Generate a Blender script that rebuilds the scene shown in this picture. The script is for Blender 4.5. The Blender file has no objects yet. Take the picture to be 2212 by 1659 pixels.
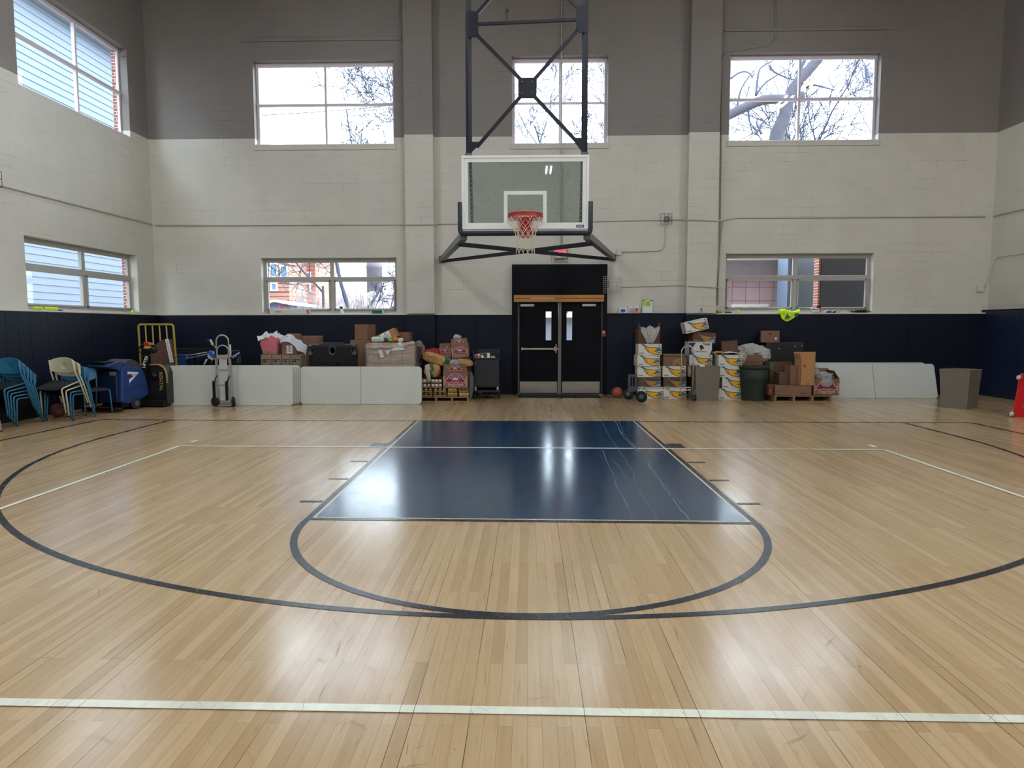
import bpy, bmesh, math, random
from math import sin, cos, pi, radians as RAD, sqrt, tan
from mathutils import Vector as V, Matrix, Euler, noise
random.seed(7)
SC = bpy.context.scene
COL = SC.collection
# ------------------------------------------------------------------ camera model
IW, IH = 2212, 1659
F, CX, CY, CZ, YAW, PIT, ROL = 1479.47, 0.0059, -11.1363, 1.5462, -0.0250, -0.0835, -0.0014
def _basis():
    f = V((sin(YAW)*cos(PIT), cos(YAW)*cos(PIT), sin(PIT)))
    r = V((cos(YAW), -sin(YAW), 0)); u = r.cross(f)
    return cos(ROL)*r+sin(ROL)*u, -sin(ROL)*r+cos(ROL)*u, f
RV, UV, FV = _basis(); CAMP = V((CX, CY, CZ))
cd = bpy.data.cameras.new('camera'); cam = bpy.data.objects.new('camera', cd); COL.objects.link(cam)
cd.sensor_fit = 'HORIZONTAL'; cd.sensor_width = 36; cd.lens = F/IW*36; cd.clip_end = 400
cam.matrix_world = Matrix(((RV.x, UV.x, -FV.x, CX), (RV.y, UV.y, -FV.y, CY), (RV.z, UV.z, -FV.z, CZ), (0, 0, 0, 1)))
SC.camera = cam
def ray(x, y): return (x-IW/2)/F*RV-(y-IH/2)/F*UV+FV
def aY(x, y, Y):
    d = ray(x, y); return CAMP+d*((Y-CY)/d.y)
def aZ(x, y, Z=0.0):
    d = ray(x, y); return CAMP+d*((Z-CZ)/d.z)
def aX(x, y, X):
    d = ray(x, y); return CAMP+d*((X-CX)/d.x)
# room
YW, XL, XR, YB, ZC = 4.585, -8.62, 10.30, -26.0, 9.75
ZP, ZW = 5.785, 1.845
# ------------------------------------------------------------------ materials
def lin(c):
    if isinstance(c, str):
        c = c.lstrip('#'); c = [int(c[i:i+2], 16)/255 for i in (0, 2, 4)]
        return tuple((x/12.92 if x <= .04045 else ((x+.055)/1.055)**2.4) for x in c)+(1,)
    return tuple(c)+(1,)
class NT:
    def __init__(s, m): s.t = m.node_tree; s.n = s.t.nodes; s.l = s.t.links
    def add(s, t, **k):
        n = s.n.new(t)
        for a, b in k.items():
            if a.startswith('i_'): n.inputs[a[2:].replace('_', ' ')].default_value = b
            else: setattr(n, a, b)
        return n
    def link(s, a, b): s.l.new(a, b)
MC = {}
def mat(name, c, rough=.6, metal=0., var=.08, nscale=6., bump=0., bscale=40., spec=.5, emit=None, es=0., coat=0.):
    if name in MC: return MC[name]
    m = bpy.data.materials.new(name); m.use_nodes = True; k = NT(m); b = k.n['Principled BSDF']
    c = lin(c)
    tc = k.add('ShaderNodeTexCoord')
    nz = k.add('ShaderNodeTexNoise', i_Scale=nscale, i_Detail=4.); k.link(tc.outputs['Object'], nz.inputs['Vector'])
    mx = k.add('ShaderNodeMix', data_type='RGBA'); k.link(nz.outputs['Fac'], mx.inputs['Factor'])
    mx.inputs['A'].default_value = tuple(x*(1-var) for x in c[:3])+(1,)
    mx.inputs['B'].default_value = tuple(min(1, x*(1+var)) for x in c[:3])+(1,)
    k.link(mx.outputs['Result'], b.inputs['Base Color'])
    b.inputs['Roughness'].default_value = rough; b.inputs['Metallic'].default_value = metal
    b.inputs['Specular IOR Level'].default_value = spec; b.inputs['Coat Weight'].default_value = coat
    if bump:
        n2 = k.add('ShaderNodeTexNoise', i_Scale=bscale, i_Detail=3.); k.link(tc.outputs['Object'], n2.inputs['Vector'])
        bp = k.add('ShaderNodeBump', i_Strength=bump, i_Distance=.02); k.link(n2.outputs['Fac'], bp.inputs['Height'])
        k.link(bp.outputs['Normal'], b.inputs['Normal'])
    if emit:
        b.inputs['Emission Color'].default_value = lin(emit); b.inputs['Emission Strength'].default_value = es
    MC[name] = m; return m
def clear_mat(name, tint, fac=.12, rough=.05, bump=0., bscale=20., milk=None, milkfac=.0, dust=0.):
    """thin transparent sheet: tinted transmission + glossy sheen (+ milky diffuse part)"""
    if name in MC: return MC[name]
    m = bpy.data.materials.new(name); m.use_nodes = True; k = NT(m); k.n.remove(k.n['Principled BSDF'])
    out = k.n['Material Output']
    tr = k.add('ShaderNodeBsdfTransparent'); tr.inputs['Color'].default_value = lin(tint)
    gl = k.add('ShaderNodeBsdfGlossy', i_Roughness=rough)
    lw = k.add('ShaderNodeFresnel', i_IOR=1.45)
    geo = k.add('ShaderNodeNewGeometry'); fb0 = k.add('ShaderNodeMath', operation='SUBTRACT'); fb0.inputs[0].default_value = 1; k.link(geo.outputs['Backfacing'], fb0.inputs[1])
    fm0 = k.add('ShaderNodeMath', operation='MULTIPLY'); k.link(lw.outputs[0], fm0.inputs[0]); k.link(fb0.outputs[0], fm0.inputs[1])
    ma = k.add('ShaderNodeMath', operation='ADD'); k.link(fm0.outputs[0], ma.inputs[0]); ma.inputs[1].default_value = fac
    mc = k.add('ShaderNodeMath', operation='MINIMUM'); k.link(ma.outputs[0], mc.inputs[0]); mc.inputs[1].default_value = 1.
    mx = k.add('ShaderNodeMixShader'); k.link(mc.outputs[0], mx.inputs[0]); k.link(tr.outputs[0], mx.inputs[1]); k.link(gl.outputs[0], mx.inputs[2])
    last = mx
    tc = k.add('ShaderNodeTexCoord')
    if bump:
        n2 = k.add('ShaderNodeTexNoise', i_Scale=bscale, i_Detail=3.); k.link(tc.outputs['Object'], n2.inputs['Vector'])
        bp = k.add('ShaderNodeBump', i_Strength=bump, i_Distance=.03); k.link(n2.outputs['Fac'], bp.inputs['Height'])
        k.link(bp.outputs['Normal'], gl.inputs['Normal'])
    if milk:
        df = k.add('ShaderNodeBsdfDiffuse'); df.inputs['Color'].default_value = lin(milk)
        mm = k.add('ShaderNodeMixShader'); mm.inputs[0].default_value = milkfac
        if dust:
            n3 = k.add('ShaderNodeTexNoise', i_Scale=7., i_Detail=6., i_Roughness=.8); k.link(tc.outputs['Object'], n3.inputs['Vector'])
            mr = k.add('ShaderNodeMapRange'); k.link(n3.outputs['Fac'], mr.inputs[0])
            mr.inputs[1].default_value = .55; mr.inputs[2].default_value = .8; mr.inputs[3].default_value = milkfac; mr.inputs[4].default_value = milkfac+dust
            k.link(mr.outputs[0], mm.inputs[0])
        k.link(mx.outputs[0], mm.inputs[1]); k.link(df.outputs[0], mm.inputs[2]); last = mm
    k.link(last.outputs[0], out.inputs['Surface'])
    MC[name] = m; return m
def brickmat(name, c1, c2, mortar, bw, bh, ms, swap, rough=.6, bump=.3, offset=.5, var=None, zsplit=None, top=None, grime=.0):
    """brick / block / plank pattern.  swap: which object axes run along / across the courses, e.g. 'XZ'"""
    if name in MC: return MC[name]
    m = bpy.data.materials.new(name); m.use_nodes = True; k = NT(m); b = k.n['Principled BSDF']
    tc = k.add('ShaderNodeTexCoord'); sp = k.add('ShaderNodeSeparateXYZ'); k.link(tc.outputs['Object'], sp.inputs[0])
    cb = k.add('ShaderNodeCombineXYZ'); k.link(sp.outputs[swap[0]], cb.inputs[0]); k.link(sp.outputs[swap[1]], cb.inputs[1])
    br = k.add('ShaderNodeTexBrick', offset=offset); br.inputs['Scale'].default_value = 1.
    br.inputs['Color1'].default_value = lin(c1); br.inputs['Color2'].default_value = lin(c2); br.inputs['Mortar'].default_value = lin(mortar)
    br.inputs['Mortar Size'].default_value = ms; br.inputs['Brick Width'].default_value = bw; br.inputs['Row Height'].default_value = bh
    br.inputs['Mortar Smooth'].default_value = .3
    wv = k.add('ShaderNodeTexNoise', i_Scale=2.2, i_Detail=4.); k.link(tc.outputs['Object'], wv.inputs['Vector'])
    vm = k.add('ShaderNodeVectorMath', operation='MULTIPLY_ADD'); k.link(wv.outputs['Color'], vm.inputs[0]); vm.inputs[1].default_value = (.0, .022 if grime else 0., 0); k.link(cb.outputs[0], vm.inputs[2])
    k.link(vm.outputs[0], br.inputs['Vector'])
    col = br.outputs['Color']
    jn = k.add('ShaderNodeTexNoise', i_Scale=1.1, i_Detail=5., i_Roughness=.7); k.link(tc.outputs['Object'], jn.inputs['Vector'])
    jr = k.add('ShaderNodeMapRange'); k.link(jn.outputs['Fac'], jr.inputs[0]); jr.inputs[1].default_value = .51; jr.inputs[2].default_value = .62; jr.inputs[3].default_value = 0.; jr.inputs[4].default_value = .75 if grime else 0.
    jm = k.add('ShaderNodeMath', operation='MULTIPLY'); k.link(br.outputs['Fac'], jm.inputs[0]); k.link(jr.outputs[0], jm.inputs[1])
    jx = k.add('ShaderNodeMix', data_type='RGBA', blend_type='MULTIPLY'); k.link(jm.outputs[0], jx.inputs['Factor']); k.link(col, jx.inputs['A']); jx.inputs['B'].default_value = (.35, .33, .31, 1); col = jx.outputs['Result']
    nz = k.add('ShaderNodeTexNoise', i_Scale=1.3, i_Detail=7., i_Roughness=.65); k.link(tc.outputs['Object'], nz.inputs['Vector'])
    if zsplit is not None:
        gt = k.add('ShaderNodeMath', operation='GREATER_THAN'); gt.inputs[1].default_value = zsplit
        k.link(sp.outputs['Z'], gt.inputs[0])
        mm = k.add('ShaderNodeMix', data_type='RGBA', blend_type='MULTIPLY'); k.link(gt.outputs[0], mm.inputs['Factor'])
        k.link(col, mm.inputs['A']); mm.inputs['B'].default_value = lin(top); col = mm.outputs['Result']
    mr = k.add('ShaderNodeMapRange'); k.link(nz.outputs['Fac'], mr.inputs[0]); mr.inputs[1].default_value = .3; mr.inputs[2].default_value = .7
    mr.inputs[3].default_value = 1-grime; mr.inputs[4].default_value = 1.
    m3 = k.add('ShaderNodeMix', data_type='RGBA', blend_type='MULTIPLY'); m3.inputs['Factor'].default_value = 1
    k.link(col, m3.inputs['A']); k.link(mr.outputs[0], m3.inputs['B'])
    # sparse dark flecks of chipped paint along the courses
    n5 = k.add('ShaderNodeTexNoise', i_Scale=1.9, i_Detail=9., i_Roughness=.75)
    mp = k.add('ShaderNodeMapping'); mp.inputs['Scale'].default_value = (1., 1., 3.5) if 'Z' in swap else (1, 1, 1)
    k.link(tc.outputs['Object'], mp.inputs[0]); k.link(mp.outputs[0], n5.inputs['Vector'])
    m5 = k.add('ShaderNodeMapRange'); k.link(n5.outputs['Fac'], m5.inputs[0]); m5.inputs[1].default_value = .665; m5.inputs[2].default_value = .70
    m5.inputs[3].default_value = 1.; m5.inputs[4].default_value = .45 if grime else 1.
    m6 = k.add('ShaderNodeMix', data_type='RGBA', blend_type='MULTIPLY'); m6.inputs['Factor'].default_value = 1
    k.link(m3.outputs['Result'], m6.inputs['A']); k.link(m5.outputs[0], m6.inputs['B'])
    k.link(m6.outputs['Result'], b.inputs['Base Color']); b.inputs['Roughness'].default_value = rough
    if bump:
        inv = k.add('ShaderNodeMath', operation='SUBTRACT'); inv.inputs[0].default_value = 1; k.link(br.outputs['Fac'], inv.inputs[1])
        n2 = k.add('ShaderNodeTexNoise', i_Scale=14., i_Detail=5.); k.link(tc.outputs['Object'], n2.inputs['Vector'])
        ad = k.add('ShaderNodeMath', operation='MULTIPLY_ADD'); k.link(n2.outputs['Fac'], ad.inputs[0]); ad.inputs[1].default_value = .5; k.link(inv.outputs[0], ad.inputs[2])
        bp = k.add('ShaderNodeBump', i_Strength=bump, i_Distance=.01); k.link(ad.outputs[0], bp.inputs['Height']); k.link(bp.outputs['Normal'], b.inputs['Normal'])
    MC[name] = m; return m
def plank_mat(name, c1, c2, gap, tint=None, tintfac=0., rough=.20, blotch='#8a6a4a', coat=.12):
    """narrow floor boards running along Y, with grain, worn varnish and open joints"""
    m = bpy.data.materials.new(name); m.use_nodes = True; k = NT(m); b = k.n['Principled BSDF']
    tc = k.add('ShaderNodeTexCoord'); sp = k.add('ShaderNodeSeparateXYZ'); k.link(tc.outputs['Object'], sp.inputs[0])
    cb = k.add('ShaderNodeCombineXYZ'); k.link(sp.outputs['Y'], cb.inputs[0]); k.link(sp.outputs['X'], cb.inputs[1])
    def brick(w, h, ms, a, bb, mo, off, smooth=.1):
        br = k.add('ShaderNodeTexBrick', offset=off, squash=1.); br.inputs['Scale'].default_value = 1.
        br.inputs['Color1'].default_value = a; br.inputs['Color2'].default_value = bb; br.inputs['Mortar'].default_value = mo
        br.inputs['Mortar Size'].default_value = ms; br.inputs['Brick Width'].default_value = w; br.inputs['Row Height'].default_value = h
        br.inputs['Mortar Smooth'].default_value = smooth; k.link(cb.outputs[0], br.inputs['Vector']); return br
    b1 = brick(1.35, .0572, .0006, lin(c1), lin(c2), lin(gap), .37)
    # seams that have opened every few boards
    b2 = brick(40., .2288, .0016, (1, 1, 1, 1), (1, 1, 1, 1), (0, 0, 0, 1), .0)
    b3 = brick(3.1, .0572, .0014, (1, 1, 1, 1), (1, 1, 1, 1), (0, 0, 0, 1), .61)
    ns = k.add('ShaderNodeTexNoise', i_Scale=1., i_Detail=2.); mps = k.add('ShaderNodeMapping'); mps.inputs['Scale'].default_value = (5., .35, 1)
    k.link(tc.outputs['Object'], mps.inputs[0]); k.link(mps.outputs[0], ns.inputs['Vector'])
    def thr(src, lo, hi, a=0., bb=1.):
        r = k.add('ShaderNodeMapRange'); k.link(src, r.inputs[0]); r.inputs[1].default_value = lo; r.inputs[2].default_value = hi
        r.inputs[3].default_value = a; r.inputs[4].default_value = bb; return r.outputs[0]
    def mul(a, f):
        x = k.add('ShaderNodeMath', operation='MULTIPLY'); k.link(a, x.inputs[0])
        if isinstance(f, float): x.inputs[1].default_value = f
        else: k.link(f, x.inputs[1])
        return x.outputs[0]
    s2 = mul(b2.outputs['Fac'], thr(ns.outputs['Fac'], .50, .56)); s3 = mul(b3.outputs['Fac'], thr(ns.outputs['Fac'], .58, .66))
    seam = k.add('ShaderNodeMath', operation='MAXIMUM'); k.link(s2, seam.inputs[0]); k.link(s3, seam.inputs[1])
    seamo = mul(seam.outputs[0], .85)
    # grain
    mg = k.add('ShaderNodeMapping'); mg.inputs['Scale'].default_value = (60, 2.2, 1); k.link(tc.outputs['Object'], mg.inputs[0])
    gr = k.add('ShaderNodeTexNoise', i_Scale=1., i_Detail=5., i_Roughness=.6); k.link(mg.outputs[0], gr.inputs['Vector'])
    mp2 = k.add('ShaderNodeMapping'); mp2.inputs['Scale'].default_value = (2.2, .55, 1); k.link(tc.outputs['Object'], mp2.inputs[0])
    bl = k.add('ShaderNodeTexNoise', i_Scale=1., i_Detail=6., i_Roughness=.7); k.link(mp2.outputs[0], bl.inputs['Vector'])
    mx = k.add('ShaderNodeMix', data_type='RGBA', blend_type='MULTIPLY'); k.link(b1.outputs['Color'], mx.inputs['A'])
    mx.inputs['B'].default_value = (.84, .78, .72, 1); k.link(thr(gr.outputs['Fac'], .42, .72, 0, .6), mx.inputs['Factor'])
    m2 = k.add('ShaderNodeMix', data_type='RGBA'); k.link(mx.outputs['Result'], m2.inputs['A']); m2.inputs['B'].default_value = lin(blotch)
    k.link(thr(bl.outputs['Fac'], .54, .85, 0, .4), m2.inputs['Factor'])
    # short dark grain dashes
    mp3 = k.add('ShaderNodeMapping'); mp3.inputs['Scale'].default_value = (34, 3.2, 1); k.link(tc.outputs['Object'], mp3.inputs[0])
    da = k.add('ShaderNodeTexNoise', i_Scale=1., i_Detail=2.); k.link(mp3.outputs[0], da.inputs['Vector'])
    m3 = k.add('ShaderNodeMix', data_type='RGBA'); k.link(m2.outputs['Result'], m3.inputs['A']); m3.inputs['B'].default_value = lin('#6b4a30')
    k.link(thr(da.outputs['Fac'], .66, .76, 0, .32), m3.inputs['Factor'])
    col = m3.outputs['Result']
    if tint:
        m4 = k.add('ShaderNodeMix', data_type='RGBA'); m4.inputs['Factor'].default_value = tintfac; k.link(col, m4.inputs['A']); m4.inputs['B'].default_value = lin(tint)
        m5 = k.add('ShaderNodeMix', data_type='RGBA', blend_type='MULTIPLY'); m5.inputs['Factor'].default_value = 1.
        k.link(m4.outputs['Result'], m5.inputs['A']); k.link(thr(bl.outputs['Fac'], .35, .7, .8, 1.2), m5.inputs['B']); col = m5.outputs['Result']
    m6 = k.add('ShaderNodeMix', data_type='RGBA'); k.link(col, m6.inputs['A']); m6.inputs['B'].default_value = lin('#2a1c12'); k.link(seamo, m6.inputs['Factor'])
    k.link(m6.outputs['Result'], b.inputs['Base Color'])
    mp7 = k.add('ShaderNodeMapping'); mp7.inputs['Scale'].default_value = (5, 1.6, 1); k.link(tc.outputs['Object'], mp7.inputs[0])
    rn = k.add('ShaderNodeTexNoise', i_Scale=1., i_Detail=8., i_Roughness=.75); k.link(mp7.outputs[0], rn.inputs['Vector'])
    mp8 = k.add('ShaderNodeMapping'); mp8.inputs['Scale'].default_value = (13, 4, 1); mp8.inputs['Rotation'].default_value = (0, 0, .5); k.link(tc.outputs['Object'], mp8.inputs[0])
    sn = k.add('ShaderNodeTexNoise', i_Scale=1., i_Detail=3., i_Distortion=2.2); k.link(mp8.outputs[0], sn.inputs['Vector'])
    sa = k.add('ShaderNodeMath', operation='SUBTRACT'); k.link(sn.outputs['Fac'], sa.inputs[0]); sa.inputs[1].default_value = .5
    sb = k.add('ShaderNodeMath', operation='ABSOLUTE'); k.link(sa.outputs[0], sb.inputs[0])
    scr = thr(sb.outputs[0], .0, .010, .035, 0.)
    rs_ = k.add('ShaderNodeMath', operation='ADD'); k.link(thr(rn.outputs['Fac'], .3, .7, rough-.03, rough+.05), rs_.inputs[0]); k.link(scr, rs_.inputs[1])
    k.link(rs_.outputs[0], b.inputs['Roughness'])
    b.inputs['Specular IOR Level'].default_value = .5; b.inputs['Coat Weight'].default_value = coat; b.inputs['Coat Roughness'].default_value = .16
    inv = k.add('ShaderNodeMath', operation='SUBTRACT'); inv.inputs[0].default_value = 1; k.link(seam.outputs[0], inv.inputs[1])
    ad = k.add('ShaderNodeMath', operation='MULTIPLY_ADD'); k.link(bl.outputs['Fac'], ad.inputs[0]); ad.inputs[1].default_value = .15; k.link(inv.outputs[0], ad.inputs[2])
    bp = k.add('ShaderNodeBump', i_Strength=.12, i_Distance=.004); k.link(ad.outputs[0], bp.inputs['Height']); k.link(bp.outputs['Normal'], b.inputs['Normal'])
    return m
# ------------------------------------------------------------------ mesh builder
class MB:
    def __init__(s, T=None, off=None):
        s.v = []; s.f = []; s.m = []; s.s = []; s.M = None
        s.off = V(T.location) if T is not None else (V(off) if off is not None else V((0, 0, 0)))
    def p(s, co):
        co = V(co)
        if s.M is not None: co = s.M @ co
        s.v.append(co-s.off); return len(s.v)-1
    def face(s, idx, m=0, sm=False): s.f.append(tuple(idx)); s.m.append(m); s.s.append(sm)
    def poly(s, pts, m=0, sm=False): s.face([s.p(q) for q in pts], m, sm)
    def box(s, a, b, m=0):
        x0, y0, z0 = a; x1, y1, z1 = b
        i = [s.p(c) for c in ((x0,y0,z0),(x1,y0,z0),(x1,y1,z0),(x0,y1,z0),(x0,y0,z1),(x1,y0,z1),(x1,y1,z1),(x0,y1,z1))]
        for q in ((0,3,2,1),(4,5,6,7),(0,1,5,4),(1,2,6,5),(2,3,7,6),(3,0,4,7)): s.face([i[j] for j in q], m)
    def bm(s, bmx, m=0, sm=False):
        base = len(s.v)
        for vv in bmx.verts: s.p(vv.co)
        for ff in bmx.faces: s.face([base+vv.index for vv in ff.verts], m, sm)
        bmx.free()
    def rbox(s, a, b, r=.01, m=0, seg=2, sm=False):
        a, b = V(a), V(b); bb = bmesh.new(); bmesh.ops.create_cube(bb, size=1)
        for vv in bb.verts: vv.co = V(((a[i]+b[i])/2+vv.co[i]*(b[i]-a[i]) for i in range(3)))
        bmesh.ops.bevel(bb, geom=list(bb.edges), offset=r, segments=seg, affect='EDGES', profile=.5)
        bb.verts.index_update(); s.bm(bb, m, sm)
    def tube(s, pts, r, n=8, m=0, closed=False, caps=True, r1=None):
        pts = [V(q) for q in pts]; N = len(pts); rings = []
        up = None
        for i in range(N):
            if closed: d = pts[(i+1) % N]-pts[i-1]
            else: d = pts[min(i+1, N-1)]-pts[max(i-1, 0)]
            if d.length < 1e-9: d = V((0, 0, 1))
            d.normalize()
            if up is None:
                up = V((0, 0, 1)) if abs(d.z) < .9 else V((1, 0, 0))
            x = d.cross(up)
            if x.length < 1e-4: x = d.orthogonal()
            x.normalize(); up = x.cross(d).normalized()
            rr = r if r1 is None else r+(r1-r)*i/(N-1)
            rings.append([s.p(pts[i]+x*(cos(2*pi*j/n)*rr)+up*(sin(2*pi*j/n)*rr)) for j in range(n)])
        for i in range(N if closed else N-1):
            A, B = rings[i], rings[(i+1) % N]
            for j in range(n): s.face((A[j], A[(j+1) % n], B[(j+1) % n], B[j]), m, True)
        if caps and not closed: s.face(rings[0][::-1], m); s.face(rings[-1], m)
    def bar(s, p0, p1, w, h, m=0, up=(0, 0, 1)):
        p0, p1 = V(p0), V(p1); d = (p1-p0).normalized(); x = d.cross(V(up))
        if x.length < 1e-4: x = d.orthogonal()
        x.normalize(); u = x.cross(d)
        A = [s.p(p0+x*a*w/2+u*b*h/2) for a, b in ((-1,-1),(1,-1),(1,1),(-1,1))]
        B = [s.p(p1+x*a*w/2+u*b*h/2) for a, b in ((-1,-1),(1,-1),(1,1),(-1,1))]
        for j in range(4): s.face((A[j], A[(j+1) % 4], B[(j+1) % 4], B[j]), m)
        s.face(A[::-1], m); s.face(B, m)
    def cyl(s, p0, p1, r0, r1=None, n=16, m=0, sm=True):
        r1 = r0 if r1 is None else r1; p0, p1 = V(p0), V(p1); d = (p1-p0).normalized(); x = d.orthogonal().normalized(); u = d.cross(x)
        A = [s.p(p0+(x*cos(2*pi*j/n)+u*sin(2*pi*j/n))*r0) for j in range(n)]; B = [s.p(p1+(x*cos(2*pi*j/n)+u*sin(2*pi*j/n))*r1) for j in range(n)]
        for j in range(n): s.face((A[j], A[(j+1) % n], B[(j+1) % n], B[j]), m, sm)
        s.face(A[::-1], m); s.face(B, m)
    def lathe(s, prof, c=(0, 0, 0), ax='z', n=24, m=0, sm=True):
        rings = []
        for r, h in prof:
            ring = []
            for j in range(n):
                a = 2*pi*j/n; q = (cos(a)*r, sin(a)*r, h)
                if ax == 'y': q = (q[0], q[2], q[1])
                if ax == 'x': q = (q[2], q[0], q[1])
                ring.append(s.p(V(c)+V(q)))
            rings.append(ring)
        for A, B in zip(rings, rings[1:]):
            for j in range(n): s.face((A[j], A[(j+1) % n], B[(j+1) % n], B[j]), m, sm)
        if prof[0][0] > 1e-4: s.face(rings[0][::-1], m)
        if prof[-1][0] > 1e-4: s.face(rings[-1], m)
    def prism(s, pts, fn, d0, d1, m=0, sides=True, sm=False):
        """pts 2-D polygon, fn(a,b,d)->3-D"""
        A = [s.p(fn(a, b, d0)) for a, b in pts]; B = [s.p(fn(a, b, d1)) for a, b in pts]; n = len(pts)
        s.face(A[::-1], m); s.face(B, m)
        if sides:
            for j in range(n): s.face((A[j], A[(j+1) % n], B[(j+1) % n], B[j]), m, sm)
    def sphere(s, c, r, m=0, sub=3, sc=(1, 1, 1), disp=0., seed=0, freq=3., flat=None, sq=1., crease=0.):
        bb = bmesh.new(); bmesh.ops.create_icosphere(bb, subdivisions=sub, radius=1)
        for vv in bb.verts:
            q = vv.co.copy()
            if sq != 1: q = V([math.copysign(abs(c_)**sq, c_) for c_ in q])*.88
            if crease: q *= 1+crease*.35*noise.noise(V((q.x*7+seed, q.y*7, q.z*2.2)))+crease*.2*noise.noise(V((q.x*3, q.y*14, q.z*9+seed)))
            if disp: q *= 1+disp*noise.fractal(q*freq+V((seed*7.1, seed*3.3, 0)), .8, 2., 4)
            q = V((q.x*sc[0]*r, q.y*sc[1]*r, q.z*sc[2]*r))
            if flat is not None: q.z = max(q.z, flat)
            vv.co = q+V(c)
        bb.verts.index_update(); s.bm(bb, m, True)
    def sheet(s, fn, nu, nv, m=0, sm=True, thick=0.):
        g = [[s.p(fn(i/nu, j/nv)) for j in range(nv+1)] for i in range(nu+1)]
        for i in range(nu):
            for j in range(nv): s.face((g[i][j], g[i+1][j], g[i+1][j+1], g[i][j+1]), m, sm)
    def text(s, st, size, fn, m=0, center=True, shear=0.):
        vs, fs, wd = text_geo(st)
        b = len(s.v); ox = -wd/2 if center else 0
        for x, y in vs: s.p(fn((x+ox+shear*y)*size, y*size))
        for f in fs: s.face([b+i for i in f], m)
    def build(s, name, mats, parent=None, loc=None, recalc=False):
        me = bpy.data.meshes.new(name); me.from_pydata([tuple(q) for q in s.v], [], s.f)
        if not isinstance(mats, (list, tuple)): mats = [mats]
        for q in mats: me.materials.append(q)
        me.polygons.foreach_set('material_index', s.m); me.polygons.foreach_set('use_smooth', s.s); me.update()
        if recalc:
            bb = bmesh.new(); bb.from_mesh(me); bmesh.ops.recalc_face_normals(bb, faces=bb.faces); bb.to_mesh(me); bb.free()
        o = bpy.data.objects.new(name, me); COL.objects.link(o)
        if parent is not None: o.parent = parent
        elif loc is not None: o.location = loc
        elif s.off.length > 0: o.location = s.off
        return o
_TG = {}
def text_geo(st):
    if st in _TG: return _TG[st]
    cu = bpy.data.curves.new('lettering', 'FONT'); cu.body = st; cu.size = 1.; cu.resolution_u = 2; cu.offset = .012
    ob = bpy.data.objects.new('lettering', cu); me = bpy.data.meshes.new_from_object(ob)
    vs = [(q.co.x, q.co.y) for q in me.vertices]; fs = [tuple(p.vertices) for p in me.polygons]
    wd = max([x for x, y in vs]+[0.]); bpy.data.objects.remove(ob); bpy.data.curves.remove(cu); bpy.data.meshes.remove(me)
    _TG[st] = (vs, fs, wd); return _TG[st]
def tag(o, label, cat, group=None, kind=None):
    o['label'] = label; o['category'] = cat
    if group: o['group'] = group
    if kind: o['kind'] = kind
    return o
def thing(name, label, cat, loc=(0, 0, 0), rz=0., group=None, rot=None):
    o = bpy.data.objects.new(name, None); COL.objects.link(o); o.location = loc; o.empty_display_size = .1
    o.rotation_euler = rot if rot else (0, 0, rz)
    return tag(o, label, cat, group)
def struct(o): o['kind'] = 'structure'; return o
def dup(root, loc=None, rot=None, label=None, parent=None):
    r = root.copy(); COL.objects.link(r)
    if parent is not None: r.parent = parent
    if loc is not None: r.location = loc
    if rot is not None: r.rotation_euler = rot
    if label: r['label'] = label
    for ch in list(root.children): dup(ch, parent=r)
    return r
def circ(cx, cy, r, n=20, a0=0., a1=2*pi, ry=None):
    ry = r if ry is None else ry
    return [(cx+cos(a0+(a1-a0)*i/n)*r, cy+sin(a0+(a1-a0)*i/n)*ry) for i in range(n+(0 if abs(a1-a0-2*pi) < 1e-6 else 1))]
def arc3(pts, r, n=5):
    """polyline with rounded corners"""
    pts = [V(q) for q in pts]; out = [pts[0]]
    for i in range(1, len(pts)-1):
        a, b, c = pts[i-1], pts[i], pts[i+1]; d1 = (a-b); d2 = (c-b); rr = min(r, d1.length*.49, d2.length*.49)
        p0 = b+d1.normalized()*rr; p1 = b+d2.normalized()*rr
        for k in range(n+1):
            t = k/n; out.append(p0*(1-t)**2+b*2*t*(1-t)+p1*t*t)
    out.append(pts[-1]); return out
# ------------------------------------------------------------------ palette
M_WALL = brickmat('painted_block', '#d1cec2', '#cfccc0', '#cac7ba', .60, .2, .0030, 'XZ', rough=.55, bump=.14, zsplit=ZP, top='#a29c9f', grime=.10)
M_WALLY = brickmat('painted_block_side', '#d1cec2', '#cfccc0', '#cac7ba', .60, .2, .0030, 'YZ', rough=.55, bump=.14, zsplit=ZP, top='#a29c9f', grime=.10)
M_BRICK = brickmat('red_brick', '#98594a', '#86493c', '#d8d0c6', .2, .068, .006, 'XZ', rough=.8, bump=.4)
M_BRICKY = brickmat('red_brick_side', '#98594a', '#86493c', '#d8d0c6', .2, .068, .006, 'YZ', rough=.8, bump=.4)
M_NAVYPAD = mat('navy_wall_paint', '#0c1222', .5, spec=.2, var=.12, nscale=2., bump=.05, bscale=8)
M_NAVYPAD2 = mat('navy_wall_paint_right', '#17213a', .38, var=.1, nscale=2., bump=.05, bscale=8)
M_CREAM = mat('cream_paint', '#cfccc0', .5, var=.06, bump=.1, bscale=60)
M_DOOR = mat('black_door_paint', '#05070d', .5, spec=.12, var=.15)
M_ALU = mat('aluminium', '#b9b9b4', .38, metal=.85, var=.1)
M_STEEL = mat('brushed_steel', '#a9a39a', .32, metal=.9, var=.15, nscale=12)
M_CHROME = mat('chrome', '#d8d8d8', .15, metal=1.)
M_FRAMEP = mat('window_frame_paint', '#a9a6a0', .5, var=.1)
M_FRAMEW = mat('window_frame_mauve', '#d2c8d0', .5, var=.1)
M_GLASS = clear_mat('window_glass', '#f4fbff', fac=.0, rough=.02)
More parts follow.
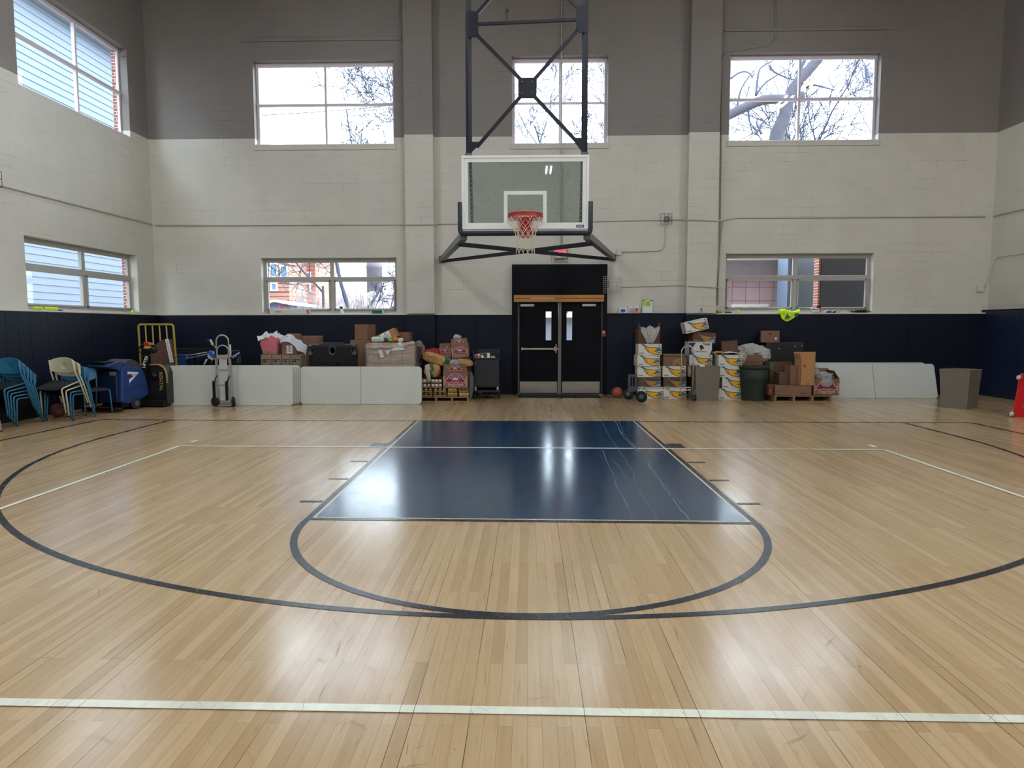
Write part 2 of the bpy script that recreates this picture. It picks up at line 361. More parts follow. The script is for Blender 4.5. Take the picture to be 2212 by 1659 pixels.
M_BGLASS = clear_mat('backboard_glass', '#e0e6e3', fac=.02, rough=.004, milk='#aab0b0', milkfac=.10, dust=.3)
M_NAVYM = mat('navy_steel', '#0b101d', .45, spec=.3, var=.1)
M_GREYM = mat('grey_steel', '#5c6066', .45, metal=.3, var=.1)
M_WHITE = mat('white_paint', '#e4e6e0', .45, var=.04)
M_RED = mat('rim_red', '#b3241a', .35, var=.08)
M_NET = mat('net_cord', '#d6cdb8', .8, var=.1)
M_PAD = mat('navy_rubber_pad', '#10151f', .6, var=.1)
M_KRAFT = mat('kraft_cardboard', '#7c5a44', .75, var=.1, nscale=9, bump=.08, bscale=30)
M_KRAFT2 = mat('pale_kraft_cardboard', '#a87e50', .75, var=.1, nscale=9, bump=.08, bscale=30)
M_KRAFTD = mat('dark_kraft_cardboard', '#5c3e2e', .8, var=.12, nscale=9, bump=.08, bscale=30)
M_TAPE = clear_mat('packing_tape', '#c9a77a', fac=.15, rough=.2, milk='#b08a5c', milkfac=.5)
M_PAPER = mat('white_paper', '#dfe0de', .7, var=.05)
M_INK = mat('black_ink', '#1d1b1d', .7)
M_PLW = mat('white_table_plastic', '#c7c9c2', .45, var=.05, nscale=4, bump=.03, bscale=120)
M_BLK = mat('black_plastic', '#0b0c0f', .45, spec=.25, var=.2)
M_RUB = mat('black_rubber', '#131314', .7, var=.2)
M_BLUECH = mat('blue_chair_plastic', '#2f7296', .42, var=.08)
M_CREAMCH = mat('cream_chair_plastic', '#c6c2a6', .42, var=.06)
M_SEATF = mat('black_upholstery', '#15161c', .8, var=.2, nscale=20)
M_YEL = mat('yellow_paint', '#a8933a', .5, var=.15, nscale=8)
M_MATB = mat('black_mat', '#101113', .8, bump=.3, bscale=120)
M_WRAP = clear_mat('stretch_wrap', '#ffffff', fac=.10, rough=.18, bump=.9, bscale=9, milk='#cfcac4', milkfac=.28)
M_BAG = clear_mat('white_plastic_bag', '#ffffff', fac=.06, rough=.3, bump=.5, bscale=16, milk='#d6d6ce', milkfac=.62)
M_BAGC = clear_mat('clear_crinkled_bag', '#f2f2f2', fac=.12, rough=.2, bump=.9, bscale=16, milk='#c9c9c9', milkfac=.35)
M_GREYBIN = mat('grey_bin_plastic', '#6e685c', .5, var=.05)
M_GREENBIN = mat('green_bin_plastic', '#1a2821', .7, var=.1)
M_WOOD = mat('pallet_wood', '#8a6b4c', .8, var=.2, nscale=14, bump=.3, bscale=60)
M_HIVIS = mat('hi_vis_fabric', '#c8f01e', .6, var=.05)
M_BALL = mat('basketball_leather', '#9a4a2c', .6, var=.1, bump=.3, bscale=180)
M_TEN = mat('tennis_felt', '#c4e02a', .9, var=.05)
# ------------------------------------------------------------------ floor with court markings
M_PLANK = plank_mat('maple_strip_floor', '#c5aa83', '#b3966e', '#8b6444')
M_KEY = plank_mat('navy_court_paint', '#1d3c66', '#1b3860', '#132844', tint='#173a58', tintfac=.9, rough=.18, coat=.2)
M_BLKL = plank_mat('dark_line_paint', '#141a2c', '#141a2c', '#0c0f18', tint='#0e1424', tintfac=.95, rough=.26, coat=0.)
M_WHL = plank_mat('pale_line_paint', '#e8ead6', '#e2e4d0', '#a09a80', tint='#e8ead6', tintfac=.95, rough=.28)
M_PALE = mat('thin_pale_line', '#cfc3a8', .3)
M_SCUFF = mat('light_scuff', '#4a6478', .5)
M_SCUFFB = mat('brown_scuff', '#94765a', .6)
M_SCUFFD = mat('dark_scuff', '#3a2c24', .5)
fb = MB()
fb.poly([(XL-.4, YB, 0), (XR+.4, YB, 0), (XR+.4, YW+.4, 0), (XL-.4, YW+.4, 0)], 0)
fb.poly([(XL-.4, YB, -.2), (XL-.4, YW+.4, -.2), (XR+.4, YW+.4, -.2), (XR+.4, YB, -.2)], 0)
def fq(pts, m, z): fb.poly([(p[0], p[1], z) for p in pts], m)
def fline(a, b, w, m, z):
    a, b = V(a[:2]), V(b[:2]); d = (b-a).normalized(); n = V((-d.y, d.x))*w/2
    fq([a-n, b-n, b+n, a+n], m, z)
def farc(c, r0, r1, a0, a1, m, z, n=96):
    for i in range(n):
        t0 = a0+(a1-a0)*i/n; t1 = a0+(a1-a0)*(i+1)/n
        fq([(c[0]+cos(t0)*r0, c[1]+sin(t0)*r0), (c[0]+cos(t0)*r1, c[1]+sin(t0)*r1), (c[0]+cos(t1)*r1, c[1]+sin(t1)*r1), (c[0]+cos(t1)*r0, c[1]+sin(t1)*r0)], m, z)
BL, BR = aZ(894.7, 909.5), aZ(1376.8, 909.8)
FL, FR = aZ(675, 1119)+V((-.055, -.055, 0)), aZ(1622, 1128.6)+V((.055, -.055, 0))
def inset(d, db):
    return [(BL.x+d, BL.y-db), (BR.x-d, BR.y-db), (FR.x-d, FR.y+d), (FL.x+d, FL.y+d)]
fq([BL, BR, FR, FL], 2, .0030); fq(inset(.055, .03), 4, .0035); fq(inset(.078, .03), 1, .0040)
mc = (FL+FR)/2; CR = (FR-FL).length/2
farc((mc.x, mc.y+.02), CR-.052, CR, pi, 2*pi, 2, .0032)
R3 = 6.03; c3 = (.02, -1.6)
farc(c3, R3-.052, R3, pi, 2*pi, 2, .0030, 160)
for sx in (-1, 1): fline((c3[0]+sx*(R3-.026), -1.6), (c3[0]+sx*(R3-.026)-sx*.0, -.0), .052, 2, .0030)
SL, SR = aZ(215, 906.8), aZ(2098, 913.4)
fline(SL, SR, .05, 2, .0031)
for s_, q in ((SL, aZ(0, 952)), (SR, aZ(2212, 938))):
    d = (q-s_); fline(s_, s_+d*7, .05, 2, .0031)
def lane_x(Y, side):
    a, b = (BL, FL) if side < 0 else (BR, FR); t = (Y-a.y)/(b.y-a.y); return a.x+(b.x-a.x)*t
for sd in (-1, 1):
    for (ya, yb, w) in ((-2.13, -2.44, .20), (-3.35, -3.40, .2), (-4.27, -4.32, .2), (-5.18, -5.23, .2)):
        x0 = lane_x((ya+yb)/2, sd)+sd*.012; fq([(x0, ya), (x0+sd*w, ya), (x0+sd*w, yb), (x0, yb)][::sd], 2, .0032)
VL, VR = aZ(387, 964), aZ(1910, 972)
fline(VL, VR, .05, 3, .0046)
for s_, q in ((VL, aZ(0, 1100)), (VR, aZ(2212, 1075))): fline(s_, s_+(q-s_)*3.4, .05, 3, .0046)
a_, b_ = aZ(0, 1518), aZ(2212, 1555); dd = (b_-a_).normalized(); fline(a_-dd*2.2, b_+dd*2.6, .055, 3, .0046)
for (x, y) in ((418, 954), (1885, 964)): q = aZ(x, y); fline(q+V((0, -.08, 0)), q+V((0, .1, 0)), .06, 3, .0046)
# scuffs scraped across the painted key, and dark marks on the boards
for pts, w in (([(1302,913),(1315,940),(1330,960),(1345,985),(1365,1015),(1372,1045),(1388,1070),(1420,1125)], .008),
               ([(1328,908),(1343,940),(1368,965),(1398,995),(1412,1025),(1440,1060),(1460,1085),(1488,1124)], .018),
               ([(1336,910),(1352,945),(1378,972),(1408,1005),(1425,1035),(1452,1066),(1470,1090)], .010),
               ([(1300,972),(1320,1015),(1330,1045),(1350,1090),(1366,1122)], .012),
               ([(1322,988),(1350,1030),(1364,1052)], .006), ([(1378,925),(1400,950),(1440,985)], .006)):
    P = [aZ(*p) for p in pts]
    Q = []
    for i in range(len(P)-1):
        for k in range(4): Q.append(P[i].lerp(P[i+1], k/4)+V((random.uniform(-.012, .012), 0, 0)))
    Q.append(P[-1])
    for i in range(len(Q)-1): fline(Q[i], Q[i+1], w*random.uniform(.5, 1.1), 5, .0050)
rs = random.Random(3)
for i in range(900):
    if i < 520: x, y = rs.gauss(-1., 1.1), rs.uniform(-10.0, -7.0)
    elif i < 760: x, y = rs.gauss(1.7, .9), rs.uniform(-10.0, -7.4)
    else: x, y = rs.uniform(-6, 6), rs.uniform(-9, 0)
    a = rs.gauss(pi/2, .75); L = rs.uniform(.02, .05)+.14*rs.random()**2.5; k = rs.uniform(-1.1, 1.1); w = rs.uniform(.0008, .0028)
    p = V((x, y)); n = 5; mm = 6 if rs.random() < .9 else 7
    inkey = (FL.y < y < 0 and abs(x) < 1.9)
    if inkey: mm = 5; w *= .7
    for j in range(n):
        q = p+V((cos(a), sin(a)))*L/n; fline(p, q, w*(1-abs(j-2)/4), mm, .0052); a += k*L/n*3; p = q
floor = fb.build('floor', [M_PLANK, M_KEY, M_BLKL, M_WHL, M_PALE, M_SCUFF, M_SCUFFB, M_SCUFFD]); struct(floor)
# ------------------------------------------------------------------ walls with openings
def wall_obj(name, u0, u1, z0, z1, holes, fn, mats):
    """fn(u, w, z): w 0 = room face, .2 = block/brick joint, .34 = outside face"""
    mb = MB()
    us = sorted({u0, u1, *[h[0] for h in holes], *[h[1] for h in holes]}); zs = sorted({z0, z1, *[h[2] for h in holes], *[h[3] for h in holes]})
    def solid(i, j):
        if i < 0 or j < 0 or i >= len(us)-1 or j >= len(zs)-1: return False
        um, zm = (us[i]+us[i+1])/2, (zs[j]+zs[j+1])/2
        return not any(h[0] < um < h[1] and h[2] < zm < h[3] for h in holes)
    for i in range(len(us)-1):
        for j in range(len(zs)-1):
            if not solid(i, j): continue
            a, b, c, d = us[i], us[i+1], zs[j], zs[j+1]
            mb.poly([fn(a, 0, c), fn(b, 0, c), fn(b, 0, d), fn(a, 0, d)], 0)
            mb.poly([fn(a, .34, c), fn(a, .34, d), fn(b, .34, d), fn(b, .34, c)], 1)
            for w0, w1, m in ((0, .2, 0), (.2, .34, 1)):
                if not solid(i-1, j): mb.poly([fn(a, w0, c), fn(a, w0, d), fn(a, w1, d), fn(a, w1, c)], m if m == 0 else 2)
                if not solid(i+1, j): mb.poly([fn(b, w0, c), fn(b, w1, c), fn(b, w1, d), fn(b, w0, d)], m if m == 0 else 2)
                if not solid(i, j-1): mb.poly([fn(a, w0, c), fn(a, w1, c), fn(b, w1, c), fn(b, w0, c)], m)
                if not solid(i, j+1): mb.poly([fn(a, w0, d), fn(b, w0, d), fn(b, w1, d), fn(a, w1, d)], m)
    return struct(mb.build(name, mats))
def hole(x0, x1, yt, yb):
    """opening on the far wall from its four image edges"""
    p = aY(x0, (yt[0]+yb[0])/2, YW); q = aY(x1, (yt[1]+yb[1])/2, YW)
    zt = (aY(x0, yt[0], YW).z+aY(x1, yt[1], YW).z)/2; zb = (aY(x0, yb[0], YW).z+aY(x1, yb[1], YW).z)/2
    return (p.x, q.x, zb, zt)
H_A = hole(548, 851, (131, 128), (313, 312)); H_B = hole(1106, 1313, (122, 118), (312, 308)); H_C = hole(1576, 1901, (118, 108), (304, 303))
H_D = hole(565, 857, (556, 557), (676, 676)); H_E = hole(1567, 1886, (549, 545), (673, 673))
dl, dr = aY(1121, 750, YW).x, aY(1298, 750, YW).x
H_DOOR = (dl, dr, 0.0, 2.10)
back = wall_obj('wall_back', XL-.34, XR+.34, 0, ZC, [H_A, H_B, H_C, H_D, H_E, H_DOOR], lambda u, w, z: (u, YW+w, z), [M_WALL, M_BRICK, M_BRICKY])
def holeL(x0, x1, yb, yt):
    p0, p1 = aX(x0, yb[0], XL), aX(x1, yb[1], XL); q1 = aX(x1, yt, XL)
    return (p0.y, p1.y, (p0.z+p1.z)/2, q1.z)
H_F = holeL(38, 281, (161, 283), 100)
H_G = holeL(61, 301, (668, 672), 547)
H_F = (H_F[0], H_F[1], H_A[2], H_A[3]); H_G = (H_G[0], H_G[1], H_D[2], H_D[3])
left = wall_obj('wall_left', YB, YW, 0, ZC, [H_F, H_G, (-8.2, -4.8, H_A[2], H_A[3]), (-8.2, -4.8, H_D[2], H_D[3]), (-16, -12.6, H_A[2], H_A[3])], lambda u, w, z: (XL-w, u, z), [M_WALLY, M_BRICKY, M_BRICK])
right = wall_obj('wall_right', YB, YW, 0, ZC, [(-9.0, -5.0, H_A[2], H_A[3]), (-17, -13.6, H_A[2], H_A[3])], lambda u, w, z: (XR+w, u, z), [M_WALLY, M_BRICKY, M_BRICK])
rear = wall_obj('wall_rear', XL-.34, XR+.34, 0, ZC, [], lambda u, w, z: (u, YB-w, z), [M_WALL, M_BRICK, M_BRICKY])
cb_ = MB(); cb_.box((XL-.34, YB-.34, ZC), (XR+.34, YW+.34, ZC+.2)); struct(cb_.build('ceiling', mat('dark_deck', '#3c3c40', .8)))
# pilasters on the far wall
pj = MB()
pxl = (aY(875, 420, YW-.22).x, aY(936, 420, YW-.22).x); pxr = (aY(1487, 420, YW-.22).x, aY(1552, 420, YW-.22).x)
for a, b in (pxl, pxr): pj.box((a, YW-.22, ZW), (b, YW+.01, ZC), 0)
o = struct(pj.build('trim_1', M_WALL))
# ceiling beams (overhead, along the left side and across)
bbm = MB()
for y in (1.2, -4.8, -10.8, -16.8, -22.8):
    bbm.box((XL, y-.15, ZC-.5), (XR, y+.15, ZC)); 
struct(bbm.build('trim_2', mat('dark_beam', '#2a2a2e', .7)))
lb = MB(); lb.box((XL, YB, 8.93), (XL+.32, YW-.12, 9.3)); struct(lb.build('trim_3', mat('dark_beam', '#2a2a2e', .7)))
# wainscot: navy boarded panels and cream ledge
PD = .13
def wains(name, boxes, m): 
    w = MB()
    for a, b in boxes: w.box(a, b)
    return struct(w.build(name, m))
JX = [XL+PD]+[-7.3, -6.1, -4.85, -3.62, -2.4, -1.2]; dfx0, dfx1 = aY(1106, 600, YW-PD).x, aY(1312, 600, YW-PD).x
bx = []; edges = [e for e in JX if e < dfx0]+[dfx0]
for a, b in zip(edges, edges[1:]): bx.append(((a+.003, YW-PD, .0), (b-.003, YW, ZW-.03)))
edges = [dfx1, 2.35, 3.6, 4.8, 6.05, 7.3, 8.5, XR-PD]
for a, b in zip(edges, edges[1:]): bx.append(((a+.003, YW-PD, .0), (b-.003, YW, ZW-.03)))
wains('trim_4', bx, M_NAVYPAD)
plw = MB()
for a, b in (pxl, pxr): plw.rbox((a-.01, YW-.245, 0), (b+.01, YW-PD+.01, ZW-.03), .006)
struct(plw.build('trim_5', M_NAVYPAD))
# left wall boards
lw = MB(); y = YW-PD
rr = random.Random(5)
while y > -14:
    s_ = 1.22 if y > .9 else rr.choice((.14, .14, .28, .14, .42)); lw.box((XL, max(y-s_, -14)+.003, 0), (XL+PD, y-.003, ZW-.03)); y -= s_
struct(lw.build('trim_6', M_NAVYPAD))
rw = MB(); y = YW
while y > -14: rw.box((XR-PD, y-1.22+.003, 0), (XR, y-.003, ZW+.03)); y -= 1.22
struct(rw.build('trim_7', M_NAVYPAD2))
lg = MB()
lg.rbox((XL+PD, YW-PD-.012, ZW-.03), (dfx0, YW, ZW), .006); lg.rbox((aY(1480, 676, YW).x, YW-PD-.012, ZW-.03), (XR-PD, YW, ZW), .006)
lg.rbox((XL, -14, ZW-.03), (XL+PD+.012, YW, ZW), .006)
struct(lg.build('trim_8', M_CREAM))
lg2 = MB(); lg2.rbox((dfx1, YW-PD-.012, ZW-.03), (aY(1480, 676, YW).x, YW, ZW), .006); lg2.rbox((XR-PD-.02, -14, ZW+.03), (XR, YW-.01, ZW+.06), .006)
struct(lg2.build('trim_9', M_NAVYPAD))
# raised lintel mouldings above upper windows
lt = MB()
for (x0, x1, y, h) in ((520, 868, 88, .08), (1566, 1932, 66, .07)):
    p, q = aY(x0, y, YW-.03), aY(x1, y, YW-.03); lt.rbox((p.x, YW-.035, p.z-.02), (q.x, YW, p.z+h-.02), .01)
for h in (H_A, H_B, H_C): lt.rbox((h[0]-.04, YW-.03, h[2]-.12), (h[1]+.04, YW+.02, h[2]), .012)
struct(lt.build('trim_10', M_WALL))
# ------------------------------------------------------------------ windows
def window(n, h, fn, fm, split=.5, zr=.5, fw=.05, mull=.04, tran=.04, extra=None, w0=.2, sash=None):
    E = bpy.data.objects.new('window_%d' % n, None); COL.objects.link(E); struct(E)
    a, b, c, d = h; um = a+(b-a)*split; zm = c+(d-c)*zr
    fr = MB(); g = MB()
    def bx(u0, u1, z0, z1, q0=w0-.03, q1=w0+.03, mb=fr):
        P = [fn(u, w, z) for u in (u0, u1) for w in (q0, q1) for z in (z0, z1)]
        lo = [min(p[i] for p in P) for i in range(3)]; hi = [max(p[i] for p in P) for i in range(3)]; mb.rbox(lo, hi, .004, 0, 1)
    bx(a, a+fw, c, d, w0-.028, w0+.028); bx(b-fw, b, c, d, w0-.028, w0+.028); bx(a, b, c, c+fw); bx(a, b, d-fw*1.4, d)
    bx(um-mull/2, um+mull/2, c, d, w0-.035, w0+.035); bx(a, b, zm-tran/2, zm+tran/2, w0-.04, w0+.03)
    bx(a-.0, b+.0, c-.02, c+.02, .02, w0+.04)
    if sash:
        for s_ in sash:
            u0, u1 = (a+fw, um-mull/2) if s_ == 0 else (um+mull/2, b-fw); z0, z1 = c+fw, zm-tran/2
            for q in ((u0, u0+.035, z0, z1), (u1-.035, u1, z0, z1), (u0, u1, z0, z0+.035), (u0, u1, z1-.035, z1)): bx(*q, w0-.06, w0-.02)
    fr.build('window_frame', fm, E)
    for (u0, u1, z0, z1) in ((a, um, c, zm), (um, b, c, zm), (a, um, zm, d), (um, b, zm, d)):
        P = [fn(u, w, z) for u in (u0+.02, u1-.02) for w in (w0-.002, w0+.002) for z in (z0+.02, z1-.02)]
        lo = [min(p[i] for p in P) for i in range(3)]; hi = [max(p[i] for p in P) for i in range(3)]; g.box(lo, hi)
    g.build('glass', M_GLASS, E); return E
fb_ = lambda u, w, z: (u, YW+w, z); fl_ = lambda u, w, z: (XL-w, u, z); fr_ = lambda u, w, z: (XR+w, u, z)
window(1, H_A, fb_, M_FRAMEW, .5, .5, .06, .05, .055); window(2, H_B, fb_, M_FRAMEW, .505, .49, .06, .05, .04); window(3, H_C, fb_, M_FRAMEW, .485, .5, .06, .055, .06)
window(4, H_D, fb_, M_FRAMEP, .51, .63, .07, .09, .085, sash=(0, 1)); window(5, H_E, fb_, M_FRAMEP, .49, .60, .07, .10, .09, sash=(0, 1))
window(6, H_F, fl_, M_FRAMEW, .56, .5, .05, .05, .06); window(7, H_G, fl_, M_FRAMEP, .53, .60, .07, .10, .10, sash=(0, 1))
window(8, (-8.2, -4.8, H_A[2], H_A[3]), fl_, M_FRAMEW); window(9, (-8.2, -4.8, H_D[2], H_D[3]), fl_, M_FRAMEP); window(10, (-16, -12.6, H_A[2], H_A[3]), fl_, M_FRAMEW)
window(11, (-9.0, -5.0, H_A[2], H_A[3]), fr_, M_FRAMEW); window(12, (-17, -13.6, H_A[2], H_A[3]), fr_, M_FRAMEW)
# ------------------------------------------------------------------ doors
hs = MB()   # deep navy surround and header
ztop = aY(1200, 571, YW-PD).z
hs.box((dfx0, YW-PD-.02, 0), (dl-.03, YW+.02, ztop)); hs.box((dr+.03, YW-PD-.02, 0), (dfx1, YW+.02, ztop)); hs.box((dl-.03, YW-PD-.02, 2.16), (dr+.03, YW+.02, ztop))
struct(hs.build('trim_11', M_DOOR))
fj = MB(); YD = YW-.05
fj.box((dl-.03, YD-.03, 0), (dl, YW+.1, 2.16)); fj.box((dr, YD-.03, 0), (dr+.03, YW+.1, 2.16)); fj.box((dl-.03, YD-.03, 2.10), (dr+.03, YW+.1, 2.16))
struct(fj.build('trim_12', mat('grey_jamb', '#3a3f4a', .4, metal=.3)))
dm = aY(1209, 750, YD).x
mu = MB(); mu.rbox((dm-.035, YD-.045, .012), (dm+.035, YD+.03, 2.10), .006); struct(mu.build('trim_13', mat('mullion_grey', '#77746f', .45, metal=.4)))
def door(n, x0, x1, wx0, wx1, bar_, closer):
    E = bpy.data.objects.new('door_%d' % n, None); COL.objects.link(E); struct(E)
    z0w, z1w = aY(1190, 735, YD).z, aY(1190, 673, YD).z
    L = MB(); c = [x0, wx0, wx1, x1]; zz = [.012, z0w, z1w, 2.095]
    for i in range(3):
        for j in range(3):
            if i == 1 and j == 1: continue
            L.box((c[i], YD, zz[j]), (c[i+1], YD+.045, zz[j+1]))
    L.build('door_leaf', M_DOOR, E)
    g = MB(); g.box((wx0, YD+.018, z0w), (wx1, YD+.022, z1w)); g.build('vision_pane', M_GLASS, E)
    fr = MB(); t = .014
    for a, b in (((wx0-t, YD-.008, z0w-t), (wx0, YD+.002, z1w+t)), ((wx1, YD-.008, z0w-t), (wx1+t, YD+.002, z1w+t)), ((wx0, YD-.008, z0w-t), (wx1, YD+.002, z0w)), ((wx0, YD-.008, z1w), (wx1, YD+.002, z1w+t))): fr.rbox(a, b, .003)
    fr.build('pane_bead', M_DOOR, E)
    kp = MB(); kp.rbox((x0+.02, YD-.004, .03), (x1-.02, YD+.001, .03+.26), .001, 0, 1); kp.build('kick_plate', M_STEEL, E)
    cl = MB(); s_ = closer; cl.rbox((s_[0], YD-.055, 2.0), (s_[1], YD, 2.06), .006); cl.build('door_closer', M_ALU, E)
    if bar_:
        pb = MB(); zb = aY(1160, 754, YD-.06).z; xa, xb = aY(1126, 754, YD-.06).x, aY(1196, 754, YD-.06).x
        pb.rbox((xa, YD-.075, zb-.022), (xb, YD-.04, zb+.022), .008); pb.rbox((xa, YD-.06, zb-.03), (xa+.05, YD, zb+.03), .006)
        pb.build('push_bar', M_STEEL, E)
        lk = MB(); xc = aY(1201, 754, YD-.05).x; lk.rbox((xc-.05, YD-.06, zb-.05), (xc+.02, YD, zb+.05), .012); lk.rbox((xc-.012, YD-.035, zb-.1), (xc+.018, YD, zb+.11), .01)
        lk.cyl((xc+.03, YD-.05, zb), (xc+.03, YD, zb), .02, m=0); lk.build('latch', M_STEEL, E)
    return E
door(1, dl+.003, dm-.037, aY(1179, 700, YD).x, aY(1191, 700, YD).x, True, (aY(1124, 0, YD).x+.0, aY(1155, 0, YD).x))
door(2, dm+.037, dr-.003, aY(1224, 700, YD).x, aY(1236, 700, YD).x, False, (aY(1262, 0, YD).x, aY(1293, 0, YD).x))
th = MB(); th.box((dl-.03, YW-.16, .0), (dr+.03, YW+.3, .012)); struct(th.build('trim_14', M_ALU))
# wooden board over the doors
q0, q1 = aY(1110, 652, YW-PD-.05), aY(1305, 637, YW-PD-.05)
b = MB(); b.rbox((q0.x, YW-PD-.055, q0.z), (q1.x, YW-PD-.02, q1.z), .003, 0)
zz_ = (q0.z+q1.z)/2
for i in range(46):
    x = q0.x+.05+i*(q1.x-q0.x-.1)/45
    b.box((x-.008, YW-PD-.058, zz_-.014), (x+.010, YW-PD-.054, zz_+.012), 1 if (i < 8 or i > 20) else 2)
b.box((q0.x, YW-PD-.0565, zz_-.006), (q1.x, YW-PD-.054, zz_+.004), 1)
tag(b.build('header_board', [mat('orange_plywood', '#b8823f', .6, var=.15, nscale=20), M_KRAFTD, M_PAPER]), 'long orange plywood board with a dark slotted line above the double doors', 'board')
# floor mat
p0, p1 = aZ(1114, 851), aZ(1300, 860)
m_ = MB(); m_.rbox((aZ(1118, 860).x, 3.74, .001), (aZ(1299, 860).x, YW-.17, .016), .006); tag(m_.build('door_mat', M_MATB), 'thin black rubber mat on the floor before the doors', 'mat')
# ------------------------------------------------------------------ ceiling lights
def light_fixture(x, y, i):
    T = thing('ceiling_light', 'twin tube ceiling light hanging above the court', 'ceiling light', (x, y, 8.75), 0, 'twin tube ceiling lights')
    h = MB(); h.rbox((-.2, -.75, .03), (.2, .75, .1), .01); h.tube([(0, -.5, .1), (0, -.5, .98)], .006, 6); h.tube([(0, .5, .1), (0, .5, .98)], .006, 6)
    h.build('housing', M_WHITE, T)
    for s_ in (-.1, .1):
        t = MB(); t.cyl((s_, -.7, 0), (s_, .7, 0), .028, n=10); t.build('tube', mat('lamp_tube', '#ffffff', .5, emit='#f6f9ff', es=LAMP), T)
    return T
LAMP = 217.
base_l = light_fixture(-6.6, 1.6, 0); first = True
for ix, x in enumerate((-6.6, .9, 8.2)):
    for iy, y in enumerate((-2.4, -8.6, -13.6, -18.6, -23.6)):
        if first: base_l.location = (x, y, 8.75); first = False
        else: dup(base_l, loc=(x, y, 8.75))
# ------------------------------------------------------------------ world & colour management
w = bpy.data.worlds.new('sky'); SC.world = w; w.use_nodes = True
bg = w.node_tree.nodes['Background']; bg.inputs['Color'].default_value = (.90, .95, 1.0, 1); bg.inputs["Strength"].default_value = 9.0
SC.view_settings.view_transform = 'Standard'; SC.view_settings.look = 'None'; SC.view_settings.gamma = 1; SC.view_settings.exposure = 0.
SC.view_settings.use_curve_mapping = False
hl = MB(); hl.sheet(lambda u, v: (-22+u*40, 33+v*14, -.5+5.4*min(1, v*1.6)*(.82+.25*noise.noise(V((u*9, v*3, 1))))+.5*noise.noise(V((u*40, v*12, 3)))), 90, 16); tag(hl.build('hillside', mat('bank_brush', '#9b8d90', .9, var=.5, nscale=2.5)), 'brushy hillside closing the view beyond the lower left window', 'hillside', kind='stuff')
g_ = MB(); g_.poly([(-90, -60, -.5), (90, -60, -.5), (90, 120, -.5), (-90, 120, -.5)]); struct(g_.build('ground', mat('yard_ground', '#8d8578', .9, var=.2, nscale=.6)))
# ================================================================== basketball hoop
YBD = -1.20
T = thing('basketball_hoop', 'glass basketball backboard with orange rim hung from navy steel frame above the key', 'basketball hoop', (aY(1135, 500, YBD).x, YBD, 2.9))
def PY(x, y, Y): return aY(x, y, Y)
c0, c1 = PY(998, 496, YBD), PY(1272, 494, YBD); c2, c3 = PY(1272.7, 333, YBD), PY(996, 337, YBD)
bx0, bx1 = (c0.x+c3.x)/2, (c1.x+c2.x)/2; bz0, bz1 = (c0.z+c1.z)/2, (c2.z+c3.z)/2
g = MB(T); g.box((bx0+.02, YBD+.008, bz0+.02), (bx1-.02, YBD+.020, bz1-.02)); glass = g.build('backboard_glass', M_BGLASS, T)
fr = MB(T); t = .038
for a, b in (((bx0, bz0+t), (bx0+t, bz1-t)), ((bx1-t, bz0+t), (bx1, bz1-t)), ((bx0, bz0), (bx1, bz0+t)), ((bx0, bz1-t), (bx1, bz1))): fr.rbox((a[0], YBD-.005, a[1]), (b[0], YBD+.045, b[1]), .004)
fr.build('backboard_frame', M_WHITE, T)
br = MB(T); t = .052; u = .04
for a, b in (((bx0+u, bz0+u+t), (bx0+u+t, bz1-u-t)), ((bx1-u-t, bz0+u+t), (bx1-u, bz1-u-t)), ((bx0+u, bz0+u), (bx1-u, bz0+u+t)), ((bx0+u, bz1-u-t), (bx1-u, bz1-u))): br.box((a[0], YBD+.002, a[1]), (b[0], YBD+.0075, b[1]))
br.build('white_border', M_WHITE, T)
ts = MB(T); s0, s1 = PY(1088.5, 484, YBD), PY(1181, 412, YBD); t = .052; s0.z = max(s0.z, bz0+.0935)
for a, b in (((s0.x, s0.z+.015), (s0.x+t, s1.z-t)), ((s1.x-t, s0.z+.015), (s1.x, s1.z-t)), ((s0.x, s1.z-t), (s1.x, s1.z)), ((s0.x, s0.z), (s1.x, s0.z+.015))): ts.box((a[0], YBD+.002, a[1]), (b[0], YBD+.0077, b[1]))
ts.build('target_square', M_WHITE, T)
mk = MB(T); q = PY(1253, 489, YBD); mk.box((q.x-.055, YBD-.0062, q.z-.018), (q.x+.055, YBD-.0052, q.z+.022), 0)
mk.text('DRAPER', .03, lambda a, b: (q.x+a*.8, YBD-.0068, q.z-.008+b), 1); mk.build('maker_plate', [mat('plate_blue', '#1c2350', .4), M_PAPER], T)
# padding along the lower edge
pd = MB(T); r_ = .036
pts = [PY(995, 437, YBD), PY(996, 503, YBD), PY(1276, 500, YBD), PY(1275, 433, YBD)]
zb_ = bz0-.055; zt_ = PY(1135, 436, YBD).z
pp = arc3([(bx0-.025, YBD+.02, zt_), (bx0-.025, YBD+.02, zb_), (bx1+.025, YBD+.02, zb_), (bx1+.025, YBD+.02, zt_)], .06, 5)
N = len(pp)
for i in range(N-1):
    pass
def ptube(mb, pts, w, h, m=0):
    """rounded rectangular padding following a planar path in XZ"""
    rings = []
    for i in range(len(pts)):
        d = (pts[min(i+1, len(pts)-1)]-pts[max(i-1, 0)]).normalized(); n = V((-d.z, 0, d.x))
        ring = []
        for k in range(12):
            a = 2*pi*k/12; cx_ = abs(cos(a))**.6*(1 if cos(a) >= 0 else -1); sx_ = abs(sin(a))**.6*(1 if sin(a) >= 0 else -1)
            ring.append(mb.p(pts[i]+n*cx_*w/2+V((0, 1, 0))*sx_*h/2))
        rings.append(ring)
    for A, B in zip(rings, rings[1:]):
        for j in range(12): mb.face((A[j], A[(j+1) % 12], B[(j+1) % 12], B[j]), m, True)
    mb.face(rings[0][::-1], m); mb.face(rings[-1], m)
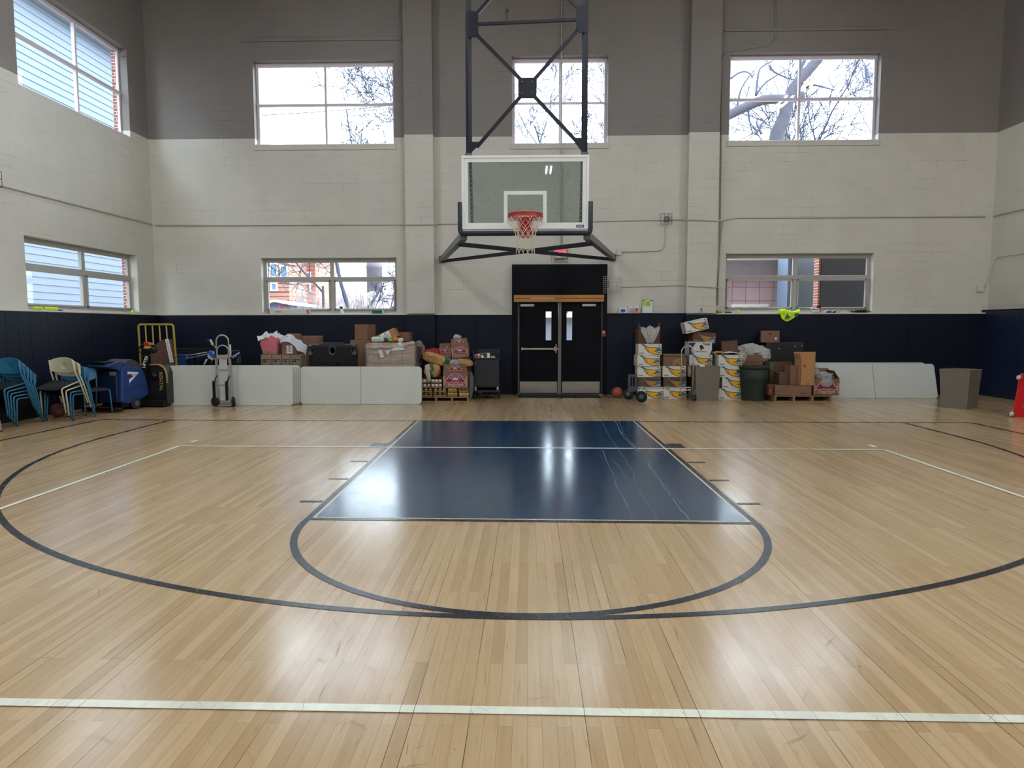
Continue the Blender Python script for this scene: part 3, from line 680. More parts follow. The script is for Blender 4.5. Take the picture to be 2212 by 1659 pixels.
ptube(pd, [V(q) for q in pp], .07, .085); pd.build('edge_padding', M_PAD, T, recalc=True)
# rim
ry, rz_ = YBD-.38, 3.085
RC = V((aY(1135, 467, ry).x, ry, aY(1135, 463.5, ry).z))
rm = MB(T); ring = [RC+V((cos(a)*.235, sin(a)*.235, 0)) for a in [2*pi*i/40 for i in range(40)]]
rm.tube(ring, .0105, 8, closed=True)
ring2 = [RC+V((cos(a)*.235, sin(a)*.235, -.028)) for a in [pi*1.05+pi*.9*i/20 for i in range(21)]]
rm.tube([RC+V((cos(a)*.238, sin(a)*.238, -.03)) for a in [-.15+(pi+.3)*i/20 for i in range(21)]], .008, 6)
for i in range(21):
    a = pi+pi*i/20; 
rm.prism([(cos(a)*.238, sin(a)*.238) for a in [pi*1.0+pi*i/24 for i in range(25)]]+[(cos(a)*.226, sin(a)*.226) for a in [2*pi-pi*i/24 for i in range(25)]], lambda a, b, d: (RC.x+a, RC.y+b, RC.z+d), -.045, -.004)
rim = rm.build('rim', M_RED, T)
bk = MB(T)   # bracket between board and ring
bk.prism([(-.10, YBD+.01), (.10, YBD+.01), (.13, ry+.20), (.07, ry+.245), (-.07, ry+.245), (-.13, ry+.20)], lambda a, b, d: (RC.x+a, b, RC.z+d), -.02, 0.0)
bk.prism([(YBD, -.02), (YBD, -.24), (YBD-.05, -.24), (ry+.25, -.05), (ry+.23, -.02)], lambda a, b, d: (RC.x+d, a, RC.z+b), -.085, .085)
bk.rbox((RC.x-.09, YBD-.03, RC.z-.27), (RC.x+.09, YBD+.005, RC.z), .004)
bk.build('rim_bracket', M_RED, T)
# net: twelve loops, diamond mesh
nt = MB(T); rows = [(0, .225, 0), (.085, 0.25, 1), (.165, .172, 0), (.235, .145, 1), (.30, .128, 0), (.365, .12, 1), (.43, .122, 0), (.485, .128, 1)]
ND = 12
def npt(k, i):
    h, r, o = rows[k]; a = 2*pi*(i+(.5 if o else 0))/ND; j = .004*sin(i*3.1+k*2.3)
    return RC+V((cos(a)*(r+j), sin(a)*(r+j), -.015-h+(.012*sin(i*2.7) if k == 7 else 0)))
for k in range(len(rows)-1):
    for i in range(ND):
        a = npt(k, i)
        for dj in ((0, -1) if rows[k][2] == 0 else (0, 1)):
            b = npt(k+1, i+dj); m_ = a.lerp(b, .5)-V((0, 0, .006)); nt.tube([a, m_, b], .0036, 5, caps=False)
for i in range(ND):
    e = npt(7, i); nt.tube([e, e+V((0, 0, -.03))], .005, 5)
nt.build('net', M_NET, T)
# galvanised slotted side channels behind the glass
for sx, x in ((0, 1019), (1, 1256)):
    a, b = PY(x-3 if sx == 0 else x+2, 345, YBD+.09), PY(x+1 if sx == 0 else x-2, 488, YBD+.06)
    c_ = MB(T); c_.bar(a, b, .045, .03, 0, up=(0, 1, 0))
    d = b-a
    for i in range(14):
        q = a+d*(i+.7)/14.5; c_.box((q.x-.009, q.y-.024, q.z-.022), (q.x+.009, q.y-.019, q.z+.018), 1)
    for q in (a, b): c_.rbox((q.x-.03 if sx == 0 else q.x-.13, q.y-.04, q.z-.02), (q.x+.13 if sx == 0 else q.x+.03, q.y+.02, q.z+.015), .004)
    c_.build('slotted_channel', [mat('galvanised', '#7e8f93', .45, metal=.5), M_BLK], T)
# overhead frame
YM = YBD+.13; z_top = ZC
lx0, lx1 = PY(1012.5, 200, YM).x, PY(1263, 200, YM).x
def zz(y): return PY(1135, y, YM).z
zb0 = zz(334); 
for x in (lx0, lx1):
    m_ = MB(T); m_.bar((x, YM, zb0), (x, YM, z_top), .062, .062); m_.build('mast_tube', M_NAVYM, T)
def plate(pts):
    gs = MB(T); gs.prism([((PY(px, py, YM-.04)).x, (PY(px, py, YM-.04)).z) for px, py in pts], lambda a, b, d: (a, YM-.04+d, b), 0, .012); gs.build('gusset_plate', M_NAVYM, T)
plate([(1008, 24), (1026, 24), (1033, 32), (1033, 71), (1026, 80), (1008, 80)]); plate([(1269, 12), (1251, 12), (1244, 20), (1244, 61), (1251, 70), (1269, 70)])
plate([(1009, 306), (1036, 306), (1033, 315), (1014, 333), (1009, 333)]); plate([(1263, 297), (1236, 297), (1239, 304), (1257, 328), (1263, 328)])
plate([(1120, 168), (1157, 167), (1160, 171), (1159, 208), (1156, 212), (1121, 212), (1119, 208), (1119, 172)])
for x, y in ((1128, 177), (1149, 177), (1128, 201), (1149, 201)): q = PY(x, y, YM-.04); bl_ = MB(T); bl_.cyl((q.x, q.y-.012, q.z), (q.x, q.y, q.z), .012, n=8); bl_.build('bolt', M_GREYM, T)
for a, b in (((1030, 76), (1125, 172)), ((1154, 172), (1247, 66)), ((1125, 208), (1030, 318)), ((1154, 208), (1243, 303)), ((1030, 30), (1118, -70)), ((1249, 18), (1160, -70))):
    m_ = MB(T); m_.bar(PY(*a, YM-.0), PY(*b, YM-.0), .045, .045, up=(0, 1, 0)); m_.build('diagonal_brace', M_NAVYM, T)
m_ = MB(T); m_.bar(PY(1030, 52.5, YM), PY(1246, 42.5, YM), .038, .038); m_.build('cross_bar', M_NAVYM, T)
# top pivots on the board
for x in (lx0, lx1): pv = MB(T); pv.rbox((x-.05, YBD+.01, bz1-.02), (x+.05, YM+.04, bz1+.04), .006); pv.build('top_bracket', M_GREYM, T)
# arms back to the wall
WL_, WR_ = PY(955, 560, YW-.06), PY(1324, 556, YW-.06)
AL, AR = V((bx0+.02, YBD+.06, bz0-.09)), V((bx1-.02, YBD+.06, bz0-.09))
for a, b in ((AL, WL_), (AR, WR_)):
    m_ = MB(T); m_.bar(a, b, .10, .10); m_.rbox((b.x-.07, YW-.06, b.z-.08), (b.x+.07, YW-.005, b.z+.08), .008); m_.build('wall_arm', M_GREYM, T)
def al(a, b, t): return a.lerp(b, t)
dn = V((0, 0, -.06))
for a, b in ((al(AL, WL_, .12)+dn, al(AR, WR_, .95)+dn), (al(AR, WR_, .12)+dn, al(AL, WL_, .95)+dn)):
    m_ = MB(T); m_.bar(a, b, .05, .065); m_.build('horizontal_brace', M_NAVYM, T)
x0, x1 = al(AL, WL_, .12).lerp(al(AR, WR_, .95), .36), 0
# ================================================================== conduits & wall fittings
M_COND = mat('painted_conduit', '#c6c3b8', .5)
YC = YW-.022
def conduit(label, pts, r=.013, m=None, rad=.08, straps=()):
    mb = MB(); mb.tube(arc3(pts, rad), r, 8, caps=True); return tag(mb.build('wall_conduit', m or M_COND), label, 'conduit')
def pw(x, y, Y=YC): return aY(x, y, Y)
YP = YW-.245
def zc(x, y): return aY(x, y, YC).z
conduit('long painted conduit running across the far wall below the backboard level', [pw(336, 487), pw(870, 485), pw(876, 485, YP), pw(937, 484.5, YP), pw(944, 483.5), pw(1478, 474), pw(1486, 474.5, YP), pw(1553, 476.5, YP), pw(1562, 476), pw(1590, 470.5), pw(2128, 468)], .014, rad=.05)
conduit('long conduit sloping along the left wall between the two windows', [(XL+.022, aX(0, 403, XL).y-3, aX(0, 403, XL).z), (XL+.022, YW-.05, aX(322, 483, XL+.02).z)], .016)
conduit('conduit along the right wall level with the backboard', [(XR-.022, YW-.05, aY(2128, 468, YC).z), (XR-.022, -6, aY(2128, 468, YC).z)], .014)
conduit('thin vertical conduit running down behind the glass backboard to the exit sign', [pw(1213, 2), pw(1213, 536)], .016)
conduit('dark conduit bending around the upper right window and down past the ledge', [pw(1675, -30), pw(1675, 96), pw(1560, 112), pw(1555, 560), pw(1546, 668)], .012, m=mat('aged_conduit', '#8f8b84', .5), rad=.22)
conduit('second vertical conduit beside the right pilaster down to the switch box', [pw(1562, 480), pw(1553, 570), pw(1551, 668)], .011)
conduit('bent conduit from the caged bell down to the box at the hoop arm', [pw(1438, 484), pw(1437, 541), pw(1343, 544)], .014, rad=.2)
conduit('low conduit leading from the caged strobe to the right pilaster', [pw(1342, 620), pw(1468, 616), pw(1484, 617), pw(1487, 617.5, YP), pw(1551, 621, YP), pw(1556, 621)], .010, rad=.03)
conduit('right wall conduit dropping into the small junction box near the corner', [(XR-.02, -5, aY(2122, 560, YC).z+.05), (XR-.02, YW-.2, aY(2122, 560, YC).z+.02), (XR-.05, YW-.022, aY(2122, 600, YC).z), (XR-.10, YW-.022, aY(2122, 622, YC).z)], .010, rad=.1)
def wbox(x0, x1, y0, y1, d, name, label, cat, m=M_COND):
    a, b = aY(x0, y1, YW-d), aY(x1, y0, YW-d); mb = MB(); mb.rbox((a.x, YW-d, a.z), (b.x, YW-.001, b.z), .006); return tag(mb.build(name, m), label, cat)
wbox(1333, 1343, 537, 551, .06, 'junction_box', 'small square junction box behind the right hoop arm', 'junction box')
wbox(2112, 2126, 617, 630, .06, 'junction_box', 'small painted junction box near the right corner', 'junction box')
wbox(1541, 1556, 660, 676, .06, 'junction_box', 'white switch box on the ledge below the vertical conduits', 'junction box')
# wire cages
def cage(mb, x0, x1, y0, y1, d, nx, nz, r=.004, m=0):
    a, b = aY(x0, y1, YW-d), aY(x1, y0, YW-d)
    for i in range(nx+1):
        x = a.x+(b.x-a.x)*i/nx; mb.tube([(x, YW-.002, a.z), (x, YW-d, a.z), (x, YW-d, b.z), (x, YW-.002, b.z)], r, 5, m)
    for j in range(nz+1):
        z = a.z+(b.z-a.z)*j/nz; mb.tube([(a.x, YW-.002, z), (a.x, YW-d, z), (b.x, YW-d, z), (b.x, YW-.002, z)], r, 5, m)
    return a, b
T = thing('exit_sign', 'red lit EXIT sign in a wire cage above the double doors', 'sign', (aY(1211, 545, YW).x, YW, aY(1211, 548, YW).z))
mb = MB(T); cage(mb, 1191, 1226, 533, 566, .16, 3, 4); mb.build('wire_cage', M_GREYM, T)
mb = MB(T); a, b = aY(1198, 558, YW-.09), aY(1224, 535, YW-.09); mb.rbox((a.x, YW-.09, a.z), (b.x, YW-.01, b.z), .008); mb.build('sign_housing', M_CREAM, T)
mb = MB(T); c_ = (a+b)/2; mb.text('EXIT', .165, lambda p, q: (c_.x+p*.78, YW-.094, c_.z-.055+q), 0); mb.build('lettering', mat('exit_red', '#ff2030', .5, emit='#ff1838', es=5.), T)
T = thing('alarm_bell', 'round grey bell inside a square wire cage right of the backboard', 'bell', (aY(1440, 472, YW).x, YW, aY(1440, 472, YW).z))
mb = MB(T); cage(mb, 1427, 1452, 461, 484, .14, 3, 3); mb.build('wire_cage', M_GREYM, T)
mb = MB(T); c_ = aY(1441, 473, YW-.05); mb.lathe([(0, -.055), (.04, -.05), (.065, -.03), (.07, 0)], (c_.x, YW-.012, c_.z), 'y', 20); mb.build('bell_dome', mat('bell_tan', '#8f8676', .5, metal=.4), T)
T = thing('strobe_alarm', 'red and white fire strobe behind a large wire guard beside the doors', 'alarm', (aY(1322, 615, YW).x, YW, aY(1322, 615, YW).z))
mb = MB(T); a, b = cage(mb, 1303, 1343, 597, 633, .17, 9, 8, .003); mb.build('wire_guard', mat('white_wire', '#cfcdc6', .5), T)
mb = MB(T); mb.rbox((a.x+.06, YW-.06, a.z+.06), (b.x-.12, YW-.002, b.z-.06), .012); mb.build('strobe_body', M_CREAM, T)
mb = MB(T); q = aY(1310, 614, YW-.08)
for k in range(3): mb.rbox((a.x+.10, YW-.07, q.z-.07+k*.05), (a.x+.15, YW-.058, q.z-.04+k*.05), .003)
mb.build('red_lettering', mat('alarm_red', '#8a1420', .5), T)
T = thing('fire_pull_station', 'small dark red fire pull station on the navy door surround', 'alarm', (aY(1303, 720, YW-PD-.03).x, YW-PD-.02, aY(1303, 720, YW-PD-.03).z))
mb = MB(T); a, b = aY(1299, 727, YW-PD-.06), aY(1309, 713, YW-PD-.06); mb.rbox((a.x, YW-PD-.06, a.z), (b.x, YW-PD-.02, b.z), .006); mb.build('case', mat('pull_red', '#7a1a20', .4), T)
mb = MB(T); c_ = (a+b)/2; mb.lathe([(.0, -.008), (.022, -.006), (.024, 0)], (c_.x, YW-PD-.06, c_.z+.02), 'y', 14); mb.build('dial', M_PAPER, T)
T = thing('wall_hook', 'small eye hook with a short chain on the wall above the middle window', 'hook', (aY(1095, 30, YW).x, YW, aY(1095, 20, YW).z))
mb = MB(T); q = aY(1095, 22, YW-.03); mb.rbox((q.x-.03, YW-.03, q.z-.03), (q.x+.03, YW, q.z+.03), .008); mb.tube([(q.x, YW-.03, q.z), (q.x, YW-.05, q.z-.02), (q.x, YW-.05, q.z-.2)], .007, 6)
mb.tube([(q.x+cos(a_)*.03, YW-.05, q.z-.225+sin(a_)*.03) for a_ in [2*pi*i/12 for i in range(12)]], .006, 5, closed=True); mb.build('hook_and_ring', M_GREYM, T)
T = thing('basket_cage', 'corner of a wire cage on the left wall at the frame edge', 'wire cage', (XL, aX(3, 390, XL).y-.1, aX(3, 390, XL).z))
mb = MB(T); p = aX(4, 390, XL+.12)
for z in (p.z-.11, p.z+.02, p.z+.14): mb.tube([(XL+.01, p.y, z), (XL+.12, p.y, z), (XL+.12, p.y-.3, z), (XL-.0, p.y-.3, z)], .005, 5)
for y_ in (p.y, p.y-.15, p.y-.3): mb.tube([(XL+.12, y_, p.z-.11), (XL+.12, y_, p.z+.14)], .005, 5)
mb.build('wires', M_GREYM, T)
# ================================================================== outdoors
M_BARK = mat('bark', '#44424c', .9, var=.25, nscale=5, bump=.3, bscale=12)
M_TWIG = mat('twig', '#464a5c', .9, var=.2)
M_SIDING = mat('pale_siding', '#6c7684', .6, var=.03)
def tree(name, label, base, h, seed, r0=.16, lean=(0, 0), spread=.55, depth=5, group=None, maxn=900, first=.35, m=None):
    rg = random.Random(seed); mb = MB(off=base); cnt = [0]
    def grow(p, d, L, r, lv):
        if cnt[0] > maxn: return
        cnt[0] += 1; pts = [p]; q = p; n = 4 if lv < 2 else 3
        for i in range(n):
            d = (d+V((rg.gauss(0, .16), rg.gauss(0, .16), rg.gauss(.03, .1)))).normalized(); q = q+d*(L/n); pts.append(q)
        mb.tube(pts, r, 6 if lv < 2 else (4 if lv < 3 else 3), caps=False, r1=max(r*.55, .011))
        if lv >= depth: return
        k = rg.randint(3, 4) if lv < 3 else rg.randint(3, 5)
        for j in range(k):
            t = first+(1-first)*rg.random() if lv == 0 else rg.uniform(.25, 1.); i = min(int(t*n), n-1); s_ = pts[i].lerp(pts[i+1], t*n-i)
            ax = d.orthogonal().normalized(); ax.rotate(Matrix.Rotation(rg.uniform(0, 2*pi), 3, d)); nd = (d*(1-spread)+ax*spread*rg.uniform(.7, 1.2)+V((0, 0, .12))).normalized()
            grow(s_, nd, L*rg.uniform(.52, .74), max(r*.5, .019), lv+1)
        if lv < 3: grow(q, d, L*.7, r*.55, lv+1)
    b = V(base); grow(b, V((lean[0], lean[1], 1)).normalized(), h*.55, r0, 0)
    o = tag(mb.build(name, m or M_TWIG), label, 'tree', group); return o
# trees beyond the far wall
def atd(x, Y): q = aY(x, 700, Y); return (q.x, Y, -.5)
tree('bare_tree', 'bare tree filling the right half of the upper left window', atd(775, 24), 16.5, 11, .13, (.02, 0), .6, 6, maxn=1300)
tree('bare_tree', 'thin bare tree at the right edge of the upper left window', atd(880, 21), 16, 21, .11, (-.05, 0), .5, 6, maxn=1000)
tree('bare_tree', 'bare bushy tree behind the left half of the middle window', atd(1130, 26), 16.5, 5, .16, (0, 0), .5, 6, maxn=1000)
tree('bare_tree', 'bare bushy tree low in the middle of the middle window', atd(1215, 28), 17.5, 8, .16, (0, 0), .5, 6, maxn=1000)
tree('bare_tree', 'bare tree at the right side of the middle window', atd(1285, 22), 16.5, 31, .16, (0, 0), .45, 6, maxn=1000)
tree('bare_tree', 'slender bare tree right of centre in the upper right window', atd(1850, 19), 15, 17, .15, (-.12, 0), .5, 5, maxn=700)
tree('bare_tree', 'fine twiggy bare tree at the right edge of the upper right window', atd(1795, 23), 16.5, 12, .13, (0, 0), .42, 6, maxn=1100)
tree('bare_tree', 'fine twiggy bare tree low at the right corner of the upper right window', atd(1880, 25), 17, 44, .13, (0, 0), .42, 6, maxn=1100)
tree('bare_tree', 'small bare tree low at the left of the upper right window', atd(1640, 21), 12.5, 46, .10, (0, 0), .42, 5, maxn=450)
# the big broken tree outside the upper right window
YT = 13.0
def pt(x, y, Y=YT): return aY(x, y, Y)
def limb(mb, pts, w0, w1, n=10, m=0):
    P = [pt(*p) for p in pts]; Q = []
    for i in range(len(P)-1):
        for k in range(3):
            t = k/3; a = P[max(i-1, 0)]; b = P[i]; c = P[i+1]; d = P[min(i+2, len(P)-1)]
            Q.append(.5*((2*b)+(c-a)*t+(2*a-5*b+4*c-d)*t*t+(3*b-a-3*c+d)*t**3))
    Q.append(P[-1]); mb.tube(Q, w0, n, m=m, r1=w1)
b0 = pt(1662, 500); T = thing('broken_tree', 'large bare tree with thick horizontal limb and splintered branch in upper right window', 'tree', (b0.x, YT, -.5))
mb = MB(T); limb(mb, [(1600, 1150), (1640, 700), (1672, 330), (1692, 262), (1706, 205)], .34, .17); limb(mb, [(1706, 215), (1722, 180), (1752, 145), (1778, 112), (1800, 60)], .20, .15); mb.build('trunk', M_BARK, T)
mb = MB(T); limb(mb, [(1735, 207), (1700, 214), (1650, 216), (1600, 236), (1540, 262), (1450, 270)], .15, .17); mb.build('thick_limb', M_BARK, T)
mb = MB(T); limb(mb, [(1700, 215), (1710, 192), (1714, 184)], .13, .12); limb(mb, [(1694, 230), (1682, 255), (1672, 275)], .07, .04); mb.build('stub', M_BARK, T)
mb = MB(T)
for k in range(9):
    a, b = (1735+k*2.0, 178+k*2-(k%3)*3), (1752+k*3.4, 186-k*5+(k%2)*6); mb.bar(pt(*a, YT-.15), pt(*b, YT-.17), .06, .03)
mb.build('splintered_wood', mat('fresh_wood', '#d8b98a', .8), T)
mb = MB(T)
for L in ([(1633, 206), (1636, 175), (1641, 150), (1656, 138), (1670, 130), (1690, 100)], [(1633, 206), (1652, 180), (1680, 162), (1700, 150)], [(1662, 140), (1672, 155), (1700, 168), (1715, 172)],
          [(1592, 232), (1600, 195), (1615, 170), (1630, 150)], [(1578, 170), (1595, 158), (1612, 155), (1625, 165)], [(1742, 190), (1760, 184), (1785, 190), (1805, 195)], [(1615, 222), (1618, 255), (1626, 290)],
          [(1632, 290), (1650, 262), (1672, 243), (1690, 232)], [(1645, 290), (1634, 262), (1650, 256)], [(1714, 182), (1728, 150), (1740, 118), (1748, 100)], [(1722, 178), (1735, 140), (1752, 112)]):
    limb(mb, L, .045, .018, 6)
mb.build('branches', M_TWIG, T)
# utility wires
def wire(label, a, b, Ya, Yb, r=.018, sag=.3):
    A, B = aY(*a, Ya), aY(*b, Yb); P = []
    for i in range(17):
        t = i/16; q = A.lerp(B, t); q.z -= sag*4*t*(1-t); P.append(q)
    mb = MB(); mb.tube(P, r, 5); return tag(mb.build('utility_wire', mat('wire_dark', '#4c4c58', .6)), label, 'wire')
wire('topmost thick utility wire crossing the upper left window', (540, 250), (1000, 210), 19, 19, .02, .1)
wire('second utility wire just under the topmost in the upper left window', (540, 254), (1000, 216), 19, 19, .014, .1)
wire('lowest utility wire crossing the upper left window', (540, 264), (1000, 224), 19, 19, .015, .1)
wire('upper utility wire rising across the middle window', (1090, 187), (1340, 138), 19, 19, .015, .05)
wire('middle utility wire rising across the middle window', (1090, 191), (1340, 146), 19, 19, .012, .05)
wire('lower utility wire rising across the middle window', (1090, 207), (1340, 172), 19, 19, .013, .05)
wire('upper utility wire sloping down across the upper right window', (1560, 205), (1920, 274), 17, 17, .014, .1)
wire('lower utility wire sloping down across the upper right window', (1560, 218), (1920, 290), 17, 17, .014, .1)
# neighbour with clapboard siding, left of the gym
T = thing('neighbour_building', 'pale clapboard building seen through the left wall windows', 'building', (XL-8, 0, -.5))
mb = MB(T); z = -.5
while z < 12.3:
    mb.prism([(0, 0), (.028, 0), (.004, 0.25), (0, 0.25)], lambda a, b, d: (XL-8+a, d, z+b), -12, 45); z += 0.25
mb.box((XL-11, -12, -.5), (XL-8, 45, 12.4)); mb.build('clapboard_wall', M_SIDING, T)
mb = MB(T); mb.box((XL-12, -12.3, 12.4), (XL-7.5, 45.3, 12.9)); mb.build('eave', mat('eave_white', '#8f959d', .6), T)
# orange clapboard house far behind the lower left window
YH = 30.
T = thing('house', 'orange clapboard house behind the lower left window', 'house', (aY(600, 650, YH).x, YH, -.5))
mb = MB(T); M_OR = brickmat('orange_siding', '#b98470', '#b07c69', '#80584a', 40., .26, .018, 'YZ', rough=.7, bump=0.)
def slabs(x0, x1, y0, y1, Y, m=0):
    a, b = aY(x0, y1, Y), aY(x1, y0, Y); z = -.5; n = 0
    while z < b.z:
        mb.prism([(0, 0), (-.05, 0), (-.005, .26), (0, .26)], lambda p, q, d: (d, Y+p, z+q), a.x, b.x, m); z += .26
    mb.box((a.x, Y, -.5), (b.x, Y+5, b.z), m)
slabs(505, 622, 520, 700, YH); slabs(622, 680, 535, 700, YH+3.5)
mb.build('siding_wall', M_OR, T)
mb = MB(T); a, b = aY(500, 520, YH), aY(690, 500, YH)
mb.prism([(YH-.5, a.z), (YH+4, b.z+2.0), (YH+9, a.z)], lambda p, q, d: (d, p, q), a.x-.4, b.x); mb.build('roof', mat('slate_roof', '#4a5468', .8), T)
for (x0, x1, y0, y1, Y) in ((586, 597, 571, 597, YH), (608, 619, 576, 600, YH), (588, 597, 614, 626, YH), (629, 637, 582, 600, YH+3.5), (655, 669, 590, 606, YH+3.5), (655, 669, 614, 628, YH+3.5)):
    f = MB(T); a, b = aY(x0, y1, Y), aY(x1, y0, Y); t = .09
    for p, q in (((a.x-t, a.z-t), (a.x, b.z+t)), ((b.x, a.z-t), (b.x+t, b.z+t)), ((a.x, a.z-t), (b.x, a.z)), ((a.x, b.z), (b.x, b.z+t))): f.box((p[0], Y-.1, p[1]), (q[0], Y+.02, q[1]))
    fo = f.build('house_window', M_WHITE, T); g = MB(T); g.box((a.x, Y-.06, a.z), (b.x, Y-.03, b.z)); g.build('pane', mat('sky_pane', '#7d92ac', .15), fo)
T = thing('shed', 'small blue shed with white gable roof and pinkish door outside the lower left window', 'shed', (aY(605, 660, 18).x, 18, -.5))
mb = MB(T); a = aY(575, 655, 18); b = aY(630, 655, 18); mb.box((a.x, 18, -.5), (b.x, 21, b.z)); mb.build('walls', mat('shed_blue', '#6c7ca0', .7), T)
mb = MB(T); r0 = aY(572, 653, 17.8); r1 = aY(592, 647, 17.8); r2 = aY(636, 655, 17.8); h = .1
mb.prism([(r0.x, r0.z-h), (r0.x, r0.z), (r1.x, r1.z), (r2.x, r2.z), (r2.x, r2.z-h), (r1.x, r1.z-h)], lambda p, q, d: (p, d, q), 17.7, 21.3); mb.build('roof', M_WHITE, T)
mb = MB(T); a, b = aY(598, 676, 17.97), aY(627, 661, 17.97); mb.box((a.x, 17.95, -.3), (b.x, 18, b.z)); mb.build('door', mat('shed_door', '#b25a58', .7), T)
T = thing('stone_tower', 'grey round topped tower seen in the lower left window, right part', 'tower', (aY(806, 600, 45).x, 45, -.5))
mb = MB(T); a, b = aY(788, 600, 45), aY(822, 578, 45); r_ = (b.x-a.x)/2; mb.lathe([(r_, -.5), (r_, b.z), (r_*1.08, b.z), (r_*.95, b.z+.5), (r_*.6, b.z+.9), (0, b.z+1.1)], ((a.x+b.x)/2, 45+r_, 0), 'z', 16); mb.build('tower_body', mat('tower_stone', '#77707a', .8), T)
mb = MB(); rg = random.Random(9)
for i in range(2600):
    x = rg.uniform(560, 880); Y = rg.uniform(13, 26); p = aY(x, 700, Y); h = rg.uniform(2.2, 4.2)*(.75+.25*sin(x*.05))*(Y/20)
    q = V((p.x, Y, rg.uniform(-.5, 1.2))); e = q+V((rg.gauss(0, .5), rg.gauss(0, .5), h*.55)); m1 = q.lerp(e, .5)+V((rg.gauss(0, .18), 0, rg.gauss(0, .1)))
    mb.tube([q, m1, e], .022, 3, caps=False, r1=.01)
tag(mb.build('brush_thicket', mat('dry_brush', '#958a88', .9, var=.2)), 'tangled bare brush growing behind the lower left window', 'brush', kind='stuff')
for (x, Y, sd, lb_) in ((760, 20, 3, 'bare tree spreading in the right pane of the lower left window'), (705, 23, 6, 'small bare tree in front of the orange house')): tree('bare_tree', lb_, atd(x, Y), 7.5, sd, .1, (0, 0), .6, 5, maxn=420, first=.15)
# block annex beyond the lower right window
YA = 9.5
T = thing('block_annex', 'pinkish concrete block annex beyond the lower right window', 'building', (aY(1640, 650, YA).x, YA, -.5))
mb = MB(T); a, b = aY(1540, 650, YA), aY(1748, 571, YA)
M_ANX = brickmat('annex_block', '#b5a6ab', '#a8989e', '#7b6f75', .4, .4, .012, 'XZ', rough=.8, bump=.3, offset=0.)
mb.box((a.x, YA, -.5), (b.x, YA+3, aY(1640, 606, YA).z), 0); mb.box((a.x-1, YA-.02, aY(1640, 606, YA).z), (b.x+.1, YA+3, aY(1640, 563, YA).z), 1); mb.box((a.x-1, YA-.4, aY(1640, 563, YA).z), (b.x+.4, YA+3.2, aY(1640, 559, YA).z), 2)
mb.build('block_wall', [M_ANX, mat('annex_panel', '#9c9ea8', .7, var=.15), M_WHITE], T)
f = MB(T); a, b = aY(1580, 680, YA-.05), aY(1660, 657, YA-.05); f.box((a.x, YA-.06, a.z), (b.x, YA, b.z), 0)
fo = f.build('annex_window', M_WHITE, T); g = MB(T)
for i in range(3): g.box((a.x+.08+i*(b.x-a.x)/3, YA-.08, a.z+.05), (a.x-.02+(i+1)*(b.x-a.x)/3, YA-.055, b.z-.08))
g.build('pane', mat('annex_pane', '#6f7886', .15), fo)
T = thing('grey_annex', 'dark grey sheet clad wing with a brick corner beyond the lower right window', 'building', (aY(1830, 650, 7.0).x, 7.0, -.5))
mb = MB(T); a, b = aY(1772, 650, 6.2), aY(2000, 540, 6.2); mb.box((a.x, 6.2, -.5), (b.x+2, 9, b.z+1), 0); mb.build('dark_wall', mat('dark_cladding', '#2b3136', .6, var=.1), T)
mb = MB(T); a, b = aY(1700, 650, 8.2), aY(1764, 545, 8.2); mb.box((a.x, 8.2, -.5), (b.x, 9, b.z), 0); mb.build('blue_grey_wall', mat('blue_grey_cladding', '#6d7b90', .6, var=.12), T)
mb = MB(T); a, b = aY(1763, 650, 6.3), aY(1771, 540, 6.3); mb.box((a.x, 6.22, -.5), (b.x, 6.5, b.z+1), 0); mb.build('brick_corner', M_BRICK, T)
T = thing('porch_block', 'pale building across the yard seen through the narrow door windows', 'building', (1.2, 16, -.5))
mb = MB(T); mb.box((-1.5, 16, -.5), (4.2, 20, 1.9)); mb.build('wall', mat('porch_grey', '#727a88', .7, var=.1), T)
mb = MB(T); mb.box((-1.7, 15.7, 1.9), (4.4, 20, 2.05)); mb.build('fascia', M_WHITE, T)
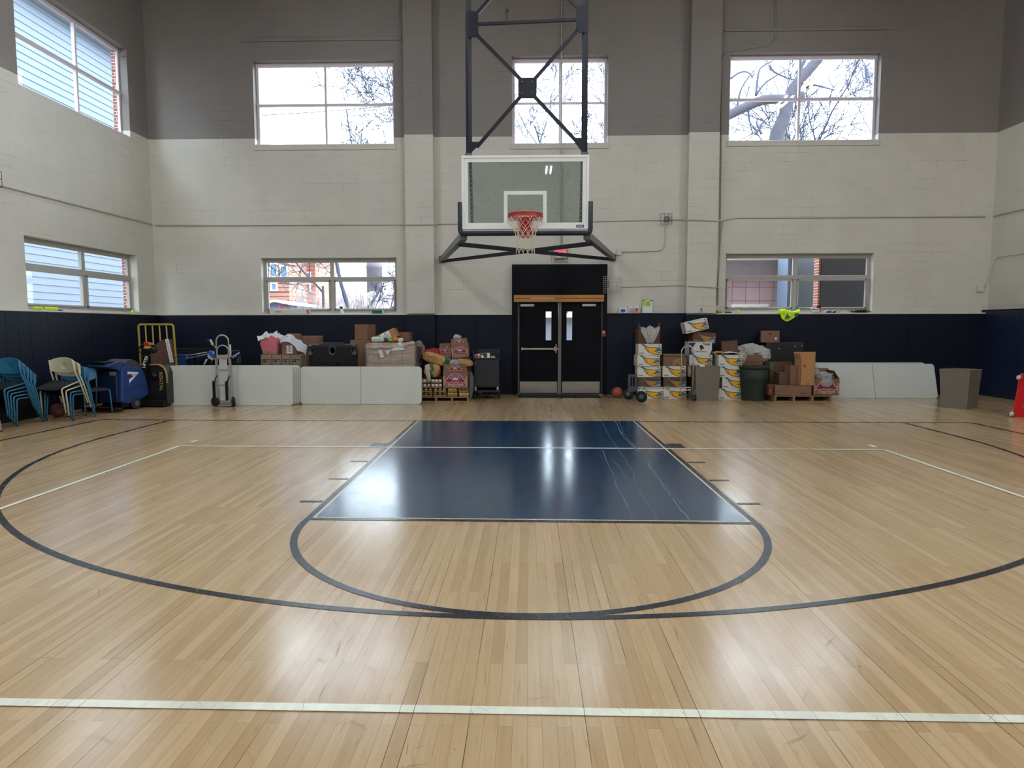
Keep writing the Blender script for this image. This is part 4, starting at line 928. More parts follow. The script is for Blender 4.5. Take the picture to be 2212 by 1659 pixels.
# ================================================================== generic containers
def front(x0, x1, yt, yb, Yf, zb=None):
    """front face rectangle at depth Yf from image edges -> centre x, width, base z, height"""
    ym = (yt+yb)/2; a, b = aY(x0, ym, Yf), aY(x1, ym, Yf); xm = (x0+x1)/2
    zt = aY(xm, yt, Yf).z; z0 = aY(xm, yb, Yf).z if zb is None else zb
    return (a.x+b.x)/2, b.x-a.x, z0, zt-z0
def carton(label, w, d, h, loc, rz=0., m=None, open_=None, rot=None, tape=True, group=None, sticker=None, handle=False, marks=None, name='cardboard_box', cat='box'):
    """origin = middle of the base; front face looks along -Y.  open_: list of flap tilt angles (front, right, back, left)"""
    m = m or M_KRAFT; T = thing(name, label, cat, loc, rz, group, rot); t = .006
    mb = MB(); w2, d2 = w/2, d/2
    if open_ is None:
        mb.rbox((-w2, -d2, 0), (w2, d2, h), .006, 0)
        mb.box((-w2+.004, -d2+.004, h-.001), (w2-.004, -.002, h+.003)); mb.box((-w2+.004, .002, h-.001), (w2-.004, d2-.004, h+.003))
    else:
        mb.box((-w2, -d2, 0), (w2, d2, t)); mb.box((-w2, -d2, 0), (w2, -d2+t, h)); mb.box((-w2, d2-t, 0), (w2, d2, h)); mb.box((-w2, -d2, 0), (-w2+t, d2, h)); mb.box((w2-t, -d2, 0), (w2, d2, h))
    if handle:
        mb.prism([(cos(a)*.045+(.03 if cos(a) > 0 else -.03)*0, sin(a)*.016) for a in [2*pi*i/14 for i in range(14)]], lambda a, b, q: (a, -d2-q, h*.74+b), .0005, .0015, 1)
    if marks: marks(mb, w, d, h)
    mb.build('box_body', [m, M_INK, M_PAPER, M_GREENP, M_REDP, M_KRAFTD, M_PURP, M_CREAMP], T)
    if open_ is not None:
        for k, an in enumerate(open_):
            if an is None: continue
            f = MB(); L = (d if k in (0, 2) else w)*.5*(.9 if k in (0, 2) else .8); an = RAD(an)   # 0 = standing straight up, + = folded outwards
            ex = (w2-.005 if k in (0, 2) else d2-.005)
            out = {0: V((0, -1, 0)), 1: V((1, 0, 0)), 2: V((0, 1, 0)), 3: V((-1, 0, 0))}[k]; side = V((out.y, -out.x, 0)) if k in (0, 2) else V((0, 1, 0))
            b0 = out*(d2 if k in (0, 2) else w2)+V((0, 0, h)); e = out*sin(an)*L+V((0, 0, cos(an)*L)); n_ = V((0, 0, 1))*sin(an)*.002-out*cos(an)*.002
            P = [b0-side*ex, b0+side*ex, b0+side*ex*.96+e, b0-side*ex*.96+e]
            A = [f.p(q+n_) for q in P]; B = [f.p(q-n_) for q in P]
            f.face(A); f.face(B[::-1])
            for i in range(4): f.face((A[i], A[(i+1) % 4], B[(i+1) % 4], B[i]))
            f.build('flap', m, T)
    elif tape:
        tb = MB(); tb.box((-w2-.0006, -.028, h+.0028), (w2+.0006, .028, h+.0040)); tb.box((-w2-.0012, -.028, h-.07), (-w2+.001, .028, h+.004)); tb.box((w2-.001, -.028, h-.07), (w2+.0012, .028, h+.004)); tb.build('tape', M_TAPE, T)
    if sticker:
        sx0, sx1, sz0, sz1 = sticker; s_ = MB(); s_.box((sx0*w-w2, -d2-.0022, sz0*h), (sx1*w-w2, -d2, sz1*h), 0)
        for i in range(4): s_.box((sx0*w-w2+.02, -d2-.0028, (sz0+(sz1-sz0)*(.2+.14*i))*h), (sx1*w-w2-.02-.012*(i % 2), -d2-.0022, (sz0+(sz1-sz0)*(.2+.14*i))*h+.007), 1)
        s_.prism(circ((sx0+sx1)/2*w-w2, (sz0+(sz1-sz0)*.84)*h, .016, 8), lambda a, b, q: (a, -d2-.0022-q, b), 0, .0006, 1)
        s_.build('shipping_label', [M_PAPER, M_INK], T)['label'] = 'white printed shipping label'
    return T
M_GREENP = mat('green_print', '#2f6b38', .7); M_REDP = mat('red_print', '#b2382c', .7); M_PURP = mat('purple_print', '#5a2358', .7); M_CREAMP = mat('cream_print', '#d9b6ae', .7)
M_YELP = mat('banana_yellow', '#e6ae1c', .6, var=.1); M_NAVYP = mat('navy_print', '#1c2747', .6); M_BLUEP = mat('blue_print', '#2a6a93', .6, var=.2, nscale=30); M_OLIVEP = mat('olive_print', '#a08c1e', .6)
M_CARTW = mat('white_carton', '#d4d2c8', .6, var=.05); M_MAROON = mat('maroon_print', '#8a1f33', .7); M_BROWNY = mat('dull_banana_print', '#a97c3a', .7, var=.1); M_LBLUE = mat('light_blue_print', '#a9c4d8', .6)
def text_line(mb, st, size, x, z, yy, m, shear=0.): mb.text(st, size, lambda a, b: (x+a, yy, z+b), m, True, shear)
# ================================================================== chairs
def chair(label, plastic, loc, rot, group=None):
    """faces -Y; origin on the floor at the middle"""
    T = thing('stacking_chair', label, 'chair', loc, 0, group, rot)
    w = .235
    for s_ in (-1, 1):
        f = MB(); f.tube(arc3([(s_*w, -.24, 0), (s_*(w-.01), -.205, .43), (s_*(w-.015), .20, .43)], .05, 5), .0125, 8); f.build('front_leg_tube', plastic, T)
        f = MB(); f.tube([(s_*w, .29, 0), (s_*(w-.005), .21, .44), (s_*(w-.02), .175, .60), (s_*(w-.03), .19, .80)], .0135, 8); f.build('rear_leg_tube', plastic, T)
        ft = MB()
        for y in (-.24, .29): ft.cyl((s_*w, y, 0), (s_*w, y, .02), .016, n=8); 
        ft.build('foot_cap', M_RUB, T)
    st = MB()
    prof = [(-.21, -.215), (.21, -.215), (.225, -.15), (.21, .19), (-.21, .19), (-.225, -.15)]
    def sz(x, y): return .445+.012*((x/.2)**2)-.01*cos(y*6)
    st.sheet(lambda u, v: ((u-.5)*.43*(1-.06*abs(v-.5)), -.225+v*.42, sz((u-.5)*.43, v*.42-.2)-(.03*(max(0, .12-v)/.12)**2)), 10, 10)
    st.sheet(lambda u, v: ((u-.5)*.43*(1-.06*abs(v-.5)), -.225+(1-v)*.42, sz((u-.5)*.43, v*.42-.2)-.03), 10, 10)
    st.rbox((-.205, -.2, .41), (.205, .18, .44), .012); st.build('seat', M_SEATF, T)
    b = MB(); N_, M_ = 16, 10
    def bp(u, v, k):
        x = (u-.5)*.45; c = 1-(abs(u-.5)*2)**2.5
        z = .575+.0*x+v*.245; z0 = .575+.055*(1-c)*1.0; z1 = .775+.05*c; z = z0+(z1-z0)*v
        y = .185-.045*(1-(x/.225)**2)*-1+.02*(v-.4)+k
        r = sqrt(x*x+(z-.69)**2)
        if r < .055: y += .014*(1-(r/.055)**4)
        return (x, y, z)
    b.sheet(lambda u, v: bp(u, v, 0), N_*2, M_*2); b.sheet(lambda u, v: bp(1-u, v, .014), N_, M_)
    e = [bp(i/24, 1, .007) for i in range(25)]; b.tube(e, .0085, 6); e = [bp(i/24, 0, .007) for i in range(25)]; b.tube(e, .0085, 6)
    b.tube([bp(0, i/6, .007) for i in range(7)], .0085, 6); b.tube([bp(1, i/6, .007) for i in range(7)], .0085, 6)
    b.build('backrest', plastic, T); return T
gA = aZ(60, 916); yaw_ch = RAD(-4)
cnum = ['bottom', 'second', 'middle', 'fourth', 'top']
ca = [aZ(40, 921), aZ(88, 911)]
base = V((aZ(40, 921).x-.235, aZ(40, 921).y+.25, 0))
c_first = chair('blue chair at the bottom of the leftmost stack of five', M_BLUECH, base, (0, 0, yaw_ch))
for i in range(1, 5):
    dup(c_first, loc=base+V((.0, -.045*i, .052*i)), rot=(RAD(2.2*i), 0, yaw_ch), label=['', 'blue chair second from the bottom of the leftmost stack of five', 'blue chair in the middle of the leftmost stack of five', 'blue chair second from the top of the leftmost stack of five', 'blue chair on top of the leftmost stack of five'][i])
b2 = V((aZ(101, 909).x-.0+.235-.235+.235, aZ(101, 909).y+.25, 0))
dup(c_first, loc=b2, rot=(0, 0, yaw_ch), label='blue chair at the bottom of the mixed stack under the cream chairs')
dup(c_first, loc=b2+V((0, -.045, .052)), rot=(RAD(2.2), 0, yaw_ch), label='upper of the two blue chairs beneath the cream chairs')
c_cr = chair('lower cream chair leaning forward in the mixed stack', M_CREAMCH, b2+V((0, -.10, .12)), (RAD(9), 0, yaw_ch))
dup(c_cr, loc=b2+V((0, -.17, .18)), rot=(RAD(13), 0, yaw_ch), label='cream chair on top of the mixed stack')
q = aZ(188, 897); dup(c_first, loc=(q.x-.06, q.y+.22, 0), rot=(0, 0, RAD(62)), label='single blue chair turned sideways beside the stacks')
q = aZ(3, 932); dup(c_cr, loc=(q.x-.235, q.y-.29, 0), rot=(0, 0, 0), label='cream chair cut off by the left edge of the frame')
for o_ in list(COL.objects):
    if o_.get('category') == 'chair': o_['group'] = 'stacking chairs by the left wall'
# black box at the frame edge
q = aZ(12, 915); T = thing('storage_tub', 'black tub with a white mark at the left frame edge', 'tub', (q.x-.2, q.y+.50, 0))
mb = MB(T); mb.rbox((max(q.x-.45, XL+PD+.02), q.y+.25, 0), (q.x+.0, q.y+.75, .42), .02); mb.build('tub_body', M_BLK, T)
mb = MB(T); c_ = V((q.x-.05, q.y+.244, .30))
for an in (20, 80, 140): mb.bar(c_-V((cos(RAD(an))*.04, 0, sin(RAD(an))*.04)), c_+V((cos(RAD(an))*.04, 0, sin(RAD(an))*.04)), .012, .004, up=(0, 1, 0))
mb.build('white_mark', M_PAPER, T)
# ================================================================== balls
def ball(name, label, cat, x, y, r, m, seams=False, zb=0.):
    # image position of the contact point
    q = aZ(x, y, zb); T = None
    mb = MB(); mb.sphere((0, 0, r), r, 0, 4)
    if seams:
        for k in range(3):
            pts = []
            for i in range(32):
                a = 2*pi*i/32; v_ = [V((cos(a), sin(a), 0)), V((cos(a), 0, sin(a))), V((cos(a)*.8, .6 if k == 2 else 0, sin(a)*.8))][k]; v_ = v_.normalized()
                pts.append(v_*r*1.002)
            R_ = Euler((.5, .35, .6)).to_matrix(); pts = [R_ @ p_+V((0, 0, r)) for p_ in pts]; mb.tube(pts, .0028, 4, 1, closed=True)
        pts = [R_ @ (V((cos(2*pi*i/32)*.8, -.6, sin(2*pi*i/32)*.8)).normalized()*r*1.002)+V((0, 0, r)) for i in range(32)]; mb.tube(pts, .0028, 4, 1, closed=True)
    else:
        pts = [Euler((.4, .8, 0)).to_matrix() @ V((cos(t), sin(t)*.85, .5*sin(2*t))).normalized()*r*1.003+V((0, 0, r)) for t in [2*pi*i/30 for i in range(30)]]; mb.tube(pts, .0012, 4, 1, closed=True)
    return tag(mb.build(name, [m, M_INK if seams else M_PAPER], loc=(q.x, q.y, zb)), label, cat)
ball('basketball', 'orange basketball on the floor right of the double doors', 'ball', 1333, 859, .118, M_BALL, True)
ball('basketball', 'dark worn basketball under the stacked chairs', 'ball', 126, 901, .118, mat('worn_ball', '#5a2f24', .7, var=.2, bump=.3, bscale=180), True)
ball('tennis_ball', 'yellow tennis ball in front of the blue floor scrubber', 'ball', 218, 890, .033, M_TEN)
ball('tennis_ball', 'yellow tennis ball between the scrubber and the folded tables', 'ball', 331, 875.5, .033, M_TEN)
# boards on the floor
q = aZ(172, 884); mb = MB(); mb.M = Matrix.Translation((q.x+.25, q.y+.55, .075)) @ Euler((0, RAD(-14), RAD(52))).to_matrix().to_4x4(); mb.rbox((-.36, -.06, -.02), (.36, .06, .02), .004)
mb.M = Matrix.Translation((q.x+.20, q.y+.38, .05)) @ Euler((0, RAD(-3), RAD(40))).to_matrix().to_4x4(); mb.rbox((-.3, -.07, -.018), (.3, .07, .018), .004)
tag(mb.build('scrap_board', M_WOOD), 'scrap wooden boards on the floor left of the scrubber', 'board')
# ================================================================== floor scrubber
M_SBL = mat('scrubber_blue', '#1a3a72', .35, var=.06); M_SGR = mat('scrubber_grey', '#3a3b44', .45)
g0 = aZ(262, 888); ang = RAD(74)
T = thing('floor_scrubber', 'blue walk-behind floor scrubber with dark grey lid by the left wall', 'floor scrubber', (g0.x-sin(ang)*.27, g0.y+cos(ang)*.27+.05, 0), ang)
def fx(f, s_, z): return (f, s_, z)   # local: x forward, y to the machine's left
W_ = .27
body = [(-.02, .16), (.0, .48), (.03, .80), (.12, .84), (.47, .78), (.54, .70), (.60, .50), (.64, .26), (.56, .20), (.44, .17), (.36, .12), (.12, .10)]
def sprism(mb, pts, y0, y1, m=0, bev=.03):
    # extrude with a rounded shoulder
    cx_ = sum(p[0] for p in pts)/len(pts); cz_ = sum(p[1] for p in pts)/len(pts)
    def sc(k): return [(cx_+(a-cx_)*k, cz_+(b-cz_)*k) for a, b in pts]
    lay = [(y0, .92), (y0+bev*.35, .975), (y0+bev, 1.), (y1-bev, 1.), (y1-bev*.35, .975), (y1, .92)]
    R_ = [[mb.p((a, y, b)) for a, b in sc(k)] for y, k in lay]; n = len(pts)
    mb.face(R_[0][::-1], m); mb.face(R_[-1], m)
    for A, B in zip(R_, R_[1:]):
        for j in range(n): mb.face((A[j], A[(j+1) % n], B[(j+1) % n], B[j]), m, False)
mb = MB(); sprism(mb, body, -W_, W_, 0, .05); mb.box((.10, -W_-.004, .40), (.12, -W_+.01, .60), 0)
mb.prism([(.02, .36), (.60, .45), (.60, .455), (.02, .37)], lambda a, b, d: (a, -W_-.001*d, b), 0, 1, 1)
mb.build('tank_body', [M_SBL, M_NAVYM], T, recalc=True)
mb = MB(); sprism(mb, [(.10, .83), (.10, .88), (.16, .93), (.28, .945), (.40, .90), (.50, .80), (.52, .75), (.30, .79)], -W_*.9, W_*.9, 0, .05); mb.build('tank_lid', M_SGR, T, recalc=True)
mb = MB(); sprism(mb, [(-.30, .82), (-.28, .85), (.0, .91), (.12, .90), (.12, .80), (.02, .70), (-.02, .76)], -W_*.85, W_*.85, 0, .04); mb.build('control_console', M_SBL, T, recalc=True)
mb = MB(); mb.rbox((-.26, -.16, .853), (-.02, .16, .915), .01); mb.M = None; mb.build('control_panel', M_BLK, T)
mb = MB(); mb.tube(arc3([(-.06, -W_*.8, .80), (-.34, -W_*.8, .83), (-.34, W_*.8, .83), (-.06, W_*.8, .80)], .06), .016, 8); mb.build('handlebar', M_BLK, T)
mb = MB(); mb.rbox((-.06, -.21, .16), (.0, .21, .74), .02); mb.build('rear_panel', mat('scrubber_dark_blue', '#142445', .4), T)
mb = MB(); mb.box((-.062, -.20, .66), (-.0605, -.06, .73)); mb.build('warning_label', mat('olive_label', '#8f9a58', .5), T)
mb = MB(); mb.rbox((.02, -.24, .05), (.62, .24, .17), .02); mb.build('brush_deck', M_BLK, T)
for s_ in (-1, 1):
    mb = MB(); mb.lathe([(0, -.03), (.07, -.03), (.105, -.022), (.11, 0), (.105, .022), (.07, .03), (0, .03)], (.30, s_*.27, .11), 'y', 24); wo = mb.build('wheel', M_RUB, T)
    mb = MB(); mb.cyl((.30, s_*.27-.034, .11), (.30, s_*.27+.034, .11), .05, n=16); mb.build('wheel_hub', M_GREYM, wo)
mb = MB(); mb.tube([(-.20+.13*cos(a), sin(a)*.47, .06) for a in [pi*.5+pi*i/14 for i in range(15)]], .03, 8); mb.tube([(-.18+.13*cos(a), sin(a)*.47, .022) for a in [pi*.5+pi*i/14 for i in range(15)]], .02, 6, 1)
mb.build('squeegee', [M_BLK, mat('red_squeegee_rubber', '#5a2b24', .6)], T)
mb = MB(); ys = -W_-.003   # white V shaped emblem
lg_ = lambda a, b, d: (.14+a, ys-d*.002, .50+b)
mb.prism([(0, .22), (.26, .19), (.20, .165), (.0, .17)], lg_, 0, 1, 0); mb.prism([(.26, .19), (.03, 0), (.03, .07), (.14, .13)], lg_, 0, 1, 0); mb.prism(circ(.14, .15, .05, 14, ry=.022), lg_, 1, 2, 1)
mb.build('side_emblem', [M_PAPER, mat('emblem_pink', '#c7a6c4', .5)], T)
# ================================================================== yellow stake cart, pallet stacker
Yc = 2.75
def frm(pts, r, m, name, T, cl=False): mb = MB(T); mb.tube(pts, r, 8, closed=cl); return mb.build(name, m, T)
pl, pr = aY(299, 705, Yc), aY(374, 703, Yc)
T = thing('platform_cart', 'yellow barred platform cart standing behind the black pallet stacker', 'cart', ((pl.x+pr.x)/2+.05, Yc, 0))
zt = aY(340, 701, Yc).z; bl2 = aY(304, 790, Yc); br2 = aY(381, 790, Yc); k_ = zt/(zt-bl2.z)
fl_x = pl.x+(bl2.x-pl.x)*k_*.9; fr_x = pr.x+(br2.x-pr.x)*k_*.9
mb = MB(T); mb.tube(arc3([(fl_x, Yc, .12), (pl.x, Yc, zt), (pr.x, Yc, zt), (fr_x, Yc, .12)], .06), .022, 10); mb.build('end_frame', M_YEL, T)
for k in range(4):
    t = (k+1)/5; x = pl.x+(pr.x-pl.x)*t; xb = fl_x+(fr_x-fl_x)*t; mb = MB(T); mb.tube([(x, Yc, zt-.01), (xb, Yc, .16)], .014, 8); mb.build('bar', M_YEL, T)
mb = MB(T); z_ = aY(330, 768, Yc).z; mb.tube([(pl.x+.04, Yc-.03, z_), (pr.x+.04, Yc-.03, z_)], .008, 6); mb.build('cross_rod', M_ALU, T)
mb = MB(T); mb.rbox((fl_x-.03, Yc-.5, .12), (fr_x+.03, Yc+.6, .17), .01); mb.build('deck', M_BLK, T)
for x in (fl_x+.06, fr_x-.06):
    for y in (Yc-.4, Yc+.5): mb = MB(T); mb.cyl((x-.02, y, .06), (x+.02, y, .06), .06, n=14); mb.box((x-.025, y-.02, .06), (x+.025, y+.02, .125)); mb.build('caster', M_RUB, T)
# brown carton riding on the cart
Yb = 2.55; cx_, w_, z0, h_ = front(330, 369, 733, 788, Yb); 
T = thing('open_carton', 'dark brown carton leaning on the yellow cart with white paper taped along one edge', 'box', (cx_, Yb+.12, .175))
h_ = aY(350, 733, Yb).z-.175
mb = MB(); mb.prism([(-w_/2-.06, 0), (w_/2+.02, 0), (w_/2-.05, h_), (-w_/2+.16, h_-.02), (-w_/2-.06, h_-.2)], lambda a, b, d: (a, d, b), -.1, .18); mb.build('box_body', M_KRAFTD, T)
mb = MB(); mb.prism([(w_/2-.115, h_-.0), (w_/2-.045, h_+.01), (w_/2+.045, h_-.46), (w_/2-.035, h_-.475)], lambda a, b, d: (a, -.104-d*.003, b), 0, 1, 0); 
for i in range(12): mb.prism([(w_/2-.09+i*.0075, h_-.04-i*.035), (w_/2-.06+i*.0075, h_-.04-i*.035), (w_/2-.06+i*.0075, h_-.055-i*.035), (w_/2-.09+i*.0075, h_-.055-i*.035)], lambda a, b, d: (a, -.1072-d*.001, b), 0, 1, 1)
mb.build('paper_strip', [M_PAPER, mat('grey_print', '#7d8288', .7)], T)
# black pallet stacker with yellow rim
Ys = 1.95
x0, x1 = aY(304, 830, Ys).x, aY(358, 830, Ys).x; zt = aY(335, 789, Ys).z
T = thing('pallet_stacker', 'black electric pallet stacker with yellow edged cover and tiller handle', 'pallet truck', ((x0+x1)/2, Ys+.3, 0))
mb = MB(T); pf = [(x0, .08), (x0, zt-.02), (x0+.06, zt), (x1-.13, zt), (x1-.04, zt-.05), (x1, zt-.15), (x1+.02, .06)]
mb.prism(pf, lambda a, b, d: (a, Ys+d, b), .0, .55, 0); mb.build('motor_cover', mat('stacker_black', '#0f1012', .35), T)
mb = MB(T); mb.tube([(a, Ys+.02, b) for a, b in arc3([V((x0, zt, 0)), V((x1-.10, zt+.005, 0)), V((x1+.01, zt-.14, 0)), V((x1+.03, .06, 0))], .1) and [(p_.x, p_.y) for p_ in arc3([V((x0, zt+.005, 0)), V((x1-.08, zt+.01, 0)), V((x1+.015, zt-.13, 0)), V((x1+.02, zt-.35, 0))], .12)]], .018, 8); mb.build('yellow_edge', M_YEL, T)
mb = MB(T); xr_ = aY(345, 830, Ys).x; 
mb.text('RENTAL', .098, lambda a, b: (xr_+b*.95+.0, Ys-.003, aY(345, 824, Ys).z-a*1.02), 0); mb.build('lettering', mat('gold_letters', '#a88f4a', .5), T)
mb = MB(T); mb.rbox((x0-.02, Ys-.12, .02), (x1, Ys+.1, .14), .02); mb.cyl((x0+.05, Ys-.1, .09), (x0+.05, Ys+.06, .09), .09, n=18); mb.build('chassis', M_BLK, T)
mb = MB(T); hp = aY(331, 812, Ys-.05); mb.lathe([(.0, -.06), (.05, -.05), (.075, -.02), (.08, .03)], (hp.x, Ys-.02, hp.z), 'y', 16); mb.build('drive_motor', M_BLK, T)
a, b = aY(309, 803, Ys-.05), aY(318, 757, Ys-.12)
mb = MB(T); mb.bar((a.x, Ys-.03, a.z-.12), (b.x, Ys-.12, b.z), .10, .06); th2 = (b-a).normalized()
mb.build('tiller_arm', M_BLK, T)
mb = MB(T); cm = aY(314.5, 781, Ys-.14); dx_ = V((th2.x, 0, th2.z)).normalized(); px_ = V((dx_.z, 0, -dx_.x))
mb.text('LIFTEK', .085, lambda p_, q_: (cm.x+dx_.x*p_-px_.x*(q_-.028), Ys-.155, cm.z+dx_.z*p_-px_.z*(q_-.028)), 0); mb.build('tiller_lettering', M_PAPER, T)
mb = MB(T); L0, R0_ = aY(297, 755, Ys-.12), aY(341, 756, Ys-.12); top_ = aY(319, 744, Ys-.12)
mb.tube(arc3([(L0.x+.04, Ys-.12, L0.z-.06), (L0.x, Ys-.12, L0.z), (top_.x-.1, Ys-.12, top_.z), (top_.x+.1, Ys-.12, top_.z), (R0_.x, Ys-.12, R0_.z), (R0_.x-.1, Ys-.12, R0_.z-.07), (b.x, Ys-.12, b.z)], .07), .018, 8)
mb.rbox((b.x-.10, Ys-.16, b.z-.06), (b.x+.12, Ys-.08, b.z+.05), .02); mb.build('handle_loop', M_BLK, T)
mb = MB(T); mb.rbox((top_.x-.06, Ys-.17, top_.z-.025), (top_.x+.04, Ys-.08, top_.z+.045), .015); mb.build('red_button', mat('emergency_red', '#a8242a', .4), T)
mb = MB(T); mb.rbox((top_.x-.055, Ys-.165, top_.z-.085), (top_.x+.055, Ys-.085, top_.z-.027), .012); mb.rbox((top_.x+.04, Ys-.16, top_.z-.01), (top_.x+.12, Ys-.1, top_.z+.03), .01); mb.build('yellow_head', M_YEL, T)
# ================================================================== folding tables on edge
def ftable(label, x0, x1, yt, Yf, th=.045, lean=4., seam=None, group='white folding tables stored on edge', zb=.0, corner=.07, rz=0., edgeY=None):
    cx_, w_, z0, h_ = front(x0, x1, yt, 830, Yf, 0.); T = thing('folding_table', label, 'table', (cx_, Yf, zb), 0, group, (RAD(-lean), 0, rz))
    def outline(k=0.):
        w2 = w_/2-k; P = []
        for sx, sz_, a0 in ((1, 0, -90), (1, 1, 0), (-1, 1, 90), (-1, 0, 180)):
            cx2 = sx*(w2-corner); cz2 = (corner+k) if sz_ == 0 else (h_-corner-k)
            for i in range(7): a = RAD(a0+15*i); P.append((cx2+cos(a)*corner, cz2+sin(a)*corner))
        return P
    mb = MB(); pl_ = outline(); f0 = outline(.008)
    A = [mb.p((a, 0, b)) for a, b in f0]; B = [mb.p((a, .008, b)) for a, b in pl_]; C_ = [mb.p((a, th-.008, b)) for a, b in pl_]; D_ = [mb.p((a, th, b)) for a, b in f0]
    n = len(pl_); mb.face(A[::-1]); mb.face(D_)
    for P, Q in ((A, B), (B, C_), (C_, D_)):
        for j in range(n): mb.face((P[j], P[(j+1) % n], Q[(j+1) % n], Q[j]), 0, True)
    if seam is not None:
        xs = aY(seam, 830, Yf).x-cx_; mb.box((xs-.004, -.0012, .0), (xs+.004, .0005, h_), 1)
    mb.build('table_top', [M_PLW, mat('seam_grey', '#55575a', .6)], T, recalc=True)
    lg_ = MB()
    for sx in (-1, 1):
        x_ = sx*(w_/2-.3); lg_.tube(arc3([(x_, th+.012, .10), (x_-sx*.62, th+.012, .10), (x_-sx*.62, th+.012, h_-.10), (x_, th+.012, h_-.10)], .05), .012, 6)
    lg_.build('folded_legs', M_GREYM, T); return T
y_t = aZ(500, 876).y
ftable('front white folding table of the left row, standing on its long edge', 360, 631, 790, y_t)
for i in range(1, 4): ftable(['', 'second white folding table behind the front one of the left row', 'third white folding table in the left row', 'rearmost white folding table in the left row'][i], 366+i*3, 631+i*5, 789.5-i*.1, y_t+.075*i)
ftable('white fold-in-half table standing on edge with a vertical seam, right of the left row', 647, 910, 792, aZ(780, 873.5).y, seam=779)
ftable('white fold-in-half table leaning back against the wall at the right', 1775, 2030, 783.5, 3.72, lean=17, seam=1893)
ftable('second white folding table hardly showing above the right leaning one', 1755, 2010, 780.5, 3.93, lean=17)
# ================================================================== hand truck
def hand_truck(label, xa, xb, ytop, ybase, wy, lean=0.):
    gY = aZ((xa+xb)/2, ybase).y; Yh = gY; cx_ = aY((xa+xb)/2, 830, Yh).x; w = aY(xb, 830, Yh).x-aY(xa, 830, Yh).x; h = aY((xa+xb)/2, ytop, Yh).z
    return Yh, cx_, w, h
Yh, cx_, w_, h_ = hand_truck('', 467, 497, 724, 879, 0)
T = thing('hand_truck', 'tall silver aluminium hand truck standing in front of the folded tables', 'hand truck', (cx_, Yh+.04, 0))
w2 = w_*.5; wf = w2*1.02
def P3(x, z, y=0.): return (x, y, z)
for s_ in (-1, 1):
    mb = MB(); mb.bar(P3(s_*w2*1.04, .16), P3(s_*w2*.98, h_*.68), .035, .035, up=(0, 1, 0)); mb.build('side_rail', M_ALU, T)
def hoop_(r, z0, z1, m, name, rad=.0125): 
    mb = MB(); mb.tube([P3(-r, z0, -.01)]+[P3(-r*cos(a), z1-r+sin(a)*r, -.01) for a in [pi*i/16 for i in range(17)]]+[P3(r, z0, -.01)], rad, 8); return mb.build(name, m, T)
hoop_(w2*.88, h_*.62, h_, M_ALU, 'tall_handle', .014); hoop_(w2*.80, h_*.62, h_*.86, M_ALU, 'short_handle', .011)
for z, hh, nm in ((h_*.70, .075, 'cross_plate'), (h_*.52, .025, 'cross_bar'), (h_*.31, .025, 'cross_bar'), (.11, .05, 'cross_bar')):
    mb = MB(); mb.rbox((-w2, -.018, z-hh/2), (w2, .012, z+hh/2), .004); mb.build(nm, M_ALU, T)
mb = MB(); mb.rbox((-w2*.62, .0, .09), (w2*.55, .008, h_*.68), .003)
for i in range(5): mb.box((-w2*.5, -.002, h_*(.15+i*.07)), (w2*.42, 0, h_*(.15+i*.07)+.012))
mb.build('stair_glide_panel', mat('milky_plastic', '#b4b8b4', .5), T)
for s_ in (-1, 1):
    mb = MB(); xg = s_*(w2*.93)-.02; mb.tube(arc3([(xg+.02, -.01, h_*.44), (xg-.035, -.01, h_*.36), (xg-.045, -.01, .12)], .1), .013, 6); mb.rbox((xg-.075, -.03, .12), (xg-.035, .03, h_*.36), .008); mb.build('wheel_guard', M_BLK, T)
    mb = MB(); mb.lathe([(.03, -.026), (.07, -.03), (.095, -.02), (.098, 0), (.095, .02), (.07, .03), (.03, .026)], (0, 0, 0), 'x', 24); M0 = Matrix.Translation((s_*w2*1.28, .0, .098)) @ Euler((0, 0, RAD(90-s_*62))).to_matrix().to_4x4() if s_ > 0 else Matrix.Translation((-w2*1.35, 0, .098)) @ Euler((0, 0, RAD(68))).to_matrix().to_4x4()
    for i, v_ in enumerate(mb.v): mb.v[i] = M0 @ v_
    wo = mb.build('wheel', M_RUB, T); mb = MB(); mb.lathe([(0, -.02), (.05, -.022), (.055, 0), (.05, .022), (0, .02)], (0, 0, 0), 'x', 16)
    for i, v_ in enumerate(mb.v): mb.v[i] = M0 @ v_
    mb.build('wheel_hub', M_GREYM, wo)
for s_, x_ in ((-1, 462), (1, 501)):
    mb = MB()
    if s_ < 0: mb.tube(arc3([(-w2*1.03, 0, h_*.66), (-w2*1.05, .0, h_*.80), (-w2*1.6, -.05, h_*.94)], .05), .012, 8, 1); mb.tube([(-w2*1.3, -.02, h_*.865), (-w2*1.6, -.05, h_*.94)], .019, 8, 0)
    else: mb.tube([(w2*1.08, 0, h_*.66), (w2*1.08, 0, h_*.90)], .012, 8, 1); mb.tube([(w2*1.08, 0, h_*.70), (w2*1.08, 0, h_*.87)], .017, 8, 0)
    mb.build('side_grip', [M_CREAM, M_BLK], T)
mb = MB(); mb.rbox((-w2, -.02, .012), (w2, .22, .03), .004); mb.build('toe_plate', M_ALU, T)
